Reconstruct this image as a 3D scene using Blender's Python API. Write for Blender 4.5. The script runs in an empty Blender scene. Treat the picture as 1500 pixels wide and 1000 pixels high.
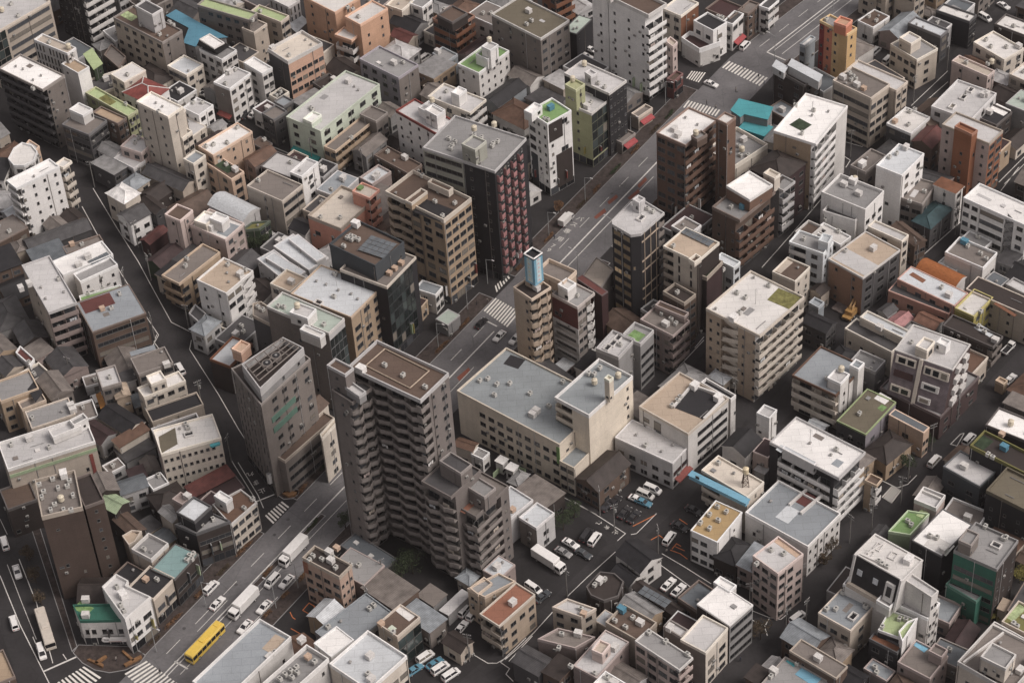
import bpy, math, random
from mathutils import Matrix, Vector
R = math.radians
scene = bpy.context.scene
col = scene.collection
# ---------------------------------------------------------------- camera, sky, sun, exposure
cd = bpy.data.cameras.new('camera'); cam = bpy.data.objects.new('camera', cd); col.objects.link(cam)
cd.sensor_width = 36.0; cd.lens = 79.9451; cd.clip_start = 1.0; cd.clip_end = 6000.0
cam.matrix_world = Matrix([[0.9974312, 0.0716312, 0.0, -0.0], [-0.0479307, 0.6674117, -0.7431448, -444.2450059], [-0.0532324, 0.7412358, 0.6691306, 400.0], [0.0, 0.0, 0.0, 1.0]])
scene.camera = cam
SUN_EL, SUN_AZ = R(50), R(112)          # azimuth of the veiled sun, clockwise from +Y
world = bpy.data.worlds.new('World'); scene.world = world; world.use_nodes = True
wn = world.node_tree; wn.nodes.clear()
wo = wn.nodes.new('ShaderNodeOutputWorld'); wb = wn.nodes.new('ShaderNodeBackground')
ws = wn.nodes.new('ShaderNodeTexSky'); ws.sky_type = 'NISHITA'; ws.sun_disc = False
ws.sun_elevation = SUN_EL; ws.sun_rotation = SUN_AZ; ws.dust_density = 4.0; ws.air_density = 1.2
wh = wn.nodes.new('ShaderNodeHueSaturation'); wh.inputs['Saturation'].default_value = 0.12
wn.links.new(ws.outputs[0], wh.inputs['Color'])
wm = wn.nodes.new('ShaderNodeVectorMath'); wm.operation = 'MULTIPLY'; wm.inputs[1].default_value = (1.05, .975, .955)   # warm-grey overcast
wn.links.new(wh.outputs[0], wm.inputs[0]); wn.links.new(wm.outputs[0], wb.inputs['Color'])
wb.inputs['Strength'].default_value = 0.135
wn.links.new(wb.outputs[0], wo.inputs['Surface'])
sd = bpy.data.lights.new('sun', 'SUN'); sd.energy = 2.5; sd.angle = R(24); sd.color = (1.0, 0.925, 0.855)
sun = bpy.data.objects.new('sun', sd); col.objects.link(sun)
sdir = Vector((math.sin(SUN_AZ) * math.cos(SUN_EL), math.cos(SUN_AZ) * math.cos(SUN_EL), math.sin(SUN_EL)))
sun.rotation_euler = sdir.to_track_quat('Z', 'Y').to_euler()
vs = scene.view_settings
vs.view_transform = 'Standard'; vs.look = 'None'; vs.exposure = -0.22; vs.gamma = 1.0; vs.use_curve_mapping = False
scene.cycles.max_bounces = 5; scene.cycles.diffuse_bounces = 3; scene.cycles.glossy_bounces = 2
scene.cycles.transmission_bounces = 2; scene.cycles.caustics_reflective = False; scene.cycles.caustics_refractive = False
rnd = random.Random(7)

# ---------------------------------------------------------------- materials
PAL = dict(white=(.75,.735,.72), offw=(.61,.59,.57), cream=(.56,.50,.43), cream2=(.63,.555,.455), beige=(.42,.36,.30), beige2=(.40,.35,.30),
 tan=(.38,.28,.19), tan2=(.42,.33,.25), taupe=(.19,.165,.15), taupe2=(.16,.14,.13), brown=(.115,.078,.06), brown_shaded=(.075,.052,.043), dkbrown=(.045,.035,.032),
 rbrown=(.16,.095,.068), pbrown=(.28,.165,.11), maroon=(.06,.03,.03), maroon2=(.13,.045,.04), maroon3=(.055,.033,.034), brick=(.07,.045,.045),
 orange=(.52,.31,.20), orange2=(.34,.11,.025), orange3=(.5,.22,.04), rust=(.2,.085,.045), rust2=(.22,.11,.075), rust3=(.14,.08,.055),
 rorange=(.27,.105,.05), terra=(.28,.12,.075), peach2=(.52,.37,.27), peach3=(.40,.28,.22), salmon=(.58,.36,.26), salmon2=(.5,.18,.1), salmon3=(.40,.22,.17),
 coral=(.55,.25,.18), pink=(.46,.37,.34), pink2=(.27,.215,.2), pinkred=(.36,.17,.17), pinkred2=(.42,.2,.2), mauve=(.19,.155,.17), lav=(.25,.23,.26),
 gray=(.26,.255,.255), lgray=(.47,.46,.46), dgray=(.075,.072,.075), char=(.028,.027,.030), slate=(.06,.068,.076), slate2=(.12,.135,.15),
 bgray=(.26,.285,.31), lbgray=(.51,.535,.56), sgray=(.24,.265,.28), mtaupe=(.18,.157,.147), mtaupe2=(.235,.208,.194), olivegray=(.32,.32,.275),
 mint=(.52,.58,.48), lmint=(.36,.42,.37), lime=(.33,.34,.19), green=(.17,.29,.10), lgreen=(.34,.42,.21), lgreen2=(.33,.42,.26), dgreen=(.03,.13,.095), dgreen2=(.035,.055,.03),
 olive=(.17,.16,.05), olive2=(.14,.12,.085), teal=(.02,.26,.25), teal2=(.05,.30,.34), dteal=(.04,.08,.09), tealgray=(.17,.27,.27), blue=(.08,.24,.34), sky=(.16,.38,.52),
 red=(.36,.06,.065), red2=(.24,.06,.05), dred=(.22,.03,.03), yellow=(.75,.5,.03), ylw=(.58,.38,.17), ylw2=(.62,.42,.2), mustard=(.34,.29,.07), ochre=(.38,.26,.12), tanp=(.42,.31,.17), gglass=(.11,.21,.165), pinkgray=(.34,.30,.28))
_mats = {}
def _base(name):
    m = bpy.data.materials.new(name); m.use_nodes = True
    nt = m.node_tree; b = nt.nodes['Principled BSDF']; return m, nt, b
def _coords(nt, sc=(1, 1, 1)):
    tc = nt.nodes.new('ShaderNodeTexCoord'); oi = nt.nodes.new('ShaderNodeObjectInfo')
    ad = nt.nodes.new('ShaderNodeVectorMath'); ad.operation = 'ADD'
    nt.links.new(tc.outputs['Object'], ad.inputs[0]); nt.links.new(oi.outputs['Location'], ad.inputs[1])
    mp = nt.nodes.new('ShaderNodeMapping'); mp.inputs['Scale'].default_value = sc
    nt.links.new(ad.outputs[0], mp.inputs['Vector']); return mp.outputs[0], oi, ad.outputs[0]
def _noise(nt, vec, scale, detail=3.0, rough=.55):
    n = nt.nodes.new('ShaderNodeTexNoise'); n.inputs['Scale'].default_value = scale
    n.inputs['Detail'].default_value = detail; n.inputs['Roughness'].default_value = rough
    nt.links.new(vec, n.inputs['Vector']); return n.outputs['Fac']
def _ramp(nt, fac, a, b, lo=0.3, hi=0.7):
    mr = nt.nodes.new('ShaderNodeMapRange'); mr.inputs[1].default_value = lo; mr.inputs[2].default_value = hi
    mr.inputs[3].default_value = a; mr.inputs[4].default_value = b
    nt.links.new(fac, mr.inputs[0]); return mr.outputs[0]
def _mul(nt, x, y):
    m = nt.nodes.new('ShaderNodeMath'); m.operation = 'MULTIPLY'
    for k, v in enumerate((x, y)):
        if isinstance(v, float): m.inputs[k].default_value = v
        else: nt.links.new(v, m.inputs[k])
    return m.outputs[0]
def _tint(nt, c, fac):
    mx = nt.nodes.new('ShaderNodeVectorMath'); mx.operation = 'SCALE'; mx.inputs[0].default_value = c
    nt.links.new(fac, mx.inputs['Scale']); return mx.outputs[0]
def mat(kind, c):
    key = (kind, c)
    if key in _mats: return _mats[key]
    rgb = PAL[c] if isinstance(c, str) else c
    lum = .3 * rgb[0] + .6 * rgb[1] + .1 * rgb[2]; rgb = tuple(x * .87 + lum * .13 for x in rgb)     # every colour mixed slightly towards grey
    m, nt, b = _base(kind + '_' + (c if isinstance(c, str) else 'x'))
    b.inputs['Roughness'].default_value = .85
    b.inputs['Specular IOR Level'].default_value = .25
    v, oi, raw = _coords(nt)
    if kind == 'wall':
        blot = _ramp(nt, _noise(nt, v, .22, 4), .9, 1.08)
        sv, _, _ = _coords(nt, (1.6, 1.6, .1)); streak = _ramp(nt, _noise(nt, sv, .5, 2, .5), .955, 1.02, .3, .6)
        fine = _ramp(nt, _noise(nt, v, 4.0, 3, .7), .84, 1.14)
        f = _mul(nt, _mul(nt, blot, streak), fine)
        sx = nt.nodes.new('ShaderNodeSeparateXYZ'); nt.links.new(raw, sx.inputs[0])
        mo = nt.nodes.new('ShaderNodeMath'); mo.operation = 'MODULO'; nt.links.new(sx.outputs[2], mo.inputs[0]); mo.inputs[1].default_value = 3.1
        ln = nt.nodes.new('ShaderNodeMath'); ln.operation = 'GREATER_THAN'; nt.links.new(mo.outputs[0], ln.inputs[0]); ln.inputs[1].default_value = .09
        f = _mul(nt, f, _ramp(nt, ln.outputs[0], .86, 1.0, 0, 1))
        f = _mul(nt, f, _ramp(nt, oi.outputs['Random'], .93, 1.07, 0, 1))
        nt.links.new(_tint(nt, rgb, f), b.inputs['Base Color'])
    elif kind == 'roof':
        a = _ramp(nt, _noise(nt, v, .14, 5, .6), .9, 1.07, .32, .68)
        d = _mul(nt, _ramp(nt, _noise(nt, v, 1.1, 8, .75), .72, 1.03, .3, .42), _ramp(nt, _noise(nt, v, 4.5, 3, .7), .88, 1.1))
        br = nt.nodes.new('ShaderNodeTexBrick'); br.inputs['Scale'].default_value = .12; br.inputs['Mortar Size'].default_value = .006
        br.inputs['Color1'].default_value = (1, 1, 1, 1); br.inputs['Color2'].default_value = (.94, .94, .94, 1); br.inputs['Mortar'].default_value = (.74, .74, .74, 1)
        nt.links.new(v, br.inputs['Vector'])
        f = _mul(nt, _mul(nt, a, d), br.outputs['Color'])
        f = _mul(nt, f, _ramp(nt, oi.outputs['Random'], .96, 1.14, 0, 1))
        nt.links.new(_tint(nt, rgb, f), b.inputs['Base Color']); b.inputs['Roughness'].default_value = .6
    elif kind == 'tile':
        a = _ramp(nt, _noise(nt, v, .5, 5, .65), .6, 1.25)
        wv = nt.nodes.new('ShaderNodeTexWave'); wv.inputs['Scale'].default_value = 1.1; wv.inputs['Distortion'].default_value = .4; wv.bands_direction = 'DIAGONAL'
        nt.links.new(v, wv.inputs['Vector'])
        f = _mul(nt, a, _ramp(nt, wv.outputs['Fac'], .82, 1.1, 0, 1))
        nt.links.new(_tint(nt, rgb, f), b.inputs['Base Color']); b.inputs['Roughness'].default_value = .55
        bp = nt.nodes.new('ShaderNodeBump'); bp.inputs['Strength'].default_value = .4; nt.links.new(wv.outputs['Fac'], bp.inputs['Height']); nt.links.new(bp.outputs[0], b.inputs['Normal'])
    elif kind == 'glass':
        # curtains, blinds and dark rooms behind the panes differ from window to window
        cr = nt.nodes.new('ShaderNodeValToRGB'); cr.color_ramp.interpolation = 'CONSTANT'
        e = cr.color_ramp.elements; e[0].color = (*[x * .7 for x in rgb], 1); e[1].position = .55; e[1].color = (*[x * 1.3 for x in rgb], 1)
        q = e.new(.8); q.color = (rgb[0] * 2.6 + .01, rgb[1] * 2.6 + .01, rgb[2] * 2.6 + .01, 1); q = e.new(.93); q.color = (.2, .18, .155, 1)
        nt.links.new(oi.outputs['Random'], cr.inputs[0]); nt.links.new(cr.outputs[0], b.inputs['Base Color'])
        b.inputs['Roughness'].default_value = .12; b.inputs['Specular IOR Level'].default_value = .5
    elif kind == 'paint':
        f = _ramp(nt, _noise(nt, v, 1.5, 4), .9, 1.06)
        nt.links.new(_tint(nt, rgb, f), b.inputs['Base Color']); b.inputs['Roughness'].default_value = .3
        b.inputs['Specular IOR Level'].default_value = .5; b.inputs['Coat Weight'].default_value = .3
    elif kind == 'metal':
        f = _ramp(nt, _noise(nt, v, 2.0, 4), .75, 1.1)
        nt.links.new(_tint(nt, rgb, f), b.inputs['Base Color']); b.inputs['Roughness'].default_value = .5
    elif kind == 'asphalt':
        a = _ramp(nt, _noise(nt, v, .09, 5, .6), .72, 1.25)
        d = _ramp(nt, _noise(nt, v, 1.3, 5, .7), .85, 1.15)
        vo = nt.nodes.new('ShaderNodeTexVoronoi'); vo.feature = 'DISTANCE_TO_EDGE'; vo.inputs['Scale'].default_value = .12; nt.links.new(v, vo.inputs['Vector'])
        f = _mul(nt, _mul(nt, a, d), _ramp(nt, vo.outputs['Distance'], .75, 1.0, 0, .012))
        nt.links.new(_tint(nt, rgb, f), b.inputs['Base Color']); b.inputs['Roughness'].default_value = .75
    elif kind == 'mark':
        f = _ramp(nt, _noise(nt, v, 2.2, 6, .75), .55, 1.0, .32, .5)
        nt.links.new(_tint(nt, rgb, f), b.inputs['Base Color'])
    elif kind == 'leaf':
        f = _ramp(nt, _noise(nt, v, 1.2, 4), .55, 1.5)
        nt.links.new(_tint(nt, rgb, f), b.inputs['Base Color'])
    elif kind == 'soil':
        f = _ramp(nt, _noise(nt, v, .7, 6, .75), .4, 1.6)
        nt.links.new(_tint(nt, rgb, f), b.inputs['Base Color']); b.inputs['Roughness'].default_value = .95
    elif kind == 'solar':
        nt.links.new(_tint(nt, rgb, _ramp(nt, _noise(nt, v, .6, 2), .8, 1.2)), b.inputs['Base Color']); b.inputs['Roughness'].default_value = .25
        b.inputs['Specular IOR Level'].default_value = .5
    _mats[key] = m
    return m

# ---------------------------------------------------------------- mesh helpers
class MB:
    def __init__(s): s.v = []; s.f = []; s.mi = []; s.mats = []
    def slot(s, m):
        if m not in s.mats: s.mats.append(m)
        return s.mats.index(m)
    def face(s, pts, m):
        k = len(s.v); s.v += [tuple(p) for p in pts]; s.f.append(tuple(range(k, k + len(pts)))); s.mi.append(s.slot(m))
    def prism(s, P, z0, z1, m, mt=None, bottom=False, top=True):
        n = len(P)
        for i in range(n):
            a, b = P[i], P[(i + 1) % n]
            s.face([(a[0], a[1], z0), (b[0], b[1], z0), (b[0], b[1], z1), (a[0], a[1], z1)], m)
        if top: s.face([(p[0], p[1], z1) for p in P], mt or m)
        if bottom: s.face([(p[0], p[1], z0) for p in reversed(P)], m)
    def box(s, x0, x1, y0, y1, z0, z1, m, mt=None):
        s.prism([(x0, y0), (x1, y0), (x1, y1), (x0, y1)], z0, z1, m, mt, True)
    def cyl(s, x, y, r, z0, z1, m, n=10, r2=None):
        r2 = r if r2 is None else r2
        A = [(x + r * math.cos(2 * math.pi * i / n), y + r * math.sin(2 * math.pi * i / n)) for i in range(n)]
        Bq = [(x + r2 * math.cos(2 * math.pi * i / n), y + r2 * math.sin(2 * math.pi * i / n)) for i in range(n)]
        for i in range(n):
            j = (i + 1) % n
            s.face([(*A[i], z0), (*A[j], z0), (*Bq[j], z1), (*Bq[i], z1)], m)
        s.face([(*p, z1) for p in Bq], m); s.face([(*p, z0) for p in reversed(A)], m)
    def bar(s, a, b, w, m):
        a = Vector(a); b = Vector(b); d = (b - a).normalized(); u = d.orthogonal().normalized() * w / 2; q = d.cross(u)
        c = [u + q, u - q, -u - q, -u + q]
        for i in range(4):
            j = (i + 1) % 4; s.face([a + c[j], a + c[i], b + c[i], b + c[j]], m)
        s.face([a + k for k in c], m); s.face([b + k for k in reversed(c)], m)
    def mesh(s, name):
        me = bpy.data.meshes.new(name); me.from_pydata(s.v, [], s.f)
        for m in s.mats: me.materials.append(m)
        me.polygons.foreach_set('material_index', s.mi); me.update(); return me
def add(name, me, parent=None, loc=(0, 0, 0), rz=0.0, sc=None):
    o = bpy.data.objects.new(name, me)
    if parent is not None: o.parent = parent
    o.location = loc
    if rz: o.rotation_euler = (0, 0, rz)
    if sc: o.scale = sc
    col.objects.link(o); return o
def build(mb, name, parent=None, loc=(0, 0, 0), rz=0.0): return add(name, mb.mesh(name), parent, loc, rz)
def tag(o, label, cat=None, group=None, kind=None):
    if label: o['label'] = label
    if cat: o['category'] = cat
    if group: o['group'] = group
    if kind: o['kind'] = kind
    return o
def empty(name, loc, rz=0.0): return add(name, None, None, loc, rz)
_cache = {}
def cached(key, fn):
    if key not in _cache: _cache[key] = fn()
    return _cache[key]
def lerp(a, b, t): return (a[0] + (b[0] - a[0]) * t, a[1] + (b[1] - a[1]) * t)
def offset(P, d):
    "offset a CCW polygon; d is one number or one per edge; positive is inwards"
    n = len(P); ds = d if isinstance(d, (list, tuple)) else [d] * n; L = []
    for i in range(n):
        a, b = P[i], P[(i + 1) % n]; l = math.hypot(b[0] - a[0], b[1] - a[1]) or 1e-6
        nx, ny = -(b[1] - a[1]) / l, (b[0] - a[0]) / l
        L.append((a[0] + nx * ds[i], a[1] + ny * ds[i], (b[0] - a[0]) / l, (b[1] - a[1]) / l))
    out = []
    for i in range(n):
        x1, y1, dx1, dy1 = L[i - 1]; x2, y2, dx2, dy2 = L[i]; den = dx1 * dy2 - dy1 * dx2
        if abs(den) < .05: out.append((x2, y2)); continue
        t = ((x2 - x1) * dy2 - (y2 - y1) * dx2) / den; out.append((x1 + dx1 * t, y1 + dy1 * t))
    return out

# ---------------------------------------------------------------- building parts (local: x along the wall, -y outwards, z up)
FRAME = (.13, .125, .12)
GL = (.022, .024, .028)
def m_window(w, h, n, fc, gc):
    def f():
        b = MB(); fm = mat('metal', fc); gm = mat('glass', gc); t = .07
        b.box(-w / 2, w / 2, -.05, .05, 0, t, fm); b.box(-w / 2, w / 2, -.05, .05, h - t, h, fm)
        for k in range(n + 1):
            x = -w / 2 + (w - t) * k / n; b.box(x, x + t, -.045, .04, t, h - t, fm)
        b.box(-w / 2 - .06, w / 2 + .06, -.12, .03, -.07, 0, fm)
        b.face([(-w / 2, -.012, t), (w / 2, -.012, t), (w / 2, -.012, h - t), (-w / 2, -.012, h - t)], gm)
        return b.mesh('window')
    return cached(('win', w, h, n, fc, gc), f)
def m_balcony(w, dep, c, wavy):
    def f():
        b = MB(); m = mat('wall', c); t = .13; lo, hi = -.34, 1.16
        if wavy:
            n = 8; fr = [(-w / 2 + w * i / n, -dep + .42 * math.cos(2 * math.pi * i / n) ** 3 - .1) for i in range(n + 1)]
        else: fr = [(-w / 2, -dep), (w / 2, -dep)]
        b.prism([*fr, (w / 2, .02), (-w / 2, .02)], lo + .04, -.04, m, bottom=True)
        for p, q in zip(fr, fr[1:]):
            b.prism([(p[0], p[1]), (q[0], q[1]), (q[0], q[1] + t), (p[0], p[1] + t)], lo, hi, m, bottom=True)
        x = -w / 2; b.box(x, x + .09, fr[0][1] + t, .02, -.04, 1.9, m)
        return b.mesh('balcony')
    return cached(('bal', w, dep, c, wavy), f)
def m_flight(w, dep, fh, c):
    def f():
        b = MB(); m = mat('wall', c); hgt = 1.15
        b.box(-w / 2, -w / 2 + w * .2, -dep, 0, -.2, -.02, m)
        for (xa, xb, za, zb, y0, y1) in ((-w / 2 + w * .1, w / 2, 0, fh * .5, -dep, -dep + .14), (w / 2, -w / 2 + w * .1, fh * .5, fh, -dep * .5, -dep * .5 + .14)):
            q = [(xa, za - .3), (xb, zb - .3), (xb, zb + hgt), (xa, za + hgt)]
            if xa > xb: q = [q[1], q[0], q[3], q[2]]
            f0 = [(x, y0, z) for x, z in q]; f1 = [(x, y1, z) for x, z in q]
            b.face(f0, m); b.face(f1[::-1], m)
            for i in range(4):
                j = (i + 1) % 4; b.face([f0[j], f0[i], f1[i], f1[j]], m)
        b.box(w / 2 - w * .18, w / 2, -dep, 0, fh * .5 - .2, fh * .5, m)
        return b.mesh('stair_flight')
    return cached(('flt', w, dep, fh, c), f)
q1 = lambda v, s=.1: round(round(v / s) * s, 3)
DEP = 1.45
def m_pipe(h, c):
    def f(): b = MB(); b.cyl(0, 0, .07, 0, h, mat('metal', c), 6); b.box(-.1, .1, -.1, .1, h, h + .2, mat('metal', c)); return b.mesh('downpipe')
    return cached(('pipe', h, c), f)
def m_laundry(c):
    def f():
        b = MB(); m = mat('wall', c)
        for x, h in ((-.8, .9), (-.2, .7), (.45, 1.0)): b.box(x, x + .5, -.03, .03, 1.0 - h, 1.0, m)
        b.bar((-1, 0, 1.02), (1.1, 0, 1.02), .04, mat('metal', 'gray')); return b.mesh('laundry')
    return cached(('lau', c), f)
def m_sign(w, h, c):
    def f(): b = MB(); b.box(-.12, .12, -w, 0, 0, h, mat('paint', c)); b.box(-.14, .14, -w - .03, .0, h, h + .06, mat('metal', 'gray')); return b.mesh('sign_board')
    return cached(('sgn', w, h, c), f)
def m_unit():
    def f(): b = MB(); b.box(-.4, .4, -.18, .16, 0, .6, mat('metal', (.33, .32, .3))); b.cyl(0, -.19, .01, .3, .31, mat('metal', 'char'), 6); b.box(-.3, .1, -.2, -.18, .1, .5, mat('metal', 'dgray')); return b.mesh('wall_unit')
    return cached('unit', f)
def seg_list(style):
    "'0.3:s1|b2' -> [(t0, t1, code, n)]"
    parts = style.split('|'); ws = []; cs = []
    for p in parts:
        if ':' in p: a, p = p.split(':'); ws.append(float(a))
        else: ws.append(None)
        cs.append(p)
    free = 1 - sum(w for w in ws if w); nn = ws.count(None)
    ws = [w if w else free / max(nn, 1) for w in ws]; tot = sum(ws); t = 0; out = []
    for w, c in zip(ws, cs):
        out.append((t, t + w / tot, c[0], int(c[1:]) if len(c) > 1 else 1)); t += w / tot
    return out
def facade(root, a, b, seg, z0, z1, fh, o, rs):
    t0, t1, code, n = seg
    if code == '-': return
    L = math.hypot(b[0] - a[0], b[1] - a[1]); ang = math.atan2(b[1] - a[1], b[0] - a[0]); W = L * (t1 - t0)
    dx, dy = (b[0] - a[0]) / L, (b[1] - a[1]) / L; nx, ny = dy, -dx
    nf = max(1, int((z1 - z0 - .35) / fh + .12))
    ins = DEP if code in 'bkvz' else 0
    fc = o.get('fc', FRAME); gc = o.get('glz', GL)
    if isinstance(gc, str): gc = PAL[gc]
    bc = o.get('bc', 'offw')
    def pos(s, z, out=0.0): return (a[0] + dx * s + nx * out, a[1] + dy * s + ny * out, z)
    s0 = L * t0; first = 0
    if W > 3 and z1 - z0 > 4 and code not in 'bvkzg':
        for k in range(1 + (W > 9)):
            if rs.random() < .7: add('downpipe', m_pipe(round(z1 - z0 - .4, 1), rs.choice(('gray', 'lgray', 'taupe'))), root, pos(s0 + W * rs.choice((.03, .97, .5, .3, .7)), z0 + .1, .1), ang)
        if rs.random() < .75:
            for k in range(rs.randint(1, 2 + int(W / 5))): add('wall_unit', m_unit(), root, pos(s0 + W * rs.uniform(.08, .92), z0 + fh * rs.randint(0, max(0, nf - 1)) + rs.choice((.2, 2.35)), .22), ang)
    if code == '_':
        for f in range(nf):
            for k in range(max(1, int(W / 4))):
                if rs.random() < .22: add('window', m_window(rs.choice((.6, .8, 1.1)), rs.choice((.6, .9, 1.1)), 1, fc, gc), root, pos(s0 + W * rs.choice((.15, .3, .5, .68, .85)), z0 + f * fh + 1.1), ang)
        return
    if o.get('sf') and z0 < .1 and W > 2.5:
        for k in range(1 + int(W / 8)): add('sign_board', m_sign(rs.choice((.7, .9)), rs.choice((1.6, 2.6, 3.4)), rs.choice(('offw', 'white', 'red2', 'slate', 'mustard', 'lgreen2', 'dgray'))), root, pos(s0 + W * rs.uniform(.05, .95), z0 + rs.uniform(2.9, 4.2)), ang)
        first = 1; k = max(1, int(W / 2.4)); w = q1(W / k - .15)
        for i in range(k): add('shop_window', m_window(w, 2.3, 2, (.07, .07, .07), GL), root, pos(s0 + W * (i + .5) / k, z0 + .25, -ins), ang)
    for f in range(first, nf):
        z = z0 + f * fh
        if code in 'wWst':
            ww, hh, sill = {'w': (1.75, 1.3, .9), 'W': (2.5, 1.5, .8), 's': (.85, .95, 1.1), 't': (.6, 2.1, .5)}[code]
            w = q1(min(ww, W / n * .82)); 
            if w < .35: continue
            for i in range(n):
                if rs.random() < .04: continue
                add('window', m_window(w, hh, 2 if w > 1.1 else 1, fc, gc), root, pos(s0 + W * (i + .5) / n, z + sill), ang)
        elif code == 'r':
            w = q1(W * .92); add('window_band', m_window(w, 1.35, max(2, int(w / 1.5)), fc, gc), root, pos(s0 + W / 2, z + .95), ang)
        elif code == 'g':
            w = q1(W / n - .06)
            for i in range(n): add('glass_panel', m_window(w, q1(fh - .25), 1, (.04, .045, .048), (.014, .02, .02)), root, pos(s0 + W * (i + .5) / n, z + .12), ang)
        elif code == 'B':
            w = q1(W / n * .4)
            for i in range(n):
                s = s0 + W * .86 * (i + .45) / n
                if f: add('balcony', m_balcony(w, .9, bc, False), root, pos(s, z - .2), ang)
                add('window', m_window(q1(w * .8), 1.9, 2, fc, GL), root, pos(s, z + .1), ang)
                add('window', m_window(.6, 1.1, 1, (.3, .3, .29), GL), root, pos(s0 + W * .86 * (i + .9) / n, z + .9), ang)
        elif code in 'bvk':
            k = n if code != 'k' else max(1, int(W / 3.4)); w = round(W / k, 3)
            for i in range(k):
                if f or o.get('ground_balcony'):
                    add('balcony', m_balcony(w, DEP, bc, code == 'v'), root, pos(s0 + W * (i + .5) / k, z, -DEP), ang)
                if rs.random() < (.08 if code == 'v' else .22): add('wall_unit', m_unit(), root, pos(s0 + W * (i + rs.uniform(.2, .8)) / k, z + .05, -DEP + .3), ang)
                if rs.random() < .07: add('laundry', m_laundry(rs.choice(('white', 'lbgray', 'pink', 'beige'))), root, pos(s0 + W * (i + .5) / k, z + .9, -.35), ang)
                if w > 1.4: add('window', m_window(q1(min(3.4, w * .8)), 2.0, 2, fc, GL), root, pos(s0 + W * (i + .5) / k, z + .08, -DEP), ang)
                else: add('window', m_window(q1(max(.4, w * .5)), 1.9, 1, fc, GL), root, pos(s0 + W * (i + .5) / k, z + .08, -DEP), ang)
        elif code == 'z':
            add('stair_flight', m_flight(round(W, 3), DEP, fh, bc), root, pos(s0 + W / 2, z, -DEP), ang)
def unpack(k):
    P, z0, z1, wall, roof, st, cl, o = k; st = st.split(';') if st else ['-'] * len(P)
    return P, z0, z1, 3.1, wall, roof, st, (cl or [None] * len(P)), o
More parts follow.
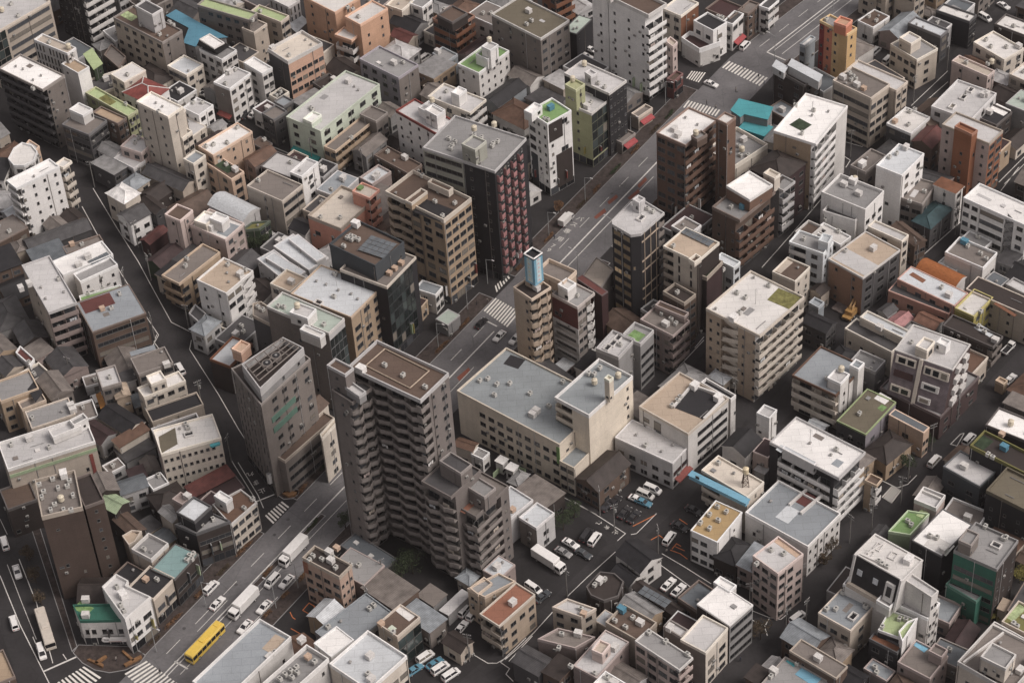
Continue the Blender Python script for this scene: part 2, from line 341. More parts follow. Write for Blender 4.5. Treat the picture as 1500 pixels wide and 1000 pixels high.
def block(root, blk, rs, main):
    P, z0, z1, fh, wall, roof, st, cl, o = unpack(blk)
    n = len(P); rt = o.get('rt'); par = o.get('par', .6)
    if o.get('pc') is None: pc = tuple(min(.78, x * 1.3 + .07) for x in PAL[wall])
    else: pc = o['pc']
    # wall mass, with balcony strips set back
    runs = []
    for i in range(n):
        segs = seg_list(st[i]); sc = o.get('stripes')
        for k, sg in enumerate(segs):
            m = cl[i] or wall  # per-wall colours: real cladding, and light differences between faces put into colour
            if sc and sc[0] == i and k < len(sc[1]): m = sc[1][k]
            runs.append((i, sg[0], sg[1], DEP if sg[2] in 'bkvz' else 0.0, m))
    def line(i, ins):
        a, b = P[i], P[(i + 1) % n]; l = math.hypot(b[0] - a[0], b[1] - a[1]); nx, ny = -(b[1] - a[1]) / l, (b[0] - a[0]) / l
        return (a[0] + nx * ins, a[1] + ny * ins), (b[0] + nx * ins, b[1] + ny * ins)
    ring = []; rm = []
    for k, (i, t0, t1, ins, m) in enumerate(runs):
        pi, pt0, pt1, pins, pm = runs[k - 1]
        a, b = line(i, ins)
        if pi == i:
            pa, pb = line(i, pins); p = lerp(pa, pb, t0); q = lerp(a, b, t0)
            if abs(pins - ins) > 1e-6: ring.append(p); rm.append(m); ring.append(q); rm.append(m)
            else: ring.append(q); rm.append(m)
        else:
            pa, pb = line(pi, pins); d1 = (pb[0] - pa[0], pb[1] - pa[1]); d2 = (b[0] - a[0], b[1] - a[1]); den = d1[0] * d2[1] - d1[1] * d2[0]
            if abs(den) < 1e-3: ring.append(a)
            else:
                t = ((a[0] - pa[0]) * d2[1] - (a[1] - pa[1]) * d2[0]) / den; ring.append((pa[0] + d1[0] * t, pa[1] + d1[1] * t))
            rm.append(m)
    pitched = rt in ('gable', 'hip', 'mono', 'arch')
    rise = 0
    if pitched:
        la = [math.hypot(P[(i + 1) % n][0] - P[i][0], P[(i + 1) % n][1] - P[i][1]) for i in range(n)]
        long = 0 if la[0] + la[2 % n] >= la[1] + la[3 % n] else 1
        half = (la[1 - long] + la[(3 - long) % n]) / 4
        rise = min({'gable': .55, 'hip': .5, 'mono': .28, 'arch': .5}[rt] * half, 2.6)
    zr = z1 - (par if not pitched else rise * .6)
    if zr - z0 < .4: zr = z0 + .4
    wb = MB()
    for k in range(len(ring)):
        a, b = ring[k], ring[(k + 1) % len(ring)]
        wb.face([(*a, z0), (*b, z0), (*b, zr - .03), (*a, zr - .03)], mat('wall', rm[k]))
    wb.face([(*p, zr - .03) for p in ring], mat('wall', wall))
    if pitched:
        # roof body with eaves
        E = offset(P, -.35); long_i = long
        A, B_, C, D = (E[(long_i + k) % 4] for k in range(4))      # A-B and C-D are the long eaves
        rb = MB(); rm_ = mat('tile', roof)
        zt = zr + rise
        if rt == 'mono':
            rb.face([(*A, zr), (*B_, zr), (*C, zt * .5 + zr * .5), (*D, zt * .5 + zr * .5)], rm_)
            rb.face([(*B_, zr), (*A, zr), (*A, zr - .15), (*B_, zr - .15)][::-1], rm_)
            h = zt * .5 + zr * .5
            rb.face([(*C, zr - .15), (*D, zr - .15), (*D, h), (*C, h)], mat('wall', wall)); rb.face([(*B_, zr - .15), (*C, zr - .15), (*C, h), (*B_, zr)], mat('wall', wall)); rb.face([(*D, zr - .15), (*A, zr - .15), (*A, zr), (*D, h)], mat('wall', wall))
        elif rt == 'arch':
            N = 8; prof = [(i / N, math.sin(math.pi * i / N)) for i in range(N + 1)]
            rows = [[(*lerp(A, D, u), zr + rise * s), (*lerp(B_, C, u), zr + rise * s)] for u, s in prof]
            for r0, r1 in zip(rows, rows[1:]): rb.face([r0[0], r0[1], r1[1], r1[0]], mat('metal', roof))
            rb.face([r[0] for r in rows][::-1], mat('wall', wall)); rb.face([r[1] for r in rows], mat('wall', wall))
        else:
            m1, m2 = lerp(A, D, .5), lerp(B_, C, .5)
            if rt == 'hip':
                L_ = math.hypot(m2[0] - m1[0], m2[1] - m1[1]); k = min(.5, half / max(L_, .1)); m1, m2 = lerp(m1, m2, k), lerp(m2, m1, k)
            rb.face([(*A, zr), (*B_, zr), (*m2, zt), (*m1, zt)], rm_); rb.face([(*C, zr), (*D, zr), (*m1, zt), (*m2, zt)], rm_)
            em = rm_ if rt == 'hip' else mat('wall', wall)
            rb.face([(*D, zr), (*A, zr), (*m1, zt)], em); rb.face([(*B_, zr), (*C, zr), (*m2, zt)], em)
            rb.face([(*A, zr), (*D, zr), (*C, zr), (*B_, zr)], mat('wall', wall))
            cap = MB(); cm = mat('wall', 'offw' if o.get('ribs') else roof)
            cap.bar((*m1, zt + .04), (*m2, zt + .04), .28, cm)
            if rt == 'hip':
                for p, q in ((A, m1), (D, m1), (B_, m2), (C, m2)): cap.bar((*p, zr + .06), (*q, zt + .05), .24, cm)
            build(cap, 'roof_ridge', root)
        build(wb, 'wall', root); build(rb, 'roof', root)
    else:
        build(wb, 'wall', root)
        if par < .02:
            rb = MB(); rb.prism(offset(P, -.25), zr - .02, zr + .14, mat('roof', roof), bottom=True); build(rb, 'roof', root)
        else:
            th = .22; O = offset(P, -.05); I = offset(P, th)
            rb = MB(); rb.face([(*p, zr) for p in offset(P, th - .02)], mat('roof', roof)); build(rb, 'roof', root)
            pb = MB(); pm = mat('wall', pc); bot = zr - .28
            for i in range(n):
                j = (i + 1) % n
                pb.face([(*O[i], bot), (*O[j], bot), (*O[j], z1), (*O[i], z1)], pm)
                pb.face([(*O[i], z1), (*O[j], z1), (*I[j], z1), (*I[i], z1)], pm)
                pb.face([(*I[j], zr - .05), (*I[i], zr - .05), (*I[i], z1), (*I[j], z1)], pm)
            pb.face([(*p, bot) for p in reversed(O)], pm)
            build(pb, 'parapet', root)
    for i in range(n):
        for sg in seg_list(st[i]): facade(root, P[i], P[(i + 1) % n], sg, z0, zr, fh, o, rs)
# ---------------------------------------------------------------- roof equipment
def m_ac():
    def f():
        b = MB(); m = mat('metal', (.5, .49, .46)); d = mat('metal', (.1, .1, .1))
        b.box(-.55, .55, -.4, .4, .12, 1.05, m); b.box(-.5, .5, -.35, .35, 0, .12, d)
        b.cyl(0, 0, .28, 1.05, 1.1, d, 8); return b.mesh('air_conditioner')
    return cached('ac', f)
def m_boxu(w, d, h, c):
    def f():
        b = MB(); m = mat('metal', PAL[c]); b.box(-w / 2, w / 2, -d / 2, d / 2, .1, h, m)
        b.box(-w / 2 - .06, w / 2 + .06, -d / 2 - .06, d / 2 + .06, h, h + .1, m)
        b.box(-w / 2 + .1, w / 2 - .1, -d / 2 + .1, d / 2 - .1, 0, .1, mat('metal', 'dgray')); return b.mesh('plant_box')
    return cached(('bx', w, d, h, c), f)
def m_tank():
    def f():
        b = MB(); m = mat('metal', (.62, .55, .42)); b.cyl(0, 0, .75, .5, 1.7, m, 12); b.cyl(0, 0, .75, 1.7, 2.0, m, 12, .35)
        for a in range(4): b.bar((.5 * math.cos(a * 1.57), .5 * math.sin(a * 1.57), 0), (.5 * math.cos(a * 1.57), .5 * math.sin(a * 1.57), .5), .1, mat('metal', 'gray'))
        return b.mesh('water_tank')
    return cached('tank', f)
def m_vent():
    def f():
        b = MB(); m = mat('metal', (.3, .29, .28)); b.cyl(0, 0, .22, 0, .55, m, 8); b.cyl(0, 0, .42, .55, .8, m, 8, .15); return b.mesh('roof_vent')
    return cached('vent', f)
def m_antenna():
    def f():
        b = MB(); m = mat('metal', (.35, .35, .35)); b.bar((0, 0, 0), (0, 0, 5), .09, m)
        for z in (3.9, 4.4, 4.8): b.bar((-.6, 0, z), (.6, 0, z), .05, m)
        return b.mesh('antenna')
    return cached('ant', f)
def m_well():
    def f():
        b = MB(); m = mat('wall', 'offw'); w, d, t = 2.3, 1.7, .22
        for x0, x1, y0, y1 in ((-w / 2, w / 2, -d / 2, -d / 2 + t), (-w / 2, w / 2, d / 2 - t, d / 2), (-w / 2, -w / 2 + t, -d / 2 + t, d / 2 - t), (w / 2 - t, w / 2, -d / 2 + t, d / 2 - t)): b.box(x0, x1, y0, y1, 0, .6, m)
        b.face([(-w / 2, -d / 2, .03), (w / 2, -d / 2, .03), (w / 2, d / 2, .03), (-w / 2, d / 2, .03)], mat('glass', (.03, .03, .035))); return b.mesh('roof_light')
    return cached('well', f)
def m_dormer():
    def f():
        b = MB(); m = mat('wall', 'offw'); b.box(-1.1, 1.1, -.9, .9, -.8, .9, m)
        b.box(-.9, .9, -.94, -.9, -.2, .75, mat('glass', GL)); return b.mesh('dormer')
    return cached('dorm', f)
def m_fan():
    def f():
        b = MB(); b.cyl(0, 0, 1.3, 0, 1.0, mat('metal', 'taupe'), 14); b.cyl(0, 0, .95, 1.0, 1.06, mat('metal', 'char'), 14); b.cyl(0, 0, .35, 1.06, 1.2, mat('metal', 'gray'), 10)
        return b.mesh('cooling_fan')
    return cached('fan', f)
def water_tower(root, x, y, z):
    b = MB(); m = mat('metal', 'brown')
    for k in range(4):
        a = k * 1.571 + .785; c = a + 1.571
        p = (1.1 * math.cos(a), 1.1 * math.sin(a), 0); q = (.5 * math.cos(a), .5 * math.sin(a), 4.2); p2 = (1.1 * math.cos(c), 1.1 * math.sin(c), 0); q2 = (.5 * math.cos(c), .5 * math.sin(c), 4.2)
        b.bar(p, q, .13, m)
        for t0, t1 in ((0, .33), (.33, .66), (.66, 1)):
            L3 = lambda u, v, t: tuple(u[i] + (v[i] - u[i]) * t for i in range(3))
            b.bar(L3(p, q, t0), L3(p2, q2, t1), .08, m); b.bar(L3(p2, q2, t0), L3(p, q, t1), .08, m); b.bar(L3(p, q, t1), L3(p2, q2, t1), .08, m)
    fr = build(b, 'tower_frame', root, (x, y, z))
    t = MB(); t.cyl(0, 0, .75, 4.2, 5.6, mat('metal', (.66, .55, .36)), 12); t.cyl(0, 0, .75, 5.6, 5.9, mat('metal', (.66, .55, .36)), 12, .3); build(t, 'water_tank', root, (x, y, z))
BOXC = {'box': (1.7, 1.3, 1.4, 'offw'), 'boxw': (2.0, 1.6, 1.7, 'white'), 'boxp': (1.3, 1.2, 1.1, 'peach2'), 'boxg': (1.6, 1.2, .7, 'green'), 'boxblue': (1.8, 1.3, 1.5, 'blue'), 'boxb': (2.4, .8, .5, 'teal2')}
def item(root, it, rot, rs):
    kind, p, z, c = it
    if kind in BOXC: w, d, h, cc = BOXC[kind]; add('plant_box', m_boxu(w, d, h, cc), root, (*p, z), rot); return
    one = {'ac': ('air_conditioner', m_ac), 'tank': ('water_tank', m_tank), 'vent': ('roof_vent', m_vent), 'ant': ('antenna', m_antenna), 'well': ('roof_light', m_well), 'dorm': ('dormer', m_dormer), 'rtank': ('cooling_fan', m_fan)}
    if kind in one: nm, fn = one[kind]; add(nm, fn(), root, (*p, z), rot + (rs.choice((0, 1.5708)) if kind == 'ac' else 0)); return
    if kind == 'wtower': water_tower(root, *p, z); return
    b = MB()
    if kind == 'patch': b.prism(p, z - .02, z + .06, mat('roof' if c not in ('green', 'lgreen', 'olive', 'dgreen2') else 'soil', c)); build(b, 'roof_patch', root)
    elif kind == 'wallx': b.prism(p, z - .02, z + .75, mat('wall', 'offw')); build(b, 'roof_wall', root)
    elif kind == 'solar':
        la = math.hypot(p[1][0] - p[0][0], p[1][1] - p[0][1]); lb = math.hypot(p[2][0] - p[1][0], p[2][1] - p[1][1])
        na, nb = max(1, round(la / 1.5)), max(1, round(lb / 1.5))
        for i in range(na):
            for j in range(nb):
                cs = []
                for u, v in ((i + .04, j + .04), (i + .96, j + .04), (i + .96, j + .96), (i + .04, j + .96)):
                    e = lerp(p[0], p[1], u / na); g = lerp(p[3], p[2], u / na); cs.append(lerp(e, g, v / nb))
                s = MB(); s.prism(cs, z + .35, z + .42, mat('metal', 'gray'), mat('solar', 'slate2'), True); build(s, 'solar_panel', root)
        for k in range(4): b.bar((*p[k], z), (*p[k], z + .36), .1, mat('metal', 'gray'))
        build(b, 'panel_frame', root)
    elif kind in ('frame', 'frame2'):
        m = mat('metal', 'taupe' if kind == 'frame' else 'tan2'); hz = z + (.9 if kind == 'frame' else .25)
        for k in range(4): b.bar((*p[k], hz), (*p[(k + 1) % 4], hz), .25, m)
        if kind == 'frame':
            for k in range(1, 4): b.bar((*lerp(p[0], p[1], k / 4), hz), (*lerp(p[3], p[2], k / 4), hz), .22, m); b.bar((*lerp(p[1], p[2], k / 4), hz), (*lerp(p[0], p[3], k / 4), hz), .22, m)
        build(b, 'roof_frame', root)
def inside(P, x, y):
    r = False
    for i in range(len(P)):
        (x1, y1), (x2, y2) = P[i], P[i - 1]
        if (y1 > y) != (y2 > y) and x < (x2 - x1) * (y - y1) / (y2 - y1) + x1: r = not r
    return r
CAT = {'apartment_building': ('apartment block', 'apartment blocks of the district'), 'apartment_tower': ('tower', 'tall towers along the avenue'), 'office_building': ('office building', 'office buildings of the district'),
       'shop_building': ('shop', 'shops along the streets'), 'house': ('house', 'low houses in the blocks'), 'warehouse': ('hall', 'halls and sheds'), 'shed': ('shed', 'halls and sheds'), 'kiosk': ('kiosk', 'halls and sheds'),
       'market_hall': ('hall', 'halls and sheds'), 'pavilion': ('pavilion', 'low houses in the blocks'), 'restaurant': ('restaurant', 'shops along the streets')}
def building(rec, seed):
    name, label, cx, cy, rot, blocks, taps, items, ex = rec
    rs = random.Random(seed); root = empty(name, (cx, cy, 0)); ct = CAT[name]; tag(root, label, ct[0], ct[1])
    for k, bk in enumerate(blocks): block(root, bk, rs, k == 0)
    P, z0, z1, fh, wall, roof, st, cl, o = unpack(blocks[0])
    for (Pb, za, Pt, zb, sc, tc, *sl) in taps:
        b = MB(); n = len(Pb)
        for i in range(n):
            j = (i + 1) % n; b.face([(*Pb[i], za), (*Pb[j], za), (*Pt[j], zb), (*Pt[i], zb)], mat('tile', sc) if len(sl) < 2 or i == sl[1] else mat('wall', sl[2]))
        build(b, 'mansard_roof', root)
        for (i, u0, u1, v0, v1, c, th) in (sl[0] if sl else ()):
            j = (i + 1) % n; V = lambda u, v: Vector((*lerp(lerp(Pb[i], Pb[j], u), lerp(Pt[i], Pt[j], u), v), za + (zb - za) * v))
            q = [V(u0, v0), V(u1, v0), V(u1, v1), V(u0, v1)]; nn = (q[1] - q[0]).cross(q[3] - q[0]).normalized() * th; s = MB(); m = mat('glass', GL) if c == 'pane' else mat('wall', c)
            t = [p + nn for p in q]; s.face(t, m)
            for k in range(4): s.face([q[k], q[(k + 1) % 4], t[(k + 1) % 4], t[k]], m)
            build(s, 'dormer_window' if c == 'pane' else 'dormer_band', root)
        I = offset(Pt, .25); O = offset(Pt, -.08); t = MB(); t.face([(*p, zb - .35) for p in I], mat('roof', tc)); build(t, 'roof', root)
        q = MB()
        for i in range(n):
            j = (i + 1) % n; pm = mat('wall', 'offw')
            q.face([(*O[i], zb - .4), (*O[j], zb - .4), (*O[j], zb + .05), (*O[i], zb + .05)], pm); q.face([(*O[i], zb + .05), (*O[j], zb + .05), (*I[j], zb + .05), (*I[i], zb + .05)], pm); q.face([(*I[j], zb - .37), (*I[i], zb - .37), (*I[i], zb + .05), (*I[j], zb + .05)], pm)
        build(q, 'parapet', root)
    for it in items: item(root, it, rot, rs)
    n = len(P)
    def wall_frame(i):
        a, b = P[i], P[(i + 1) % n]; L = math.hypot(b[0] - a[0], b[1] - a[1]); return a, b, L, math.atan2(b[1] - a[1], b[0] - a[0])
    for i, c in ex.get('awn', ()):
        a, b, L, ang = wall_frame(i); w = L * .8; k = MB()
        f = [(-w / 2, 0, 3.1), (-w / 2, -1.5, 2.5), (w / 2, -1.5, 2.5), (w / 2, 0, 3.1)]
        k.face(f, mat('metal', c)); k.face([(x, y, z - .12) for x, y, z in reversed(f)], mat('metal', c)); k.box(-w / 2, w / 2, -1.52, -1.44, 2.2, 2.5, mat('metal', c))
        build(k, 'awning', root, (*lerp(a, b, .5), 0), ang)
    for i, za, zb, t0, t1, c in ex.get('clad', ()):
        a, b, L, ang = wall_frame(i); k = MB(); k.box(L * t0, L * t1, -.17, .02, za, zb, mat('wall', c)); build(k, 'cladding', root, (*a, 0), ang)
    if 'sign' in ex: rooftop_sign(root, *ex['sign'])
    if 'signr' in ex: front_sign(root, *wall_frame(ex['signr']))
    # small clutter on bare flat roofs: pipes, units, hatches
    if o.get('rt') is None and not taps and len(P) == 4 and o.get('par', .6) > .05:
        zr = z1 - o.get('par', .6); xs = [p[0] for p in P]; ys = [p[1] for p in P]; area = (max(xs) - min(xs)) * (max(ys) - min(ys))
        others = [bk[0] for bk in blocks[1:]]; I = offset(P, 1.3)
        for k in range(min(10, int(area / 32) + 2)):
            x, y = rs.uniform(min(xs), max(xs)), rs.uniform(min(ys), max(ys))
            if not inside(I, x, y) or any(inside(q, x, y) for q in others) or any(math.hypot(x - it[1][0], y - it[1][1]) < 1.8 for it in items if not isinstance(it[1][0], tuple)) or any(inside(it[1], x, y) for it in items if isinstance(it[1][0], tuple)): continue
            kd = rs.choice(('ac', 'vent', 'ac', 'pipe', 'pipe', 'box', 'vent', 'hatch', 'mat'))
            if kd in ('hatch', 'mat'):
                l, w = (1.2, 1.0) if kd == 'hatch' else (rs.uniform(1.5, 3.5), rs.uniform(1, 2)); c, s = math.cos(rot), math.sin(rot); q = [(x + c * a - s * d, y + s * a + c * d) for a, d in ((-l / 2, -w / 2), (l / 2, -w / 2), (l / 2, w / 2), (-l / 2, w / 2))]
                if all(inside(I, *t) for t in q): b = MB(); b.prism(q, zr - .02, zr + (.35 if kd == 'hatch' else .03), mat('roof', rs.choice(('gray', 'lgray', 'taupe', 'offw')))); build(b, 'roof_hatch' if kd == 'hatch' else 'roof_patch', root)
            elif kd == 'pipe':
                l = rs.uniform(2, 4); e = (x + math.cos(rot) * l, y + math.sin(rot) * l)
                if inside(I, *e): b = MB(); b.bar((x, y, zr + .18), (*e, zr + .18), .16, mat('metal', 'gray')); build(b, 'roof_pipe', root)
            else: item(root, (kd, (x, y), zr, None), rot, rs)
    return root
def low_house(rec, seed):
    x, y, r, w, d, h, roof, wall, ty, near = rec; rs = random.Random(seed)
    root = empty('house', (x, y, 0)); T = {'gable': 'gable roof', 'hip': 'hip roof', 'flat': 'flat roof', 'mono': 'lean-to roof'}[ty]
    tag(root, '%s low house with %s %s near %s' % (WALLN[wall], ROOFN[roof], T, near), 'house', 'low houses in the blocks')
    c, s = math.cos(r), math.sin(r); P = [(c * a - s * b, s * a + c * b) for a, b in ((-w / 2, -d / 2), (w / 2, -d / 2), (w / 2, d / 2), (-w / 2, d / 2))]; st = []
    for i in range(4):
        a, b = P[i], P[(i + 1) % 4]; L = math.hypot(b[0] - a[0], b[1] - a[1]); st.append('w%d' % max(1, int(L / 3)) if -(b[0] - a[0]) / L * 1.0 < -.1 else '-')
    o = {} if ty == 'flat' else {'rt': ty}
    if ty == 'flat': o['par'] = rs.choice((.15, .4, .7))
    block(root, (P, 0, h + .5, wall, roof, ';'.join(st), None, o), rs, True)
    if ty == 'flat':
        for k in range(rs.randint(1, 3)): item(root, (rs.choice(('ac', 'box', 'vent', 'ac')), (rs.uniform(-.3, .3) * min(w, d), rs.uniform(-.3, .3) * min(w, d)), h + .5 - o['par'], None), r, rs)
def rooftop_sign(root, P, z0, z1):
    b = MB(); b.prism(P, z0, z1 - .6, mat('paint', 'sky'), mat('metal', 'char')); n = len(P); build(b, 'sign_panel', root)
    f = MB(); w = mat('metal', 'white')
    for i in range(n):
        f.bar((*P[i], z1 + .05), (*P[(i + 1) % n], z1 + .05), .34, w); f.bar((*P[i], z0), (*P[(i + 1) % n], z0), .18, mat('metal', 'sky'))
        f.face([(*P[i], z1 - .6), (*P[(i + 1) % n], z1 - .6), (*P[(i + 1) % n], z1), (*P[i], z1)], mat('paint', 'sky'))
        f.face([(*P[(i + 1) % n], z1 - .6), (*P[i], z1 - .6), (*P[i], z1), (*P[(i + 1) % n], z1)], mat('metal', 'char'))
    build(f, 'sign_frame', root); rs = random.Random(5)
    for i in range(n):
        a, c = P[i], P[(i + 1) % n]; L = math.hypot(c[0] - a[0], c[1] - a[1]); ang = math.atan2(c[1] - a[1], c[0] - a[0]); k = MB()
        k.box(L * .24, L * .76, -.05, .01, z0 + .5, z1 - .7, mat('paint', (.5, .66, .7)))
        for j in range(6): zc = z0 + .9 + j * (z1 - z0 - 2.2) / 5; m = mat('paint', ((.6, .42, .45), (.62, .58, .42))[i % 2]); k.box(L * .36, L * (.5 + .12 * rs.random()), -.08, -.05, zc, zc + .35, m); k.box(L * .42, L * .48, -.08, -.05, zc + .35, zc + .75, m)
        build(k, 'sign_lettering', root, (*a, 0), ang)
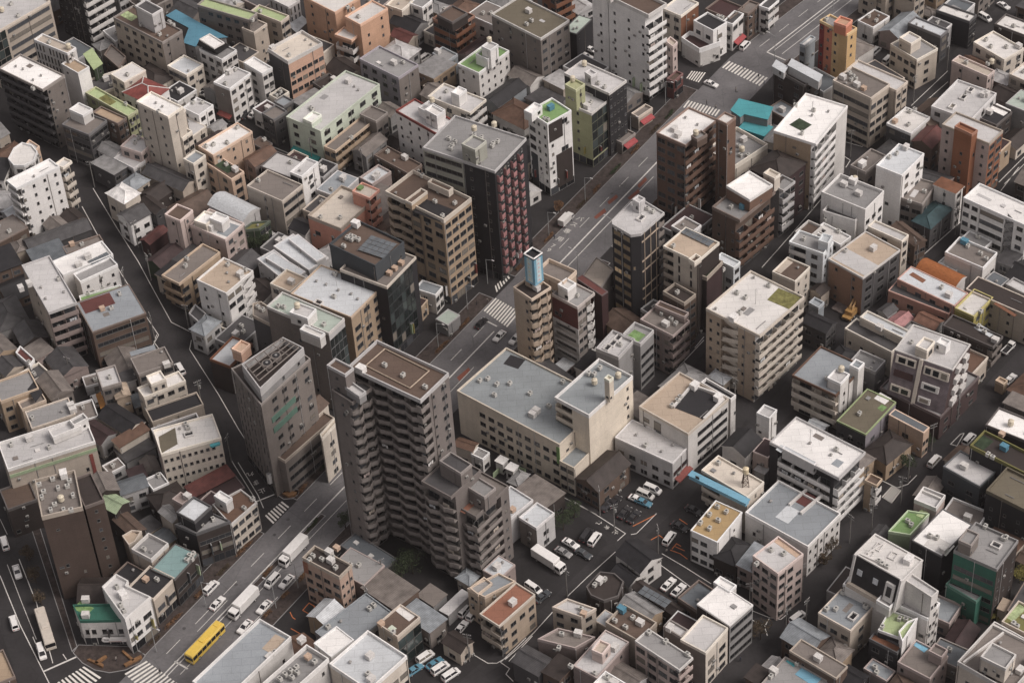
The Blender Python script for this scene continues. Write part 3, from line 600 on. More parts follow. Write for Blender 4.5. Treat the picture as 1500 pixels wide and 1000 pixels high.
# ---------------------------------------------------------------- street plan (metres)
ST = {
'MAIN':{'left':[(-105.79,-121.06),(72.11,121.12),(190.54,243.76)],'right':[(-93.13,-130.35),(84.14,110.97),(201.83,232.85)]},
'ST':[('side_street',[(-145.05,118.97),(-129.39,96.72),(-120.58,77.82),(-109.63,54.25),(-102.32,34.83),(-94.97,19.56),(-89.03,8.2),(-87.6,2.66),(-79.95,-13.49),(-71.08,-33.84),(-65.08,-47.89),(-60.9,-57.62)],6.8),('boulevard',[(-136.69,-21.95),(-127.4,-51.74),(-120.85,-72.64),(-114.22,-90.37),(-105.92,-113.37),(-99.84,-129.22)],17),('side_street',[(-11.91,-32.27),(0.59,-47.53),(12.11,-57.48),(17.69,-65.39),(21.99,-72.35),(31.89,-79.07),(40.93,-91.17),(51.53,-100.58),(57.66,-104.05)],6.2),('side_street',[(-19.52,-119.28),(-8.66,-109.02),(-3.31,-104.67),(8.56,-90.84),(18.78,-79.77),(25.57,-71.58),(38.2,-58.83),(45.71,-48.28),(50.32,-40.63),(56.45,-31.13)],6.2),('side_street',[(24.66,-28.58),(40.65,-16.22),(49.32,-4.76),(56.27,4.23),(69.28,23.56),(89.09,49.52),(98.7,65.6),(121.56,91.13),(134.82,105.0),(149.16,123.58),(165.98,143.84)],6.5),('side_street',[(57.68,-41.88),(65.73,-32.85),(82.0,-10.92),(87.35,-4.02),(94.38,3.92),(109.33,19.67),(125.17,35.71),(140.77,50.01),(156.99,66.08)],6.5),('side_street',[(137.07,-14.71),(124.25,-28.64),(111.24,-42.75),(100.75,-55.14),(93.51,-60.98),(86.59,-70.39),(77.47,-77.12),(63.6,-95.46),(57.63,-101.98),(51.31,-109.56),(41.69,-120.01),(34.69,-128.07)],7.0),('lane',[(-86.73,109.51),(-71.94,96.57),(-52.97,82.79),(-39.67,72.24)],4.5),('lane',[(-9.59,34.69),(-1.6,24.56)],5.0),('lane',[(63.41,108.55),(54.24,118.86),(45.73,127.48)],6.0),('lane',[(-133.72,161.22),(-122.98,149.7)],6.0),('lane',[(53.28,-31.55),(56.27,-31.11),(60.24,-35.26),(67.77,-42.91)],4.5),('lane',[(-153.22,118.22),(-139.52,106.3),(-129.39,96.72)],6),('lane',[(-89.4,8.24),(-81.86,17.02)],4),('lane',[(71.7,-62.27),(86.59,-70.39)],4)],
'LN':[(0,[(-94.5,12.87),(-95.04,10.01),(-93.64,7.33)],0.18),(0,[(-85.05,9.67),(-85.33,6.08),(-76.69,-12.45),(-70.93,-25.92),(-65.41,-37.64),(-62.9,-44.31)],0.2),(0,[(-117.47,78.83),(-109.08,59.92),(-101.69,43.85),(-97.4,33.26),(-90.89,17.46),(-85.23,12.79)],0.2),(0,[(-119.88,70.66),(-113.93,56.41),(-104.02,34.76),(-98.58,22.01),(-94.0,12.64),(-95.19,8.76)],0.2),(0,[(-72.31,-36.94),(-65.84,-50.94)],0.2),(0,[(-65.55,-51.91),(-61.12,-49.85)],0.35),(0,[(-70.64,-37.76),(-65.18,-49.76),(-63.68,-54.27)],0.2),(2,[(-0.39,-48.06),(6.42,-55.04),(17.35,-64.44)],0.2),(2,[(11.95,-59.31),(18.15,-65.44),(23.82,-71.42),(21.67,-73.6)],0.2),(2,[(31.87,-78.72),(36.59,-83.27),(42.37,-89.29)],0.2),(2,[(31.1,-82.15),(35.33,-87.18),(39.86,-92.74)],0.2),(2,[(-38.59,-80.65),(-32.59,-86.96),(-26.71,-93.72),(-18.85,-101.09),(-10.74,-108.35),(-8.67,-108.55),(-5.67,-106.67)],0.2),(3,[(8.58,-90.04),(13.68,-84.52),(20.95,-77.07)],0.2),(3,[(31.82,-65.58),(26.43,-71.68),(25.1,-71.85)],0.2),(3,[(-6.73,-107.65),(-2.78,-103.69),(0.34,-100.15),(4.9,-94.47)],0.2),(3,[(-5.93,-108.26),(-0.14,-101.2)],0.2),(3,[(-7.83,-108.36),(-4.76,-105.13),(-1.65,-101.61)],0.2),(3,[(-7.83,-108.36),(-5.85,-110.41),(-6.75,-111.93),(-5.2,-114.19)],0.2),(4,[(36.47,-11.88),(41.81,-15.23),(50.03,-4.84)],0.2),(4,[(47.35,-7.57),(50.17,-3.6)],0.2),(4,[(68.78,22.51),(78.48,35.43),(89.24,50.31)],0.2),(4,[(99.77,75.05),(104.06,72.37),(112.12,79.7)],0.2),(4,[(121.38,90.18),(135.08,105.97)],0.2),(4,[(123.31,89.04),(134.04,100.51)],0.2),(4,[(97.81,69.24),(99.71,66.45),(97.91,63.26)],0.2),(5,[(109.24,19.53),(125.18,35.68)],0.2),(5,[(94.49,4.66),(99.5,8.55)],0.2),(5,[(139.05,51.75),(148.51,62.4)],0.2),(5,[(140.38,50.77),(147.8,59.09)],0.2),(5,[(138.76,47.87),(145.98,57.83)],0.2),(6,[(110.19,-45.85),(107.55,-50.09),(106.13,-49.31),(109.24,-46.08),(110.19,-45.85)],0.2),(6,[(87.4,-60.04),(90.47,-62.83),(93.29,-61.88),(96.02,-59.04)],0.2),(6,[(50.56,-98.24),(54.44,-100.83),(57.06,-101.63),(58.74,-100.13)],0.2),(6,[(54.4,-101.11),(53.04,-103.46),(53.31,-106.22)],0.2),(6,[(50.21,-100.99),(52.49,-102.86)],0.2),(6,[(62.41,-103.79),(61.87,-107.56),(64.02,-109.93)],0.2),(7,[(-71.96,97.26),(-62.61,89.94),(-53.94,82.8),(-48.05,76.94),(-41.73,74.07),(-39.1,75.9)],0.2),(8,[(-7.59,32.56),(-1.33,27.23)],0.3),(1,[(-126.51,-70.45),(-119.86,-86.61),(-112.71,-101.61),(-111.1,-104.98)],0.22),(1,[(-125.16,-67.03),(-120.2,-79.76),(-115.47,-91.49)],0.15),(1,[(-122.47,-65.51),(-116.7,-80.09),(-110.87,-99.07)],0.2),(1,[(-108.8,-96.53),(-107.79,-98.26)],0.2),(1,[(-112.73,-101.34),(-105.52,-97.66)],0.45),(1,[(-128.77,-51.54),(-126.33,-57.0)],0.15),(1,[(-116.43,-90.57),(-114.41,-95.46)],0.2)],
'AV':[((-84.86,-104.9),(-4.53,4.46),0.35),((5.77,18.47),(54.29,84.53),0.4),((-84.13,-105.43),(-68.74,-84.47),0.25),((-77.83,-92.63),(-71.25,-83.66),0.15),((-81.07,-105.15),(-10.36,-8.88),0.15),((6.75,15.42),(43.46,65.4),0.2),((-76.66,-107.25),(-59.32,-83.64),0.15),((-84.67,-98.73),(-81.71,-94.7),0.16),((-78.45,-90.26),(-75.49,-86.23),0.16),((-72.24,-81.8),(-69.28,-77.77),0.16),((-66.02,-73.34),(-63.06,-69.31),0.16),((-59.8,-64.88),(-56.84,-60.85),0.16),((-53.59,-56.41),(-50.63,-52.38),0.16),((-47.37,-47.95),(-44.41,-43.92),0.16),((-41.16,-39.49),(-38.2,-35.46),0.16),((-34.94,-31.03),(-31.98,-27.0),0.16),((-28.72,-22.57),(-25.76,-18.54),0.16),((-22.51,-14.1),(-19.55,-10.07),0.16),((-16.29,-5.64),(-13.33,-1.61),0.16),((-10.07,2.82),(-7.11,6.85),0.16),((8.57,28.21),(11.53,32.24),0.16),((14.79,36.67),(17.75,40.7),0.16),((21.01,45.13),(23.97,49.16),0.16),((27.22,53.59),(30.18,57.62),0.16),((33.44,62.06),(36.4,66.09),0.16),((39.65,70.52),(42.61,74.55),0.16),((45.87,78.98),(48.83,83.01),0.16),((52.09,87.44),(55.05,91.47),0.16),((83.26,122.15),(161.06,202.72),0.35),((87.67,120.68),(164.08,199.8),0.18),((85.51,122.76),(113.3,151.53),0.2),((81.43,125.31),(84.91,128.9),0.16),((88.38,132.5),(91.85,136.1),0.16),((95.33,139.69),(98.8,143.29),0.16),((102.27,146.89),(105.75,150.48),0.16),((109.22,154.08),(112.69,157.68),0.16),((116.17,161.27),(119.64,164.87),0.16),((123.11,168.47),(126.59,172.06),0.16),((130.06,175.66),(133.53,179.26),0.16),((137.01,182.85),(140.48,186.45),0.16),((143.95,190.05),(147.43,193.64),0.16),((83.26,122.15),(89.01,116.6),0.4),((-7.71,10.08),(-3.68,6.36),0.4),((-82.57,-101.15),(-79.43,-103.67),0.45)],
'ZB':[(-1,[(-89.3,-100.25),(-81.25,-107.99),(-85.89,-113.11),(-94.08,-103.6)],11),(1,[(-103.36,-100.58),(-111.74,-106.79),(-107.77,-113.22),(-99.05,-104.21)],11),(0,[(-63.36,-57.08),(-59.03,-52.25),(-57.18,-54.29),(-61.26,-60.04)],7),(-1,[(-3.71,18.01),(2.83,11.34),(-0.85,5.51),(-7.09,13.16)],10),(8,[(0.17,27.45),(-3.76,22.55),(-3.38,19.86),(0.84,25.85)],6),(-1,[(56.12,101.29),(66.16,94.61),(64.48,91.66),(54.15,97.88)],12),(-1,[(71.22,119.09),(81.99,108.78),(79.05,104.95),(68.67,116.08)],13),(9,[(59.51,115.31),(64.01,113.81),(61.29,108.99),(57.5,111.79)],6),(6,[(89.27,-62.09),(91.53,-63.86),(88.49,-67.85),(86.25,-65.49)],6),(10,[(-125.72,152.0),(-122.38,149.79),(-124.79,144.95),(-127.61,147.77)],6)],
'RP':[[(29.51,55.55),(32.32,58.53),(32.73,57.24),(29.92,54.27)],[(25.17,49.1),(28.52,52.79),(28.9,51.11),(25.87,48.21)],[(35.24,56.54),(38.66,60.29),(39.06,59.0),(35.94,55.63)],[(38.56,61.98),(41.2,65.45),(41.6,64.14),(38.96,60.68)],[(-14.93,-12.36),(-11.74,-8.86),(-11.3,-9.96),(-14.27,-13.82)]],
'TX':[('バ',(21.22,48.74),-36.3,1.7),('ス',(19.49,46.52),-36.3,1.7),('専',(17.33,43.79),-36.3,1.7),('用',(15.2,40.6),-36.3,1.7),('7',(13.12,37.91),-36.3,1.7),('9',(11.91,36.24),-36.3,1.7),('用',(-44.65,-40.71),-36.3,1.7),('7',(-46.09,-42.68),-36.3,1.7),('9',(-47.21,-44.93),-36.3,1.7),('止',(-64.27,-48.28),-156.85,1.5),('ま',(-65.91,-45.27),-156.85,1.5),('れ',(-67.44,-42.06),-156.85,1.5),('止',(21.47,-70.71),-135.42,1.2),('ま',(19.42,-68.89),-135.42,1.2),('れ',(17.71,-67.21),-135.42,1.2)],
'PV':[[(-93.37,-95.87),(-89.46,-98.75),(-63.14,-62.92),(-67.05,-60.05)],[(-59.41,-49.65),(-55.5,-52.52),(-3.98,17.62),(-7.89,20.49)],[(-1.79,28.79),(2.12,25.92),(60.43,105.31),(56.52,108.18)],[(-74.86,-105.56),(-71.51,-108.01),(-18.28,-35.54),(-21.62,-33.09)],[(-8.04,-14.59),(-5.18,-16.69),(28.29,28.87),(25.43,30.97)],[(29.01,35.84),(31.46,34.03),(74.16,92.16),(71.71,93.97)],[(71.85,127.61),(75.19,124.38),(148.83,200.63),(145.48,203.86)],[(86.56,113.41),(89.11,110.94),(162.74,187.19),(160.19,189.66)]],
'MED':[[(-69.56,-84.91),(-68.35,-85.8),(-48.3,-58.5),(-49.51,-57.62)]],
'CORN':[[(-124.03,-45.77),(-121.51,-46.03),(-105.6,-94.63),(-106.72,-96.18)],[(-106.48,-96.47),(-105.44,-94.09),(-92.15,-95.89),(-89.4,-98.88),(-90.51,-100.96),(-93.72,-102.82),(-97.45,-103.29),(-100.9,-102.16),(-104.07,-99.7)],[(-61.13,-49.53),(-60.73,-47.69),(-54.83,-48.91),(-55.24,-50.75),(-56.57,-51.87),(-58.81,-51.95)]],
'PLANT':[[(-102.84,-99.27),(-102.23,-99.05),(-98.91,-100.99),(-99.05,-101.79)],[(-101.07,-100.25),(-98.72,-98.29),(-98.26,-98.71),(-100.39,-100.85)],[(-94.25,-101.42),(-90.44,-99.06),(-90.09,-99.8),(-93.79,-102.01)],[(-94.98,-97.54),(-92.2,-100.8),(-91.82,-100.29),(-94.59,-97.2)],[(-59.08,-50.37),(-57.52,-49.58),(-55.48,-50.22),(-55.91,-51.31),(-57.47,-51.59)]],
'ORL':[[(-53.35,-88.39),(-51.89,-86.26),(-47.76,-90.04),(-49.23,-91.87),(-53.35,-88.39)],[(-56.33,-88.67),(-55.65,-90.42),(-54.99,-91.05)],[(-50.79,-87.5),(-50.14,-88.41)],[(-55.99,-93.74),(-52.97,-96.24)],[(29.7,-74.08),(31.79,-72.8),(33.16,-74.42)],[(33.92,-77.75),(36.16,-79.14),(37.69,-81.05)],[(35.11,-76.69),(37.32,-78.37)],[(34.37,-77.5),(35.63,-75.85),(36.61,-76.83)],[(37.1,-67.92),(38.87,-69.9)],[(25.77,-69.21),(31.33,-66.13)]],
'VEH':[('sedan', 'white', 64.63, 107.18, -0.72, 'white saloon turning across the upper junction', 'cars on the streets'), ('van', 'white', 76.97, 125.4, 0.94, 'white van waiting by the kerb above the upper junction', 'cars on the streets'), ('boxtruck', 'offw', 17.43, 47.56, 0.94, 'small white box lorry parked by painted bus lane letters', 'lorries and buses'), ('van', 'white', 0.79, 32.4, -2.2, 'white van parked on the pavement below the tower with pink balconies', 'parked cars'), ('sedan', 'char', -7.8, 7.36, 0.94, 'black car on the avenue before the middle zebra crossing', 'cars on the streets'), ('sedan', 'white', -3.19, 1.78, -2.2, 'white saloon on the avenue just before middle zebra crossing', 'cars on the streets'), ('sedan', 'white', 0.92, 0.26, -2.2, 'white car half hidden beside the cream building on the avenue', 'cars on the streets'), ('van', 'white', -75.18, -79.92, 0.94, 'white van in the kerb lane of the avenue, lower left', 'cars on the streets'), ('sedan', 'white', -73.43, -84.89, 0.94, 'white saloon in the inner lane beside the long lorry', 'cars on the streets'), ('truck', 'white', -67.14, -86.23, -2.2, 'long white lorry queueing behind the yellow bus', 'lorries and buses'), ('van', 'white', -60.68, -79.11, -2.2, 'white van behind the long lorry, inner lane of two', 'cars on the streets'), ('sedan', 'white', -57.29, -79.55, -2.2, 'white car behind the long lorry, outer lane of two', 'cars on the streets'), ('sedan', 'white', -62.37, -87.08, -2.2, 'white car beside the long lorry near the white rimmed roof', 'cars on the streets'), ('sedan', 'white', -66.67, -92.74, -2.2, 'white car partly covered by white rim of the large roof, bottom', 'cars on the streets'), ('bus', 'yellow', -75.57, -97.43, -2.2, 'bright yellow city bus waiting at the lower left junction', 'lorries and buses'), ('truck', 'white', -55.77, -70.8, -2.2, 'white box lorry beside the peach office', 'lorries and buses'), ('van', 'white', -126.46, -60.5, 1.9, 'white van highest on the left boulevard', 'cars on the streets'), ('sedan', 'white', -122.29, -70.15, -1.25, 'white car second highest on the left boulevard', 'cars on the streets'), ('bus', 'cream', -113.31, -89.75, -1.25, 'cream single deck bus on the left boulevard', 'lorries and buses'), ('van', 'white', -121.16, -86.49, 1.9, 'white van left of the cream bus', 'cars on the streets'), ('van', 'white', -113.72, -95.96, -1.25, 'white van at the stop line below the cream bus', 'cars on the streets'), ('sedan', 'offw', -88.87, 125.54, -0.62, 'pale car in the little car park beside grey-white block with red awning', 'parked cars'), ('sedan', 'dgray', -87.09, 123.24, -0.62, 'dark grey car in the little car park beside grey-white block with red awning', 'parked cars'), ('sedan', 'white', -88.35, 121.04, -0.61, 'white car in the little car park beside grey-white block with red awning', 'parked cars'), ('sedan', 'tealgray', -75.84, 112.25, 0.91, 'greenish car in the row before the salmon building', 'parked cars'), ('sedan', 'slate', -73.67, 112.92, 0.91, 'slate coloured car in the row before the salmon building', 'parked cars'), ('sedan', 'offw', -71.22, 113.36, 0.91, 'pale car in the row before the salmon building', 'parked cars'), ('sedan', 'char', -74.32, 108.39, 0.91, 'black car in the row before the salmon building', 'parked cars'), ('sedan', 'white', -71.87, 108.56, 0.91, 'white car in the row before the salmon building', 'parked cars'), ('van', 'white', -23.53, 135.06, 0.79, 'white van beside small red tin roof house', 'parked cars'), ('van', 'offw', -20.41, 131.17, 0.79, 'pale van beside low blue-grey house', 'parked cars'), ('sedan', 'white', 30.44, 129.19, -0.75, 'white car behind the tall white tower, farther one', 'parked cars'), ('sedan', 'offw', 28.7, 126.02, -0.74, 'pale car behind the tall white tower, nearer one', 'parked cars'), ('van', 'white', 113.32, 119.11, 0.85, 'white van in the car park right of striped tower', 'parked cars'), ('van', 'gray', 115.4, 117.7, 0.85, 'grey van in the car park right of striped tower', 'parked cars'), ('van', 'white', 118.3, 112.76, 0.85, 'white van at the corner of cream block with roof cabin', 'parked cars'), ('van', 'white', 151.17, 131.12, -0.96, 'white van by the pale roofs, top right', 'parked cars'), ('sedan', 'white', 158.11, 136.81, -0.97, 'white car in the lot at the top right edge', 'parked cars'), ('sedan', 'white', -65.92, 50.33, 0.77, 'white car in the yard below silver arched hall', 'parked cars'), ('sedan', 'offw', -70.82, 42.13, 0.77, 'pale car at foot of the pink stucco building', 'parked cars'), ('van', 'white', -87.25, -2.13, 1.99, 'white delivery van on the left street at the bend', 'cars on the streets'), ('van', 'white', -108.52, -12.02, 2.0, 'white van in the lane by orange awning', 'parked cars'), ('van', 'white', 31.56, -58.05, -0.64, 'white van in the corner lot, farthest of row', 'parked cars'), ('van', 'offw', 29.62, -59.72, -0.63, 'pale van in the corner lot, second of row', 'parked cars'), ('sedan', 'blue', 28.96, -62.11, -0.63, 'blue car in the corner lot below the vans', 'parked cars'), ('sedan', 'white', 27.6, -60.99, -0.63, 'white car beside the blue one in corner lot', 'parked cars'), ('sedan', 'char', 20.17, -62.28, 0.91, 'black car in the corner lot nearest the old brown house', 'parked cars'), ('sedan', 'char', 22.03, -61.24, 0.91, 'black car in the corner lot, second from the old brown house', 'parked cars'), ('sedan', 'char', 24.14, -65.12, 0.91, 'black car in the corner lot beside the street, left of pair', 'parked cars'), ('sedan', 'char', 26.21, -66.72, 0.91, 'black car in the corner lot beside the street, right of pair', 'parked cars'), ('van', 'white', 34.0, -74.68, 0.98, 'white estate car in the orange-lined car park', 'parked cars'), ('sedan', 'char', 40.82, -65.98, -0.71, 'black car in the orange-lined car park, upper one', 'parked cars'), ('sedan', 'char', 36.91, -71.03, -0.7, 'black car in the orange-lined car park, lower one', 'parked cars'), ('van', 'char', 14.39, -71.69, 1.0, 'black van in the gravel lot beside the white van', 'parked cars'), ('van', 'white', 16.25, -73.18, 1.0, 'white van in the gravel lot, largest there', 'parked cars'), ('sedan', 'white', 10.52, -73.99, -0.75, 'white car in the gravel lot below the grey stepped house', 'parked cars'), ('sedan', 'gray', 8.6, -76.58, -0.74, 'silver car next to the white-roofed lorry in gravel lot', 'parked cars'), ('sedan', 'slate', 13.32, -77.51, -0.74, 'dark covered car in the gravel lot', 'parked cars'), ('truck', 'white', 4.94, -79.62, -0.79, 'lorry with long white roof parked behind the grey stepped house', 'lorries and buses'), ('sedan', 'white', 32.36, -89.07, 0.83, 'white car behind black solar shed, farther one', 'parked cars'), ('sedan', 'white', 34.5, -91.09, 0.83, 'white car behind black solar shed, nearer one', 'parked cars'), ('van', 'white', 0.84, -87.31, -0.8, 'white van behind the terracotta roof terrace', 'parked cars'), ('sedan', 'slate', 2.82, -90.05, 0.71, 'dark blue car behind the terracotta roof terrace', 'parked cars'), ('van', 'white', -15.42, -92.66, 0.98, 'white van under the tower beside pale carport, left one', 'parked cars'), ('van', 'white', -13.47, -93.96, 0.97, 'white van beside terracotta roof building, right one', 'parked cars'), ('sedan', 'white', -16.44, -97.8, 0.97, 'white car in front of the two vans by pale carport', 'parked cars'), ('van', 'white', -24.91, -105.85, 0.65, 'white van in the bottom lot, farthest from the edge', 'parked cars'), ('sedan', 'blue', -22.79, -107.88, 0.65, 'blue car in the bottom lot', 'parked cars'), ('van', 'white', -21.58, -109.49, 0.64, 'white van in the bottom lot, beside blue car', 'parked cars'), ('van', 'white', -19.23, -111.57, 0.64, 'white van in the bottom lot, nearest the lane', 'parked cars'), ('sedan', 'blue', -27.38, -109.22, 0.65, 'small blue car at the lot entrance, bottom', 'parked cars'), ('sedan', 'white', -5.03, -101.95, 0.76, 'white car in front of the tan balconies, bottom centre', 'parked cars'), ('van', 'white', 60.77, -102.09, 0.66, 'small white van crossing the lower right junction', 'cars on the streets'), ('sedan', 'white', 125.18, -28.5, 0.8, 'white car on the right street near motorbikes', 'cars on the streets'), ('van', 'white', 110.73, -48.81, 0.84, 'white van at the kerb by black mossy building', 'cars on the streets'), ('van', 'white', 100.92, -55.46, 0.84, 'white van driving past the brown hip roof garden', 'cars on the streets'), ('pickup', 'white', 127.09, -17.19, 0.81, 'white pickup lorry at the right edge', 'cars on the streets'), ('pickup', 'bgray', 95.38, 8.63, 0.85, 'blue-grey lorry beside the building site', 'cars on the streets')],
'POLES':[(-116.98,79.2),(-102.16,50.25),(-103.66,30.12),(-97.56,35.59),(-85.74,13.21),(-80.72,-16.82),(-72.28,-37.59),(-94.84,10.72),(-115.32,-4.23),(21.26,-70.57),(51.41,-92.14),(31.01,-78.64),(8.56,-90.32),(50.22,-98.21),(62.34,-104.33),(57.46,-106.33),(76.3,-79.53),(82.0,-76.54),(63.0,-93.82),(109.28,-41.19),(93.35,-61.57),(90.39,-68.34),(101.01,-51.34),(86.02,45.78),(109.1,18.78),(122.66,30.42),(90.8,5.8),(43.81,-48.72),(18.2,-64.83),(55.07,-30.27),(99.98,68.12),(122.22,91.88),(134.82,106.0),(-37.74,-90.99),(-14.87,-107.43),(-34.28,-82.8),(-53.94,82.8),(-39.1,75.9)],
'LAMPS':[((-76.21,-85.08),-1),((-86.93,-98.02),-1),((-45.0,-37.77),-1),((-19.38,-0.43),-1),((-11.21,13.98),-1),((-5.44,23.87),-1),((0.23,34.02),-1),((12.27,42.13),-1),((23.4,56.26),-1),((38.59,83.21),-1),((50.2,98.81),-1),((77.2,129.46),-1),((-54.57,-81.43),1),((-59.58,-87.23),1),((19.11,24.2),1),((29.55,37.01),1),((85.02,117.85),1),((106.29,141.64),1)],
'TREES':[((-87.45,51.8),3.2,'g'),((-96.6,74.29),2.4,'g'),((-67.03,46.3),2.4,'g'),((-69.87,46.62),2.2,'g'),((9.11,-68.78),3.0,'g'),((12.02,-64.83),2.4,'g'),((71.42,-83.15),2.6,'b'),((69.29,-85.85),2.0,'b'),((99.92,-49.95),2.4,'g'),((94.17,-56.98),2.6,'g'),((113.29,-95.81),2.6,'y'),((-43.46,-63.01),2.4,'g'),((-27.33,-79.42),4.2,'g'),((-29.95,-80.9),3.4,'g'),((51.59,-107.14),3.0,'b'),((37.49,-39.69),2.0,'g'),((-115.33,-80.8),2.2,'b'),((-119.95,-66.35),2.2,'b'),((-117.4,-73.67),2.4,'b'),((15.94,52.19),2.0,'o'),((48.77,23.97),1.8,'g'),((36.67,-94.69),1.6,'g'),((6.09,-45.53),1.8,'o'),((105.32,-106.74),1.8,'y')],
'HEDGES':[(-87.67,-94.7,0.94,3.83,'b'),(-83.46,-88.97,0.94,6.21,'o'),(-78.11,-81.69,0.94,3.23,'o'),(-72.47,-74.02,0.94,4.64,'b'),(-67.67,-67.48,0.94,6.48,'o'),(-54.11,-49.02,0.94,4.92,'o'),(-49.02,-42.09,0.94,3.53,'g'),(-44.84,-36.4,0.94,6.24,'o'),(-38.54,-27.83,0.94,5.35,'o'),(-33.77,-21.33,0.94,6.35,'o'),(-29.28,-15.21,0.94,3.11,'o'),(-24.58,-8.81,0.94,5.52,'o'),(-18.31,-0.28,0.94,6.22,'o'),(-12.16,8.1,0.94,5.02,'o'),(3.18,28.98,0.94,3.34,'o'),(7.53,34.9,0.94,3.9,'g'),(12.28,41.36,0.94,5.19,'o'),(17.57,48.57,0.94,5.92,'b'),(22.64,55.47,0.94,5.05,'b'),(26.88,61.24,0.94,4.18,'o'),(33.2,69.84,0.94,6.47,'g'),(39.47,78.38,0.94,5.45,'o'),(46.36,87.76,0.94,6.17,'b'),(50.92,93.97,0.94,5.29,'g'),(-71.69,-102.84,0.94,5.01,'o'),(-67.6,-97.28,0.94,4.69,'g'),(-61.71,-89.26,0.94,3.31,'o'),(-57.7,-83.8,0.94,3.53,'o'),(-53.31,-77.83,0.94,4.45,'o'),(-5.75,-13.08,0.94,5.15,'o'),(-0.83,-6.39,0.94,5.05,'b'),(5.8,2.64,0.94,6.43,'b'),(10.15,8.56,0.94,3.13,'o'),(13.68,13.36,0.94,5.1,'o'),(20.49,22.65,0.94,6.4,'o'),(31.84,38.09,0.94,3.55,'o'),(37.62,45.97,0.94,4.19,'o'),(44.12,54.81,0.94,6.14,'o'),(49.62,62.3,0.94,6.04,'o'),(55.52,70.33,0.94,5.08,'b'),(60.08,76.54,0.94,6.41,'b'),(65.13,83.41,0.94,5.22,'g'),(-67.01,-82.71,0.94,4.05,'o'),(-62.08,-75.99,0.94,4.92,'o'),(-55.72,-67.34,0.94,6.46,'o'),(-51.34,-61.38,0.94,5.16,'g')],
'PEOPLE':[(62.23,97.81),(64.63,95.25),(75.26,113.84),(79.04,109.14),(71.49,103.1),(80.23,105.73),(-85.64,-104.65),(-96.05,-99.9),(-86.49,-91.99),(-100.17,-86.21),(15.13,47.42),(13.7,40.77),(-8.72,15.2),(-5.75,15.99),(-48.87,-39.32),(-47.51,-37.84),(32.94,-78.83),(46.28,-113.11),(106.43,-44.17),(93.95,-60.7)],
'CRANE':(90.11,1.48),
'SITE':[([(84.65,3.53),(87.0,6.22),(90.46,3.63),(87.99,0.25)],'x'),([(86.75,7.72),(89.47,9.65),(91.99,7.15),(89.74,5.18)],'x'),([(79.64,5.55),(81.86,7.52),(83.44,5.13),(81.22,3.17)],'x'),([(91.27,8.71),(93.41,9.96),(95.32,6.78),(93.18,5.54)],'x'),([(88.86,11.96),(90.9,12.48),(91.39,9.44),(89.36,8.92)],'x')],
'MANHOLE':[(-57.52,-58.76),(-60.71,-63.55),(71.76,103.06),(57.36,105.29),(31.08,59.09),(34.2,62.48),(-69.39,-78.85),(-80.99,-91.39)],
'FENCE':[(-7.04,-49.92),(-3.72,-46.14),(-2.61,-47.2),(1.14,-49.17),(-1.6,-54.24)],
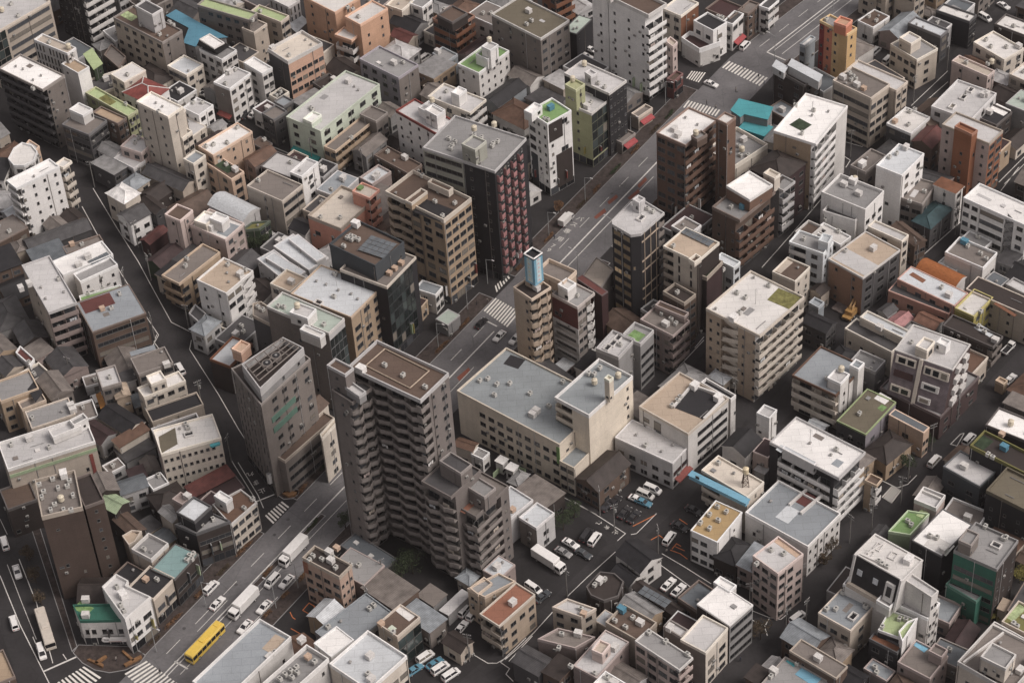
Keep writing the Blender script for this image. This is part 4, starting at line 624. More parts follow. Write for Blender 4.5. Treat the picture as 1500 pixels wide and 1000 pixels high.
'LAB':{'pole':['grey utility pole with crossarms near low house','grey utility pole with crossarms near narrow maroon tin roof','grey utility pole with crossarms near small green roof terrace','grey utility pole with crossarms near wide brown-maroon shed','grey utility pole with crossarms near grey corner house','grey utility pole with crossarms near black flat roof','grey utility pole with crossarms near cream block dotted','grey utility pole with crossarms near brown walled shop house','grey utility pole with crossarms near taupe tiled gable house','grey utility pole with crossarms near old dark brown house','grey utility pole with crossarms near pinkish beige apartment','grey utility pole with crossarms near black gabled house','grey utility pole with crossarms near round dark brown tiled house','grey utility pole with crossarms near white flat roofed block','grey utility pole with crossarms near grey office','grey utility pole with crossarms near long brown flat roof','grey utility pole with crossarms near narrow brown house','grey utility pole with crossarms near pale green house','grey utility pole with crossarms near wide grey roof hall','grey utility pole with crossarms near mauve mansard building','grey utility pole with crossarms near dark brown hip roofed house','grey utility pole with crossarms near small white rimmed roof','grey utility pole with crossarms near peach house','grey utility pole with crossarms near large dark hipped roof','grey utility pole with crossarms near small brown gabled houses cluster','grey utility pole with crossarms near narrow white house','grey utility pole with crossarms near brown flat building','grey utility pole with crossarms near brown trimmed building','grey utility pole with crossarms near pale grey house','grey utility pole with crossarms near large beige apartment','grey utility pole with crossarms near beige office','grey utility pole with crossarms near cream block','grey utility pole with crossarms near dark hall','grey utility pole with crossarms near low L-shaped blue-grey flat roof','grey utility pole with crossarms near tan building','grey utility pole with crossarms near low slate grey podium roof','grey utility pole with crossarms near tan three storey gallery block','grey utility pole with crossarms near low brown roofed workshop'],'lamp':['slim grey avenue street lamp near faded teal roofed dark shop','slim grey avenue street lamp near white corner building','slim grey avenue street lamp near large dark grey corner office','slim grey avenue street lamp near pale flat canopy','slim grey avenue street lamp near low white shop','slim grey avenue street lamp near tall black and olive tower','slim grey avenue street lamp near tall tan apartment tower','slim grey avenue street lamp near slim white building','slim grey avenue street lamp near lime green walled office','slim grey avenue street lamp near low shop','slim grey avenue street lamp near low brick shop','slim grey avenue street lamp near row shop of brown brick','slim grey avenue street lamp near peach office','slim grey avenue street lamp near low L-shaped blue-grey flat roof','slim grey avenue street lamp near flat mottled grey-beige roof building','slim grey avenue street lamp near red-brown tiled apartment','slim grey avenue street lamp near blue-grey narrow house','slim grey avenue street lamp near beige slab'],'hedge':['clipped avenue hedge strip near white corner building','clipped avenue hedge strip near black roofed shop','clipped avenue hedge strip near faded teal roofed dark shop','clipped avenue hedge strip near black shop house','clipped avenue hedge strip near corner house','clipped avenue hedge strip near large dark grey corner office','clipped avenue hedge strip near wide dark maroon flat roof','clipped avenue hedge strip near tall office','clipped avenue hedge strip near office','clipped avenue hedge strip near black glass office','clipped avenue hedge strip near pale flat canopy','clipped avenue hedge strip near low white shop','clipped avenue hedge strip near slim tan tower','clipped avenue hedge strip near tall tan apartment tower','clipped avenue hedge strip near tall black and olive tower','clipped avenue hedge strip near flat mottled grey-beige roof building','clipped avenue hedge strip near slim white building','clipped avenue hedge strip near lime green walled office','clipped avenue hedge strip near low shop','clipped avenue hedge strip near red-brown tiled apartment','clipped avenue hedge strip near little pale signboard building','clipped avenue hedge strip near low brick shop','clipped avenue hedge strip near tall white tower','clipped avenue hedge strip near slim pink-brown house squeezed against','clipped avenue hedge strip near white shop','clipped avenue hedge strip near peach office','clipped avenue hedge strip near low L-shaped blue-grey flat roof','clipped avenue hedge strip near low slate grey podium roof','clipped avenue hedge strip near tallest grey-brown tower','clipped avenue hedge strip near pale balcony block','clipped avenue hedge strip near long maroon tin roof','clipped avenue hedge strip near black tower','clipped avenue hedge strip near grey concrete building','clipped avenue hedge strip near grey flat building','clipped avenue hedge strip near beige panelled block','clipped avenue hedge strip near dark brown tiled block','clipped avenue hedge strip near beige parapet building','clipped avenue hedge strip near large dark hipped roof','clipped avenue hedge strip near low turquoise sheet roof','clipped avenue hedge strip near white roofed apartment','clipped avenue hedge strip near dark brown shop','clipped avenue hedge strip near white eight-sided corner shop','clipped avenue hedge strip near small beige house','clipped avenue hedge strip near pink-brown small block','clipped avenue hedge strip near long maroon roof','clipped avenue hedge strip near beige cottage'],'person':['person in a plain coat walking near low brick shop','person in a plain coat walking near low turquoise sheet roof','person in a plain coat walking near white shop','person in a plain coat walking near blue-grey narrow house','person in a plain coat walking near dark brown shop','person in a plain coat walking near red orange and yellow striped','person in a plain coat walking near white corner building','person in a plain coat walking near black roofed shop','person in a plain coat walking near faded teal roofed dark shop','person in a plain coat walking near tall brown tower','person in a plain coat walking near slim white building','person in a plain coat walking near tall black and olive tower','person in a plain coat walking near pale flat canopy','person in a plain coat walking near low white shop','person in a plain coat walking near large dark grey corner office','person in a plain coat walking near tall office','person in a plain coat walking near black gabled house','person in a plain coat walking near white flat roofed block','person in a plain coat walking near mauve mansard building','person in a plain coat walking near dark brown hip roofed house'],'planter':['rust orange planter wall near white shop','rust orange planter wall near white corner building','rust orange planter wall near black roofed shop','rust orange planter wall near faded teal roofed dark shop','rust orange planter wall near large dark grey corner office'],'heap':['rubble heap on the building site near low blue sheet lean-to','rubble heap on the building site near brown flat building','rubble heap on the building site near brown house','rubble heap on the building site near bluish white slim house','rubble heap on the building site near white stepped terraces']}}
LOW_HOUSES = [
(-32.2,-90.2,2.36,10.3,8.0,7.2,'taupe','brown','mono','brown-grey carport roof'),
(-116.2,-1.8,-1.03,9.1,7.7,6.2,'dgray','pink2','gable','taupe tiled gable house'),
(3.8,-61.8,2.35,9.5,8.0,6.2,'taupe','dkbrown','mono','pale grey house'),
(60.8,-112.8,2.37,8.0,6.9,7.2,'bgray','brown','gable','long brown flat roof'),
(6.8,92.8,2.36,12.4,9.2,6.2,'rust3','offw','hip','blue-grey house'),
(-24.8,-97.8,2.36,9.3,5.4,5.6,'bgray','taupe','mono','small office'),
(-39.8,-82.8,2.46,10.3,7.6,7.2,'gray','pink2','flat','peach office'),
(-134.2,19.2,2.0,12.4,8.4,6.6,'dgray','gray','hip','wide flat grey-roofed apartment'),
(113.2,-25.8,-0.73,9.9,8.1,6.2,'rust3','beige','flat','dark flat building'),
(-80.2,7.2,4.06,6.3,4.8,7.2,'bgray','lgray','hip','tiny cream kiosk'),
(-95.2,-49.8,0.36,6.7,4.6,7.2,'slate2','lgray','gable','small dark shed'),
(-36.8,80.8,0.88,9.3,5.0,7.2,'taupe','gray','gable','tan three storey gallery block'),
(-17.2,116.8,3.93,9.4,8.3,7.2,'gray','tan','mono','tiny flat beige kiosk roof'),
(-71.2,4.2,4.06,11.1,7.4,6.2,'dgray','gray','flat','tiny cream kiosk'),
(123.8,122.8,3.94,12.0,7.7,6.2,'bgray','pink2','gable','dark hall'),
(-17.2,-105.2,2.4,5.3,4.2,4.5,'dkbrown','beige','gable','pale carport canopy'),
(-101.2,-82.8,-0.07,7.5,7.4,6.6,'dkbrown','offw','gable','white shop'),
(-86.2,-54.2,0.52,7.8,6.9,6.6,'dkbrown','dkbrown','hip','tiny grey and white house'),
(5.2,-117.2,4.01,5.9,4.6,7.2,'dkbrown','brown','mono','dark grey gable house'),
(-126.8,10.2,2.0,7.7,7.0,6.6,'dgray','dkbrown','gable','wide flat grey-roofed apartment'),
(38.2,-99.2,3.89,7.3,5.9,7.2,'slate2','brown','flat','dark shed'),
(116.2,127.2,0.73,7.9,5.9,5.6,'brown','offw','flat','beige slab'),
(24.8,-100.8,2.32,8.5,5.6,6.6,'gray','tan','gable','dark shed'),
(-105.8,-28.8,2.39,8.0,5.0,5.6,'maroon3','gray','gable','black gable house'),
(-47.2,-94.8,4.03,6.1,5.7,6.2,'lbgray','tan','gable','peach office'),
(-138.8,53.8,0.67,10.6,8.0,6.6,'taupe','brown','flat','white apartment house standing alone'),
(92.2,-105.2,2.51,8.8,6.6,4.2,'bgray','pink2','flat','dark rust red low roof'),
(-132.8,32.8,0.52,10.3,8.6,4.2,'char','brown','gable','white L-shaped block'),
(-87.8,62.8,0.68,12.4,8.6,4.2,'brown','offw','gable','dark weathered gable house'),
(0.8,142.2,2.39,11.5,8.9,7.2,'taupe','offw','flat','brown stepped building'),
(-68.2,79.2,0.75,8.3,5.0,7.2,'rust3','pink2','gable','long peach building'),
(30.8,-3.2,2.25,12.1,7.5,6.2,'brown','tan','gable','long maroon tin roof'),
(-138.8,40.2,0.46,10.0,9.0,7.2,'char','brown','mono','long dark tiled roof'),
(102.8,-79.8,2.51,9.1,7.9,6.6,'taupe','lgray','flat','small white rimmed roof'),
(-60.8,73.2,2.51,11.8,7.9,7.2,'lgray','dkbrown','flat','slim white house'),
(9.8,110.8,2.36,8.6,5.9,6.2,'taupe','offw','gable','blue-grey house'),
(-45.8,62.8,0.94,9.9,7.4,7.2,'bgray','lgray','flat','slim white house'),
(53.2,-88.8,0.92,8.0,6.1,6.6,'bgray','pink2','mono','black hip roofed house'),
(50.2,35.8,0.82,12.2,8.8,6.6,'maroon3','gray','flat','red-brown tiled apartment'),
(-101.2,-1.8,1.96,9.7,7.9,4.2,'taupe','lgray','gable','taupe roof terrace house'),
(66.8,-117.2,3.94,5.7,5.5,6.2,'taupe','tan','hip','long brown flat roof'),
(75.8,-123.2,2.39,6.0,3.6,5.5,'bgray','pink2','flat','black gable house'),
(92.2,-118.8,2.51,7.4,6.0,4.2,'slate2','taupe','flat','dark rust red low roof'),
(-125.2,41.8,0.46,9.1,9.1,6.6,'slate2','dkbrown','mono','long dark tiled roof'),
(-27.8,127.2,2.44,9.6,8.2,7.2,'lgray','gray','hip','small red tin roof house'),
(-44.2,121.2,2.27,9.6,7.5,6.2,'dkbrown','beige','gable','salmon pink building'),
(-6.8,-85.8,0.83,5.8,5.0,6.6,'lbgray','pink2','flat','pale carport canopy'),
(20.2,-120.2,-0.74,6.7,5.2,6.2,'taupe','lgray','gable','white flat roof'),
(-35.2,67.2,3.92,7.5,5.1,6.2,'lbgray','pink2','flat','low brown roofed workshop'),
(132.8,11.8,3.99,5.6,4.6,6.2,'dgray','gray','mono','pale house'),
(-72.8,31.2,0.93,12.4,7.9,6.6,'dgray','dkbrown','gable','pink stucco building'),
(146.2,65.8,3.93,7.5,5.7,4.2,'dkbrown','cream','gable','dark roofed house'),
(-93.8,113.8,3.96,7.7,7.4,6.6,'char','offw','flat','small pale house'),
(-123.8,2.8,-0.9,5.9,5.0,6.6,'taupe','pink2','mono','small maroon and grey hut'),
(81.8,-88.8,2.41,10.0,7.8,5.6,'char','pink2','hip','pale green house'),
(104.2,-16.8,2.38,10.8,7.5,6.2,'gray','dkbrown','flat','rusty corrugated gable roof'),
(42.8,-25.8,3.96,10.2,7.8,6.2,'gray','brown','hip','pinkish grey block'),
(-131.2,-1.8,-0.9,5.6,5.4,6.2,'dgray','beige','gable','small maroon and grey hut'),
(20.2,107.8,2.33,7.8,7.0,5.6,'lgray','beige','mono','big grey block'),
(-102.8,124.2,2.3,11.4,7.9,6.6,'dkbrown','cream','hip','cream building'),
(107.2,112.2,3.83,10.6,7.9,6.6,'taupe','offw','hip','red orange and yellow striped'),
(15.8,100.2,2.36,11.4,7.4,4.2,'dgray','taupe','mono','blue-grey house'),
(-93.8,161.8,2.36,9.2,9.1,4.2,'dgray','taupe','gable','bright blue sheet roof'),
(-65.2,20.8,2.23,7.2,6.3,6.6,'dkbrown','offw','gable','long pale grey roof hall'),
(38.2,101.8,-0.82,8.3,7.5,4.2,'gray','taupe','gable','tall white tower'),
(-3.8,127.2,3.96,11.5,7.8,5.6,'maroon3','pink2','gable','brown stepped building'),
(72.8,-96.2,0.9,8.8,5.4,4.2,'dkbrown','gray','flat','white framed building'),
(-110.2,-19.8,-1.25,6.9,6.0,4.2,'taupe','offw','flat','grey cluttered roof house'),
(-14.2,-85.8,2.4,3.8,3.4,4.5,'bgray','beige','hip','pale carport canopy'),
(147.8,83.8,2.33,7.7,6.6,6.6,'dkbrown','pink2','gable','beige house at right edge'),
(83.2,86.8,2.26,7.1,5.9,4.2,'bgray','brown','flat','dark brown shop'),
(-50.2,71.8,0.94,7.0,5.5,6.2,'char','gray','flat','slim white house'),
(117.8,47.8,2.57,12.0,9.0,6.6,'dgray','pink2','gable','taupe flat roof house'),
(-75.8,131.8,2.38,8.4,6.8,6.6,'dgray','beige','flat','white house'),
(-101.2,-39.2,0.6,4.5,3.6,3.0,'taupe','lgray','flat','grey low roof'),
(-93.8,-78.2,2.48,5.7,4.9,5.6,'char','brown','flat','small beige house'),
(-135.8,5.8,-0.9,9.6,7.7,6.6,'taupe','tan','gable','small maroon and grey hut'),
(-146.2,82.2,-0.19,10.8,9.1,7.2,'char','offw','mono','small octagonal white house'),
(95.2,97.2,2.26,10.1,7.5,6.2,'slate2','offw','flat','red orange and yellow striped'),
(-104.2,71.8,0.83,7.0,5.7,6.6,'bgray','beige','hip','small dark hip roof house'),
(81.8,5.8,3.92,3.6,3.6,5.5,'dkbrown','beige','gable','low blue sheet lean-to'),
(-51.8,-106.8,2.31,9.4,7.5,6.6,'rust3','taupe','gable','low L-shaped blue-grey flat roof'),
(-111.8,88.2,2.4,6.8,4.7,6.6,'gray','offw','gable','low house'),
(-81.8,116.8,0.88,7.3,6.5,6.6,'taupe','gray','gable','grey-white block over the small'),
(-99.8,-9.2,-1.25,3.9,3.5,5.5,'dgray','lgray','mono','grey cluttered roof house'),
(-108.8,-6.2,0.32,6.0,4.2,2.6,'taupe','lgray','flat','grey cluttered roof house'),
(-134.2,47.8,2.03,4.6,2.9,5.5,'taupe','beige','hip','long dark tiled roof'),
(-116.2,122.8,3.57,10.9,8.3,5.6,'dgray','cream','flat','small green sheet roof'),
(48.8,-121.8,0.87,4.4,3.0,5.5,'dkbrown','brown','mono','cream block'),
(-92.2,-39.2,-1.21,5.4,3.7,2.6,'taupe','gray','gable','small dark shed'),
(-8.2,148.2,4.05,11.1,8.3,6.2,'rust3','pink2','hip','white-grey narrow house at top'),
(96.8,-69.2,4.08,7.0,4.5,5.6,'taupe','dkbrown','gable','small white rimmed roof'),
(137.2,59.8,2.4,9.1,8.7,7.2,'maroon3','tan','flat','grey and orange-brown apartment'),
(-90.8,95.8,2.43,10.1,7.4,6.6,'lgray','cream','flat','white cube house'),
(9.8,-21.2,-0.88,12.1,8.5,5.6,'dgray','beige','gable','slim tan tower'),
(137.2,5.8,2.33,9.3,8.8,5.6,'char','lgray','gable','small pale roof sheds'),
(-66.8,103.2,2.35,7.3,5.6,5.6,'maroon3','offw','flat','tiny blue-grey roof house'),
(51.8,-24.2,2.37,4.7,3.0,4.5,'lbgray','beige','hip','large beige apartment'),
(-105.8,164.8,0.68,10.6,8.5,6.6,'dkbrown','taupe','flat','narrow pale grey house front'),
(149.2,139.2,4.0,10.5,8.9,6.6,'lgray','taupe','mono','black-walled hall'),
(20.2,-16.8,0.93,7.1,5.9,5.6,'char','offw','mono','grey concrete building'),
(27.8,112.2,-0.82,10.8,8.4,6.2,'dgray','offw','flat','tall white tower'),
(147.8,92.8,2.33,6.6,5.0,6.2,'lgray','brown','hip','beige house at right edge'),
(-90.8,-60.2,2.25,4.7,4.0,3.0,'dgray','beige','mono','brown gable sheds'),
(-128.2,143.8,-0.8,10.5,7.5,4.2,'slate2','gray','flat','charcoal tiled tower'),
(-0.8,-55.8,4.06,4.5,2.9,5.5,'gray','pink2','hip','white storage container'),
(147.8,43.2,2.4,10.0,8.1,7.2,'taupe','dkbrown','gable','grey and orange-brown apartment'),
(30.8,-34.8,0.79,7.4,8.0,6.6,'taupe','gray','mono','brown trimmed building'),
(129.8,-36.2,3.92,12.5,8.8,6.6,'rust3','gray','hip','tan awning shelter'),
(33.8,-106.8,2.44,6.0,5.2,6.6,'maroon3','offw','flat','cream block'),
(141.8,130.2,4.0,9.4,7.6,5.6,'slate2','lgray','flat','black-walled hall'),
(-62.2,41.8,4.06,7.8,6.6,4.2,'dgray','gray','flat','small black roofed white house'),
(125.2,19.2,2.37,7.2,6.0,6.2,'gray','offw','flat','wide white building'),
(-87.8,-66.2,3.85,5.7,4.9,4.2,'slate2','tan','gable','beige cottage'),
(-119.2,143.8,3.74,4.6,4.4,5.5,'gray','taupe','hip','cluttered low brown house'),
(5.2,59.8,2.22,9.3,7.8,4.2,'lgray','offw','gable','slim white building'),
(-137.2,170.8,-0.8,10.4,8.2,6.2,'dgray','brown','hip','charcoal tiled tower'),
(-141.8,71.8,-0.19,10.6,7.5,4.2,'lgray','offw','hip','small octagonal white house'),
(27.8,149.8,2.2,8.4,6.5,4.2,'lgray','lgray','gable','orange-brown balcony block'),
(17.2,-102.2,2.41,4.5,4.1,4.5,'lbgray','beige','flat','building'),
(-114.8,148.2,2.17,7.6,6.3,6.2,'gray','offw','flat','cluttered low brown house'),
(111.8,62.8,2.37,8.4,6.4,5.6,'dgray','brown','hip','small peach and white house'),
(81.8,-58.8,0.71,5.5,4.6,6.6,'taupe','tan','hip','dark brown hip roofed house'),
(-143.2,92.8,3.9,10.7,7.4,4.2,'rust3','dkbrown','hip','orange and white corner house'),
(-33.8,56.8,0.93,10.9,8.5,5.6,'taupe','pink2','mono','coral pink building'),
(-53.2,106.2,2.35,9.6,9.0,5.6,'gray','gray','mono','tiny blue-grey roof house'),
(83.2,-22.8,0.88,7.6,5.6,7.2,'char','gray','hip','grey flat roof'),
(125.2,80.8,0.8,8.2,6.8,5.6,'brown','gray','gable','small brown gable house'),
(-15.8,140.8,3.96,7.3,5.5,4.2,'dgray','cream','flat','brown stepped building'),
(83.2,-81.2,0.84,3.7,3.2,4.5,'dgray','taupe','gable','pale green house'),
(-54.8,134.8,2.47,12.2,7.6,5.6,'dgray','cream','flat','small tan block'),
(-15.8,104.8,2.36,9.5,7.2,6.2,'taupe','beige','gable','tiny flat beige kiosk roof'),
(-50.2,53.8,2.49,7.6,7.5,6.6,'dgray','beige','flat','small black roofed white house'),
(-125.2,-6.2,0.67,8.5,5.1,5.6,'dgray','cream','flat','small maroon and grey hut'),
(53.2,-117.2,3.94,3.9,3.7,2.6,'lgray','lgray','gable','long brown flat roof'),
(-48.8,113.8,2.27,8.4,6.4,5.6,'dkbrown','dkbrown','flat','salmon pink building'),
(108.8,-90.2,3.97,10.6,7.9,6.2,'rust3','beige','mono','black building'),
(128.2,4.2,2.33,4.9,3.9,5.5,'slate2','gray','flat','small pale roof sheds'),
(-150.8,100.2,3.9,12.3,8.7,6.2,'gray','beige','gable','orange and white corner house'),
(-120.8,61.2,2.24,5.6,4.6,4.2,'dkbrown','brown','gable','white apartment house standing alone'),
(134.2,119.8,2.37,6.9,4.6,7.2,'dgray','lgray','flat','dark hall'),
(98.2,-3.2,-2.45,3.8,3.3,4.5,'dgray','lgray','gable','little pink tin roof'),
(135.8,142.2,-0.81,10.8,7.8,6.2,'lbgray','tan','flat','beige four storey block'),
(78.8,-132.2,4.0,11.0,8.1,7.2,'brown','taupe','hip','taupe roofed house'),
(-90.8,31.2,0.87,6.4,5.1,6.2,'char','beige','mono','tan apartment block'),
(116.2,-93.2,2.4,5.7,3.7,4.5,'brown','taupe','gable','black building'),
(-15.8,151.2,2.48,5.9,5.0,5.6,'gray','tan','hip','white-grey narrow house at top'),
(-81.8,97.2,4.0,4.6,3.5,5.5,'gray','offw','gable','white cube house'),
(-81.8,88.2,0.75,9.1,8.3,6.6,'maroon3','tan','gable','long peach building'),
(-63.8,110.8,3.92,4.7,3.6,5.5,'char','cream','flat','tiny blue-grey roof house'),
(-96.8,-15.2,-1.23,4.8,2.9,2.6,'slate2','taupe','mono','tan gable house'),
(-29.2,43.2,0.93,9.7,9.1,7.2,'brown','cream','gable','coral pink building'),
(-125.2,58.2,2.24,5.4,5.2,4.2,'taupe','offw','gable','white apartment house standing alone'),
(-51.8,-25.8,4.07,6.6,5.6,6.2,'brown','cream','gable','tall office'),
(113.2,-106.8,0.96,10.7,7.7,5.6,'dgray','brown','flat','small beige shed'),
(81.8,73.2,2.62,9.6,7.6,5.6,'gray','cream','hip','low turquoise sheet roof'),
(-29.2,86.8,2.32,4.7,4.1,3.0,'dkbrown','pink2','gable','grey pitched roof'),
(-84.8,-31.8,0.39,12.0,8.4,6.2,'dgray','lgray','flat','black flat roof'),
(141.8,100.2,2.35,7.2,6.2,6.2,'rust3','dkbrown','gable','pinkish plastered house'),
(105.8,-60.2,3.91,6.1,4.7,6.6,'brown','cream','gable','dark slate house'),
(-68.2,86.8,2.33,5.4,3.7,5.5,'brown','dkbrown','flat','dark house'),
(12.8,-13.8,3.96,4.2,3.5,2.6,'lbgray','pink2','mono','pale balcony block'),
(-71.2,164.8,2.37,9.6,8.3,4.2,'dgray','pink2','flat','pale grey house'),
(-24.8,13.2,2.59,5.3,3.8,4.5,'maroon3','tan','flat','low white shop'),
(6.8,71.8,0.65,10.8,8.0,7.2,'dgray','cream','hip','slim white building'),
(-47.2,34.2,2.29,8.7,5.5,5.6,'lgray','lgray','hip','stepped pale grey metal roof'),
(38.2,1.2,-0.81,6.4,5.1,6.2,'dgray','offw','flat','brown walled roof terrace'),
(113.2,100.2,2.18,12.4,9.1,4.2,'dgray','beige','flat','cream block'),
(8.2,152.8,0.63,11.6,8.9,6.2,'gray','brown','hip','orange-brown balcony block'),
(-75.8,-58.8,4.01,6.8,5.1,7.2,'maroon3','pink2','flat','pink-brown small block'),
(74.2,-42.2,2.42,4.2,3.2,2.6,'lbgray','gray','gable','cream block'),
(134.2,133.2,-0.81,4.9,3.8,3.0,'taupe','cream','hip','beige four storey block'),
(165.8,125.8,2.39,10.0,8.2,7.2,'dgray','brown','mono','white flat roof hall'),
(-137.2,64.2,0.67,6.4,4.6,5.6,'lbgray','gray','gable','white apartment house standing alone'),
(-36.8,157.2,4.09,11.0,8.9,4.2,'dgray','pink2','flat','plain beige gable wall house'),
(-81.8,164.8,2.37,8.3,6.4,4.2,'lgray','cream','gable','pale grey house'),
(-86.2,37.2,0.87,7.6,5.0,6.2,'dgray','tan','mono','wide brown-maroon shed'),
(-57.8,79.2,2.45,5.6,3.7,5.5,'maroon3','beige','flat','tan three storey gallery block')]
ROOFN = {'dkbrown': 'dark brown', 'char': 'black', 'dgray': 'dark grey', 'taupe': 'taupe', 'maroon3': 'dark maroon', 'gray': 'grey', 'brown': 'brown', 'lbgray': 'pale blue-grey', 'lgray': 'light grey', 'rust3': 'rusty', 'slate2': 'slate', 'offw': 'whitish', 'bgray': 'blue-grey', 'maroon2': 'red-brown'}
WALLN = {'beige': 'beige', 'taupe': 'taupe', 'cream': 'cream', 'gray': 'grey', 'offw': 'white', 'dkbrown': 'dark brown', 'pink2': 'pinkish', 'lgray': 'pale grey', 'brown': 'brown', 'tan': 'tan'}
TREE_LABELS = ['dark green tree against the pink stucco building', 'dark green bush behind the white pyramid roof', 'dark green bush in the yard below the silver arched hall', 'dark green tree beside the car below silver hall', 'dark tree behind the gravel car park', 'small dark tree above gravel car park', 'brown half-bare tree in front of the white patterned wall, taller', 'brown half-bare tree in front of the white patterned wall, shorter', 'dark green tree beside the peach house', 'dark green tree in the hip roof garden', 'yellow-green bush at the right edge beside teal building', 'dark green tree at the foot of the tower by the avenue', 'large dark tree in the court of the tallest tower', 'second dark tree in the court of the tallest tower', 'brown half-bare tree at the lower right junction', 'dark green climber bush on the brown trimmed building', 'brown street tree on the boulevard, lowest of three', 'brown street tree on the boulevard, highest of three', 'brown street tree on the boulevard, middle of three', 'rust orange street tree beside the white slim building', 'small dark bush beside the brown tiled block', 'small dark bush in the car park behind solar shed', 'rust orange shrub in the green-fenced yard', 'yellow-green bush beside the overgrown terrace']
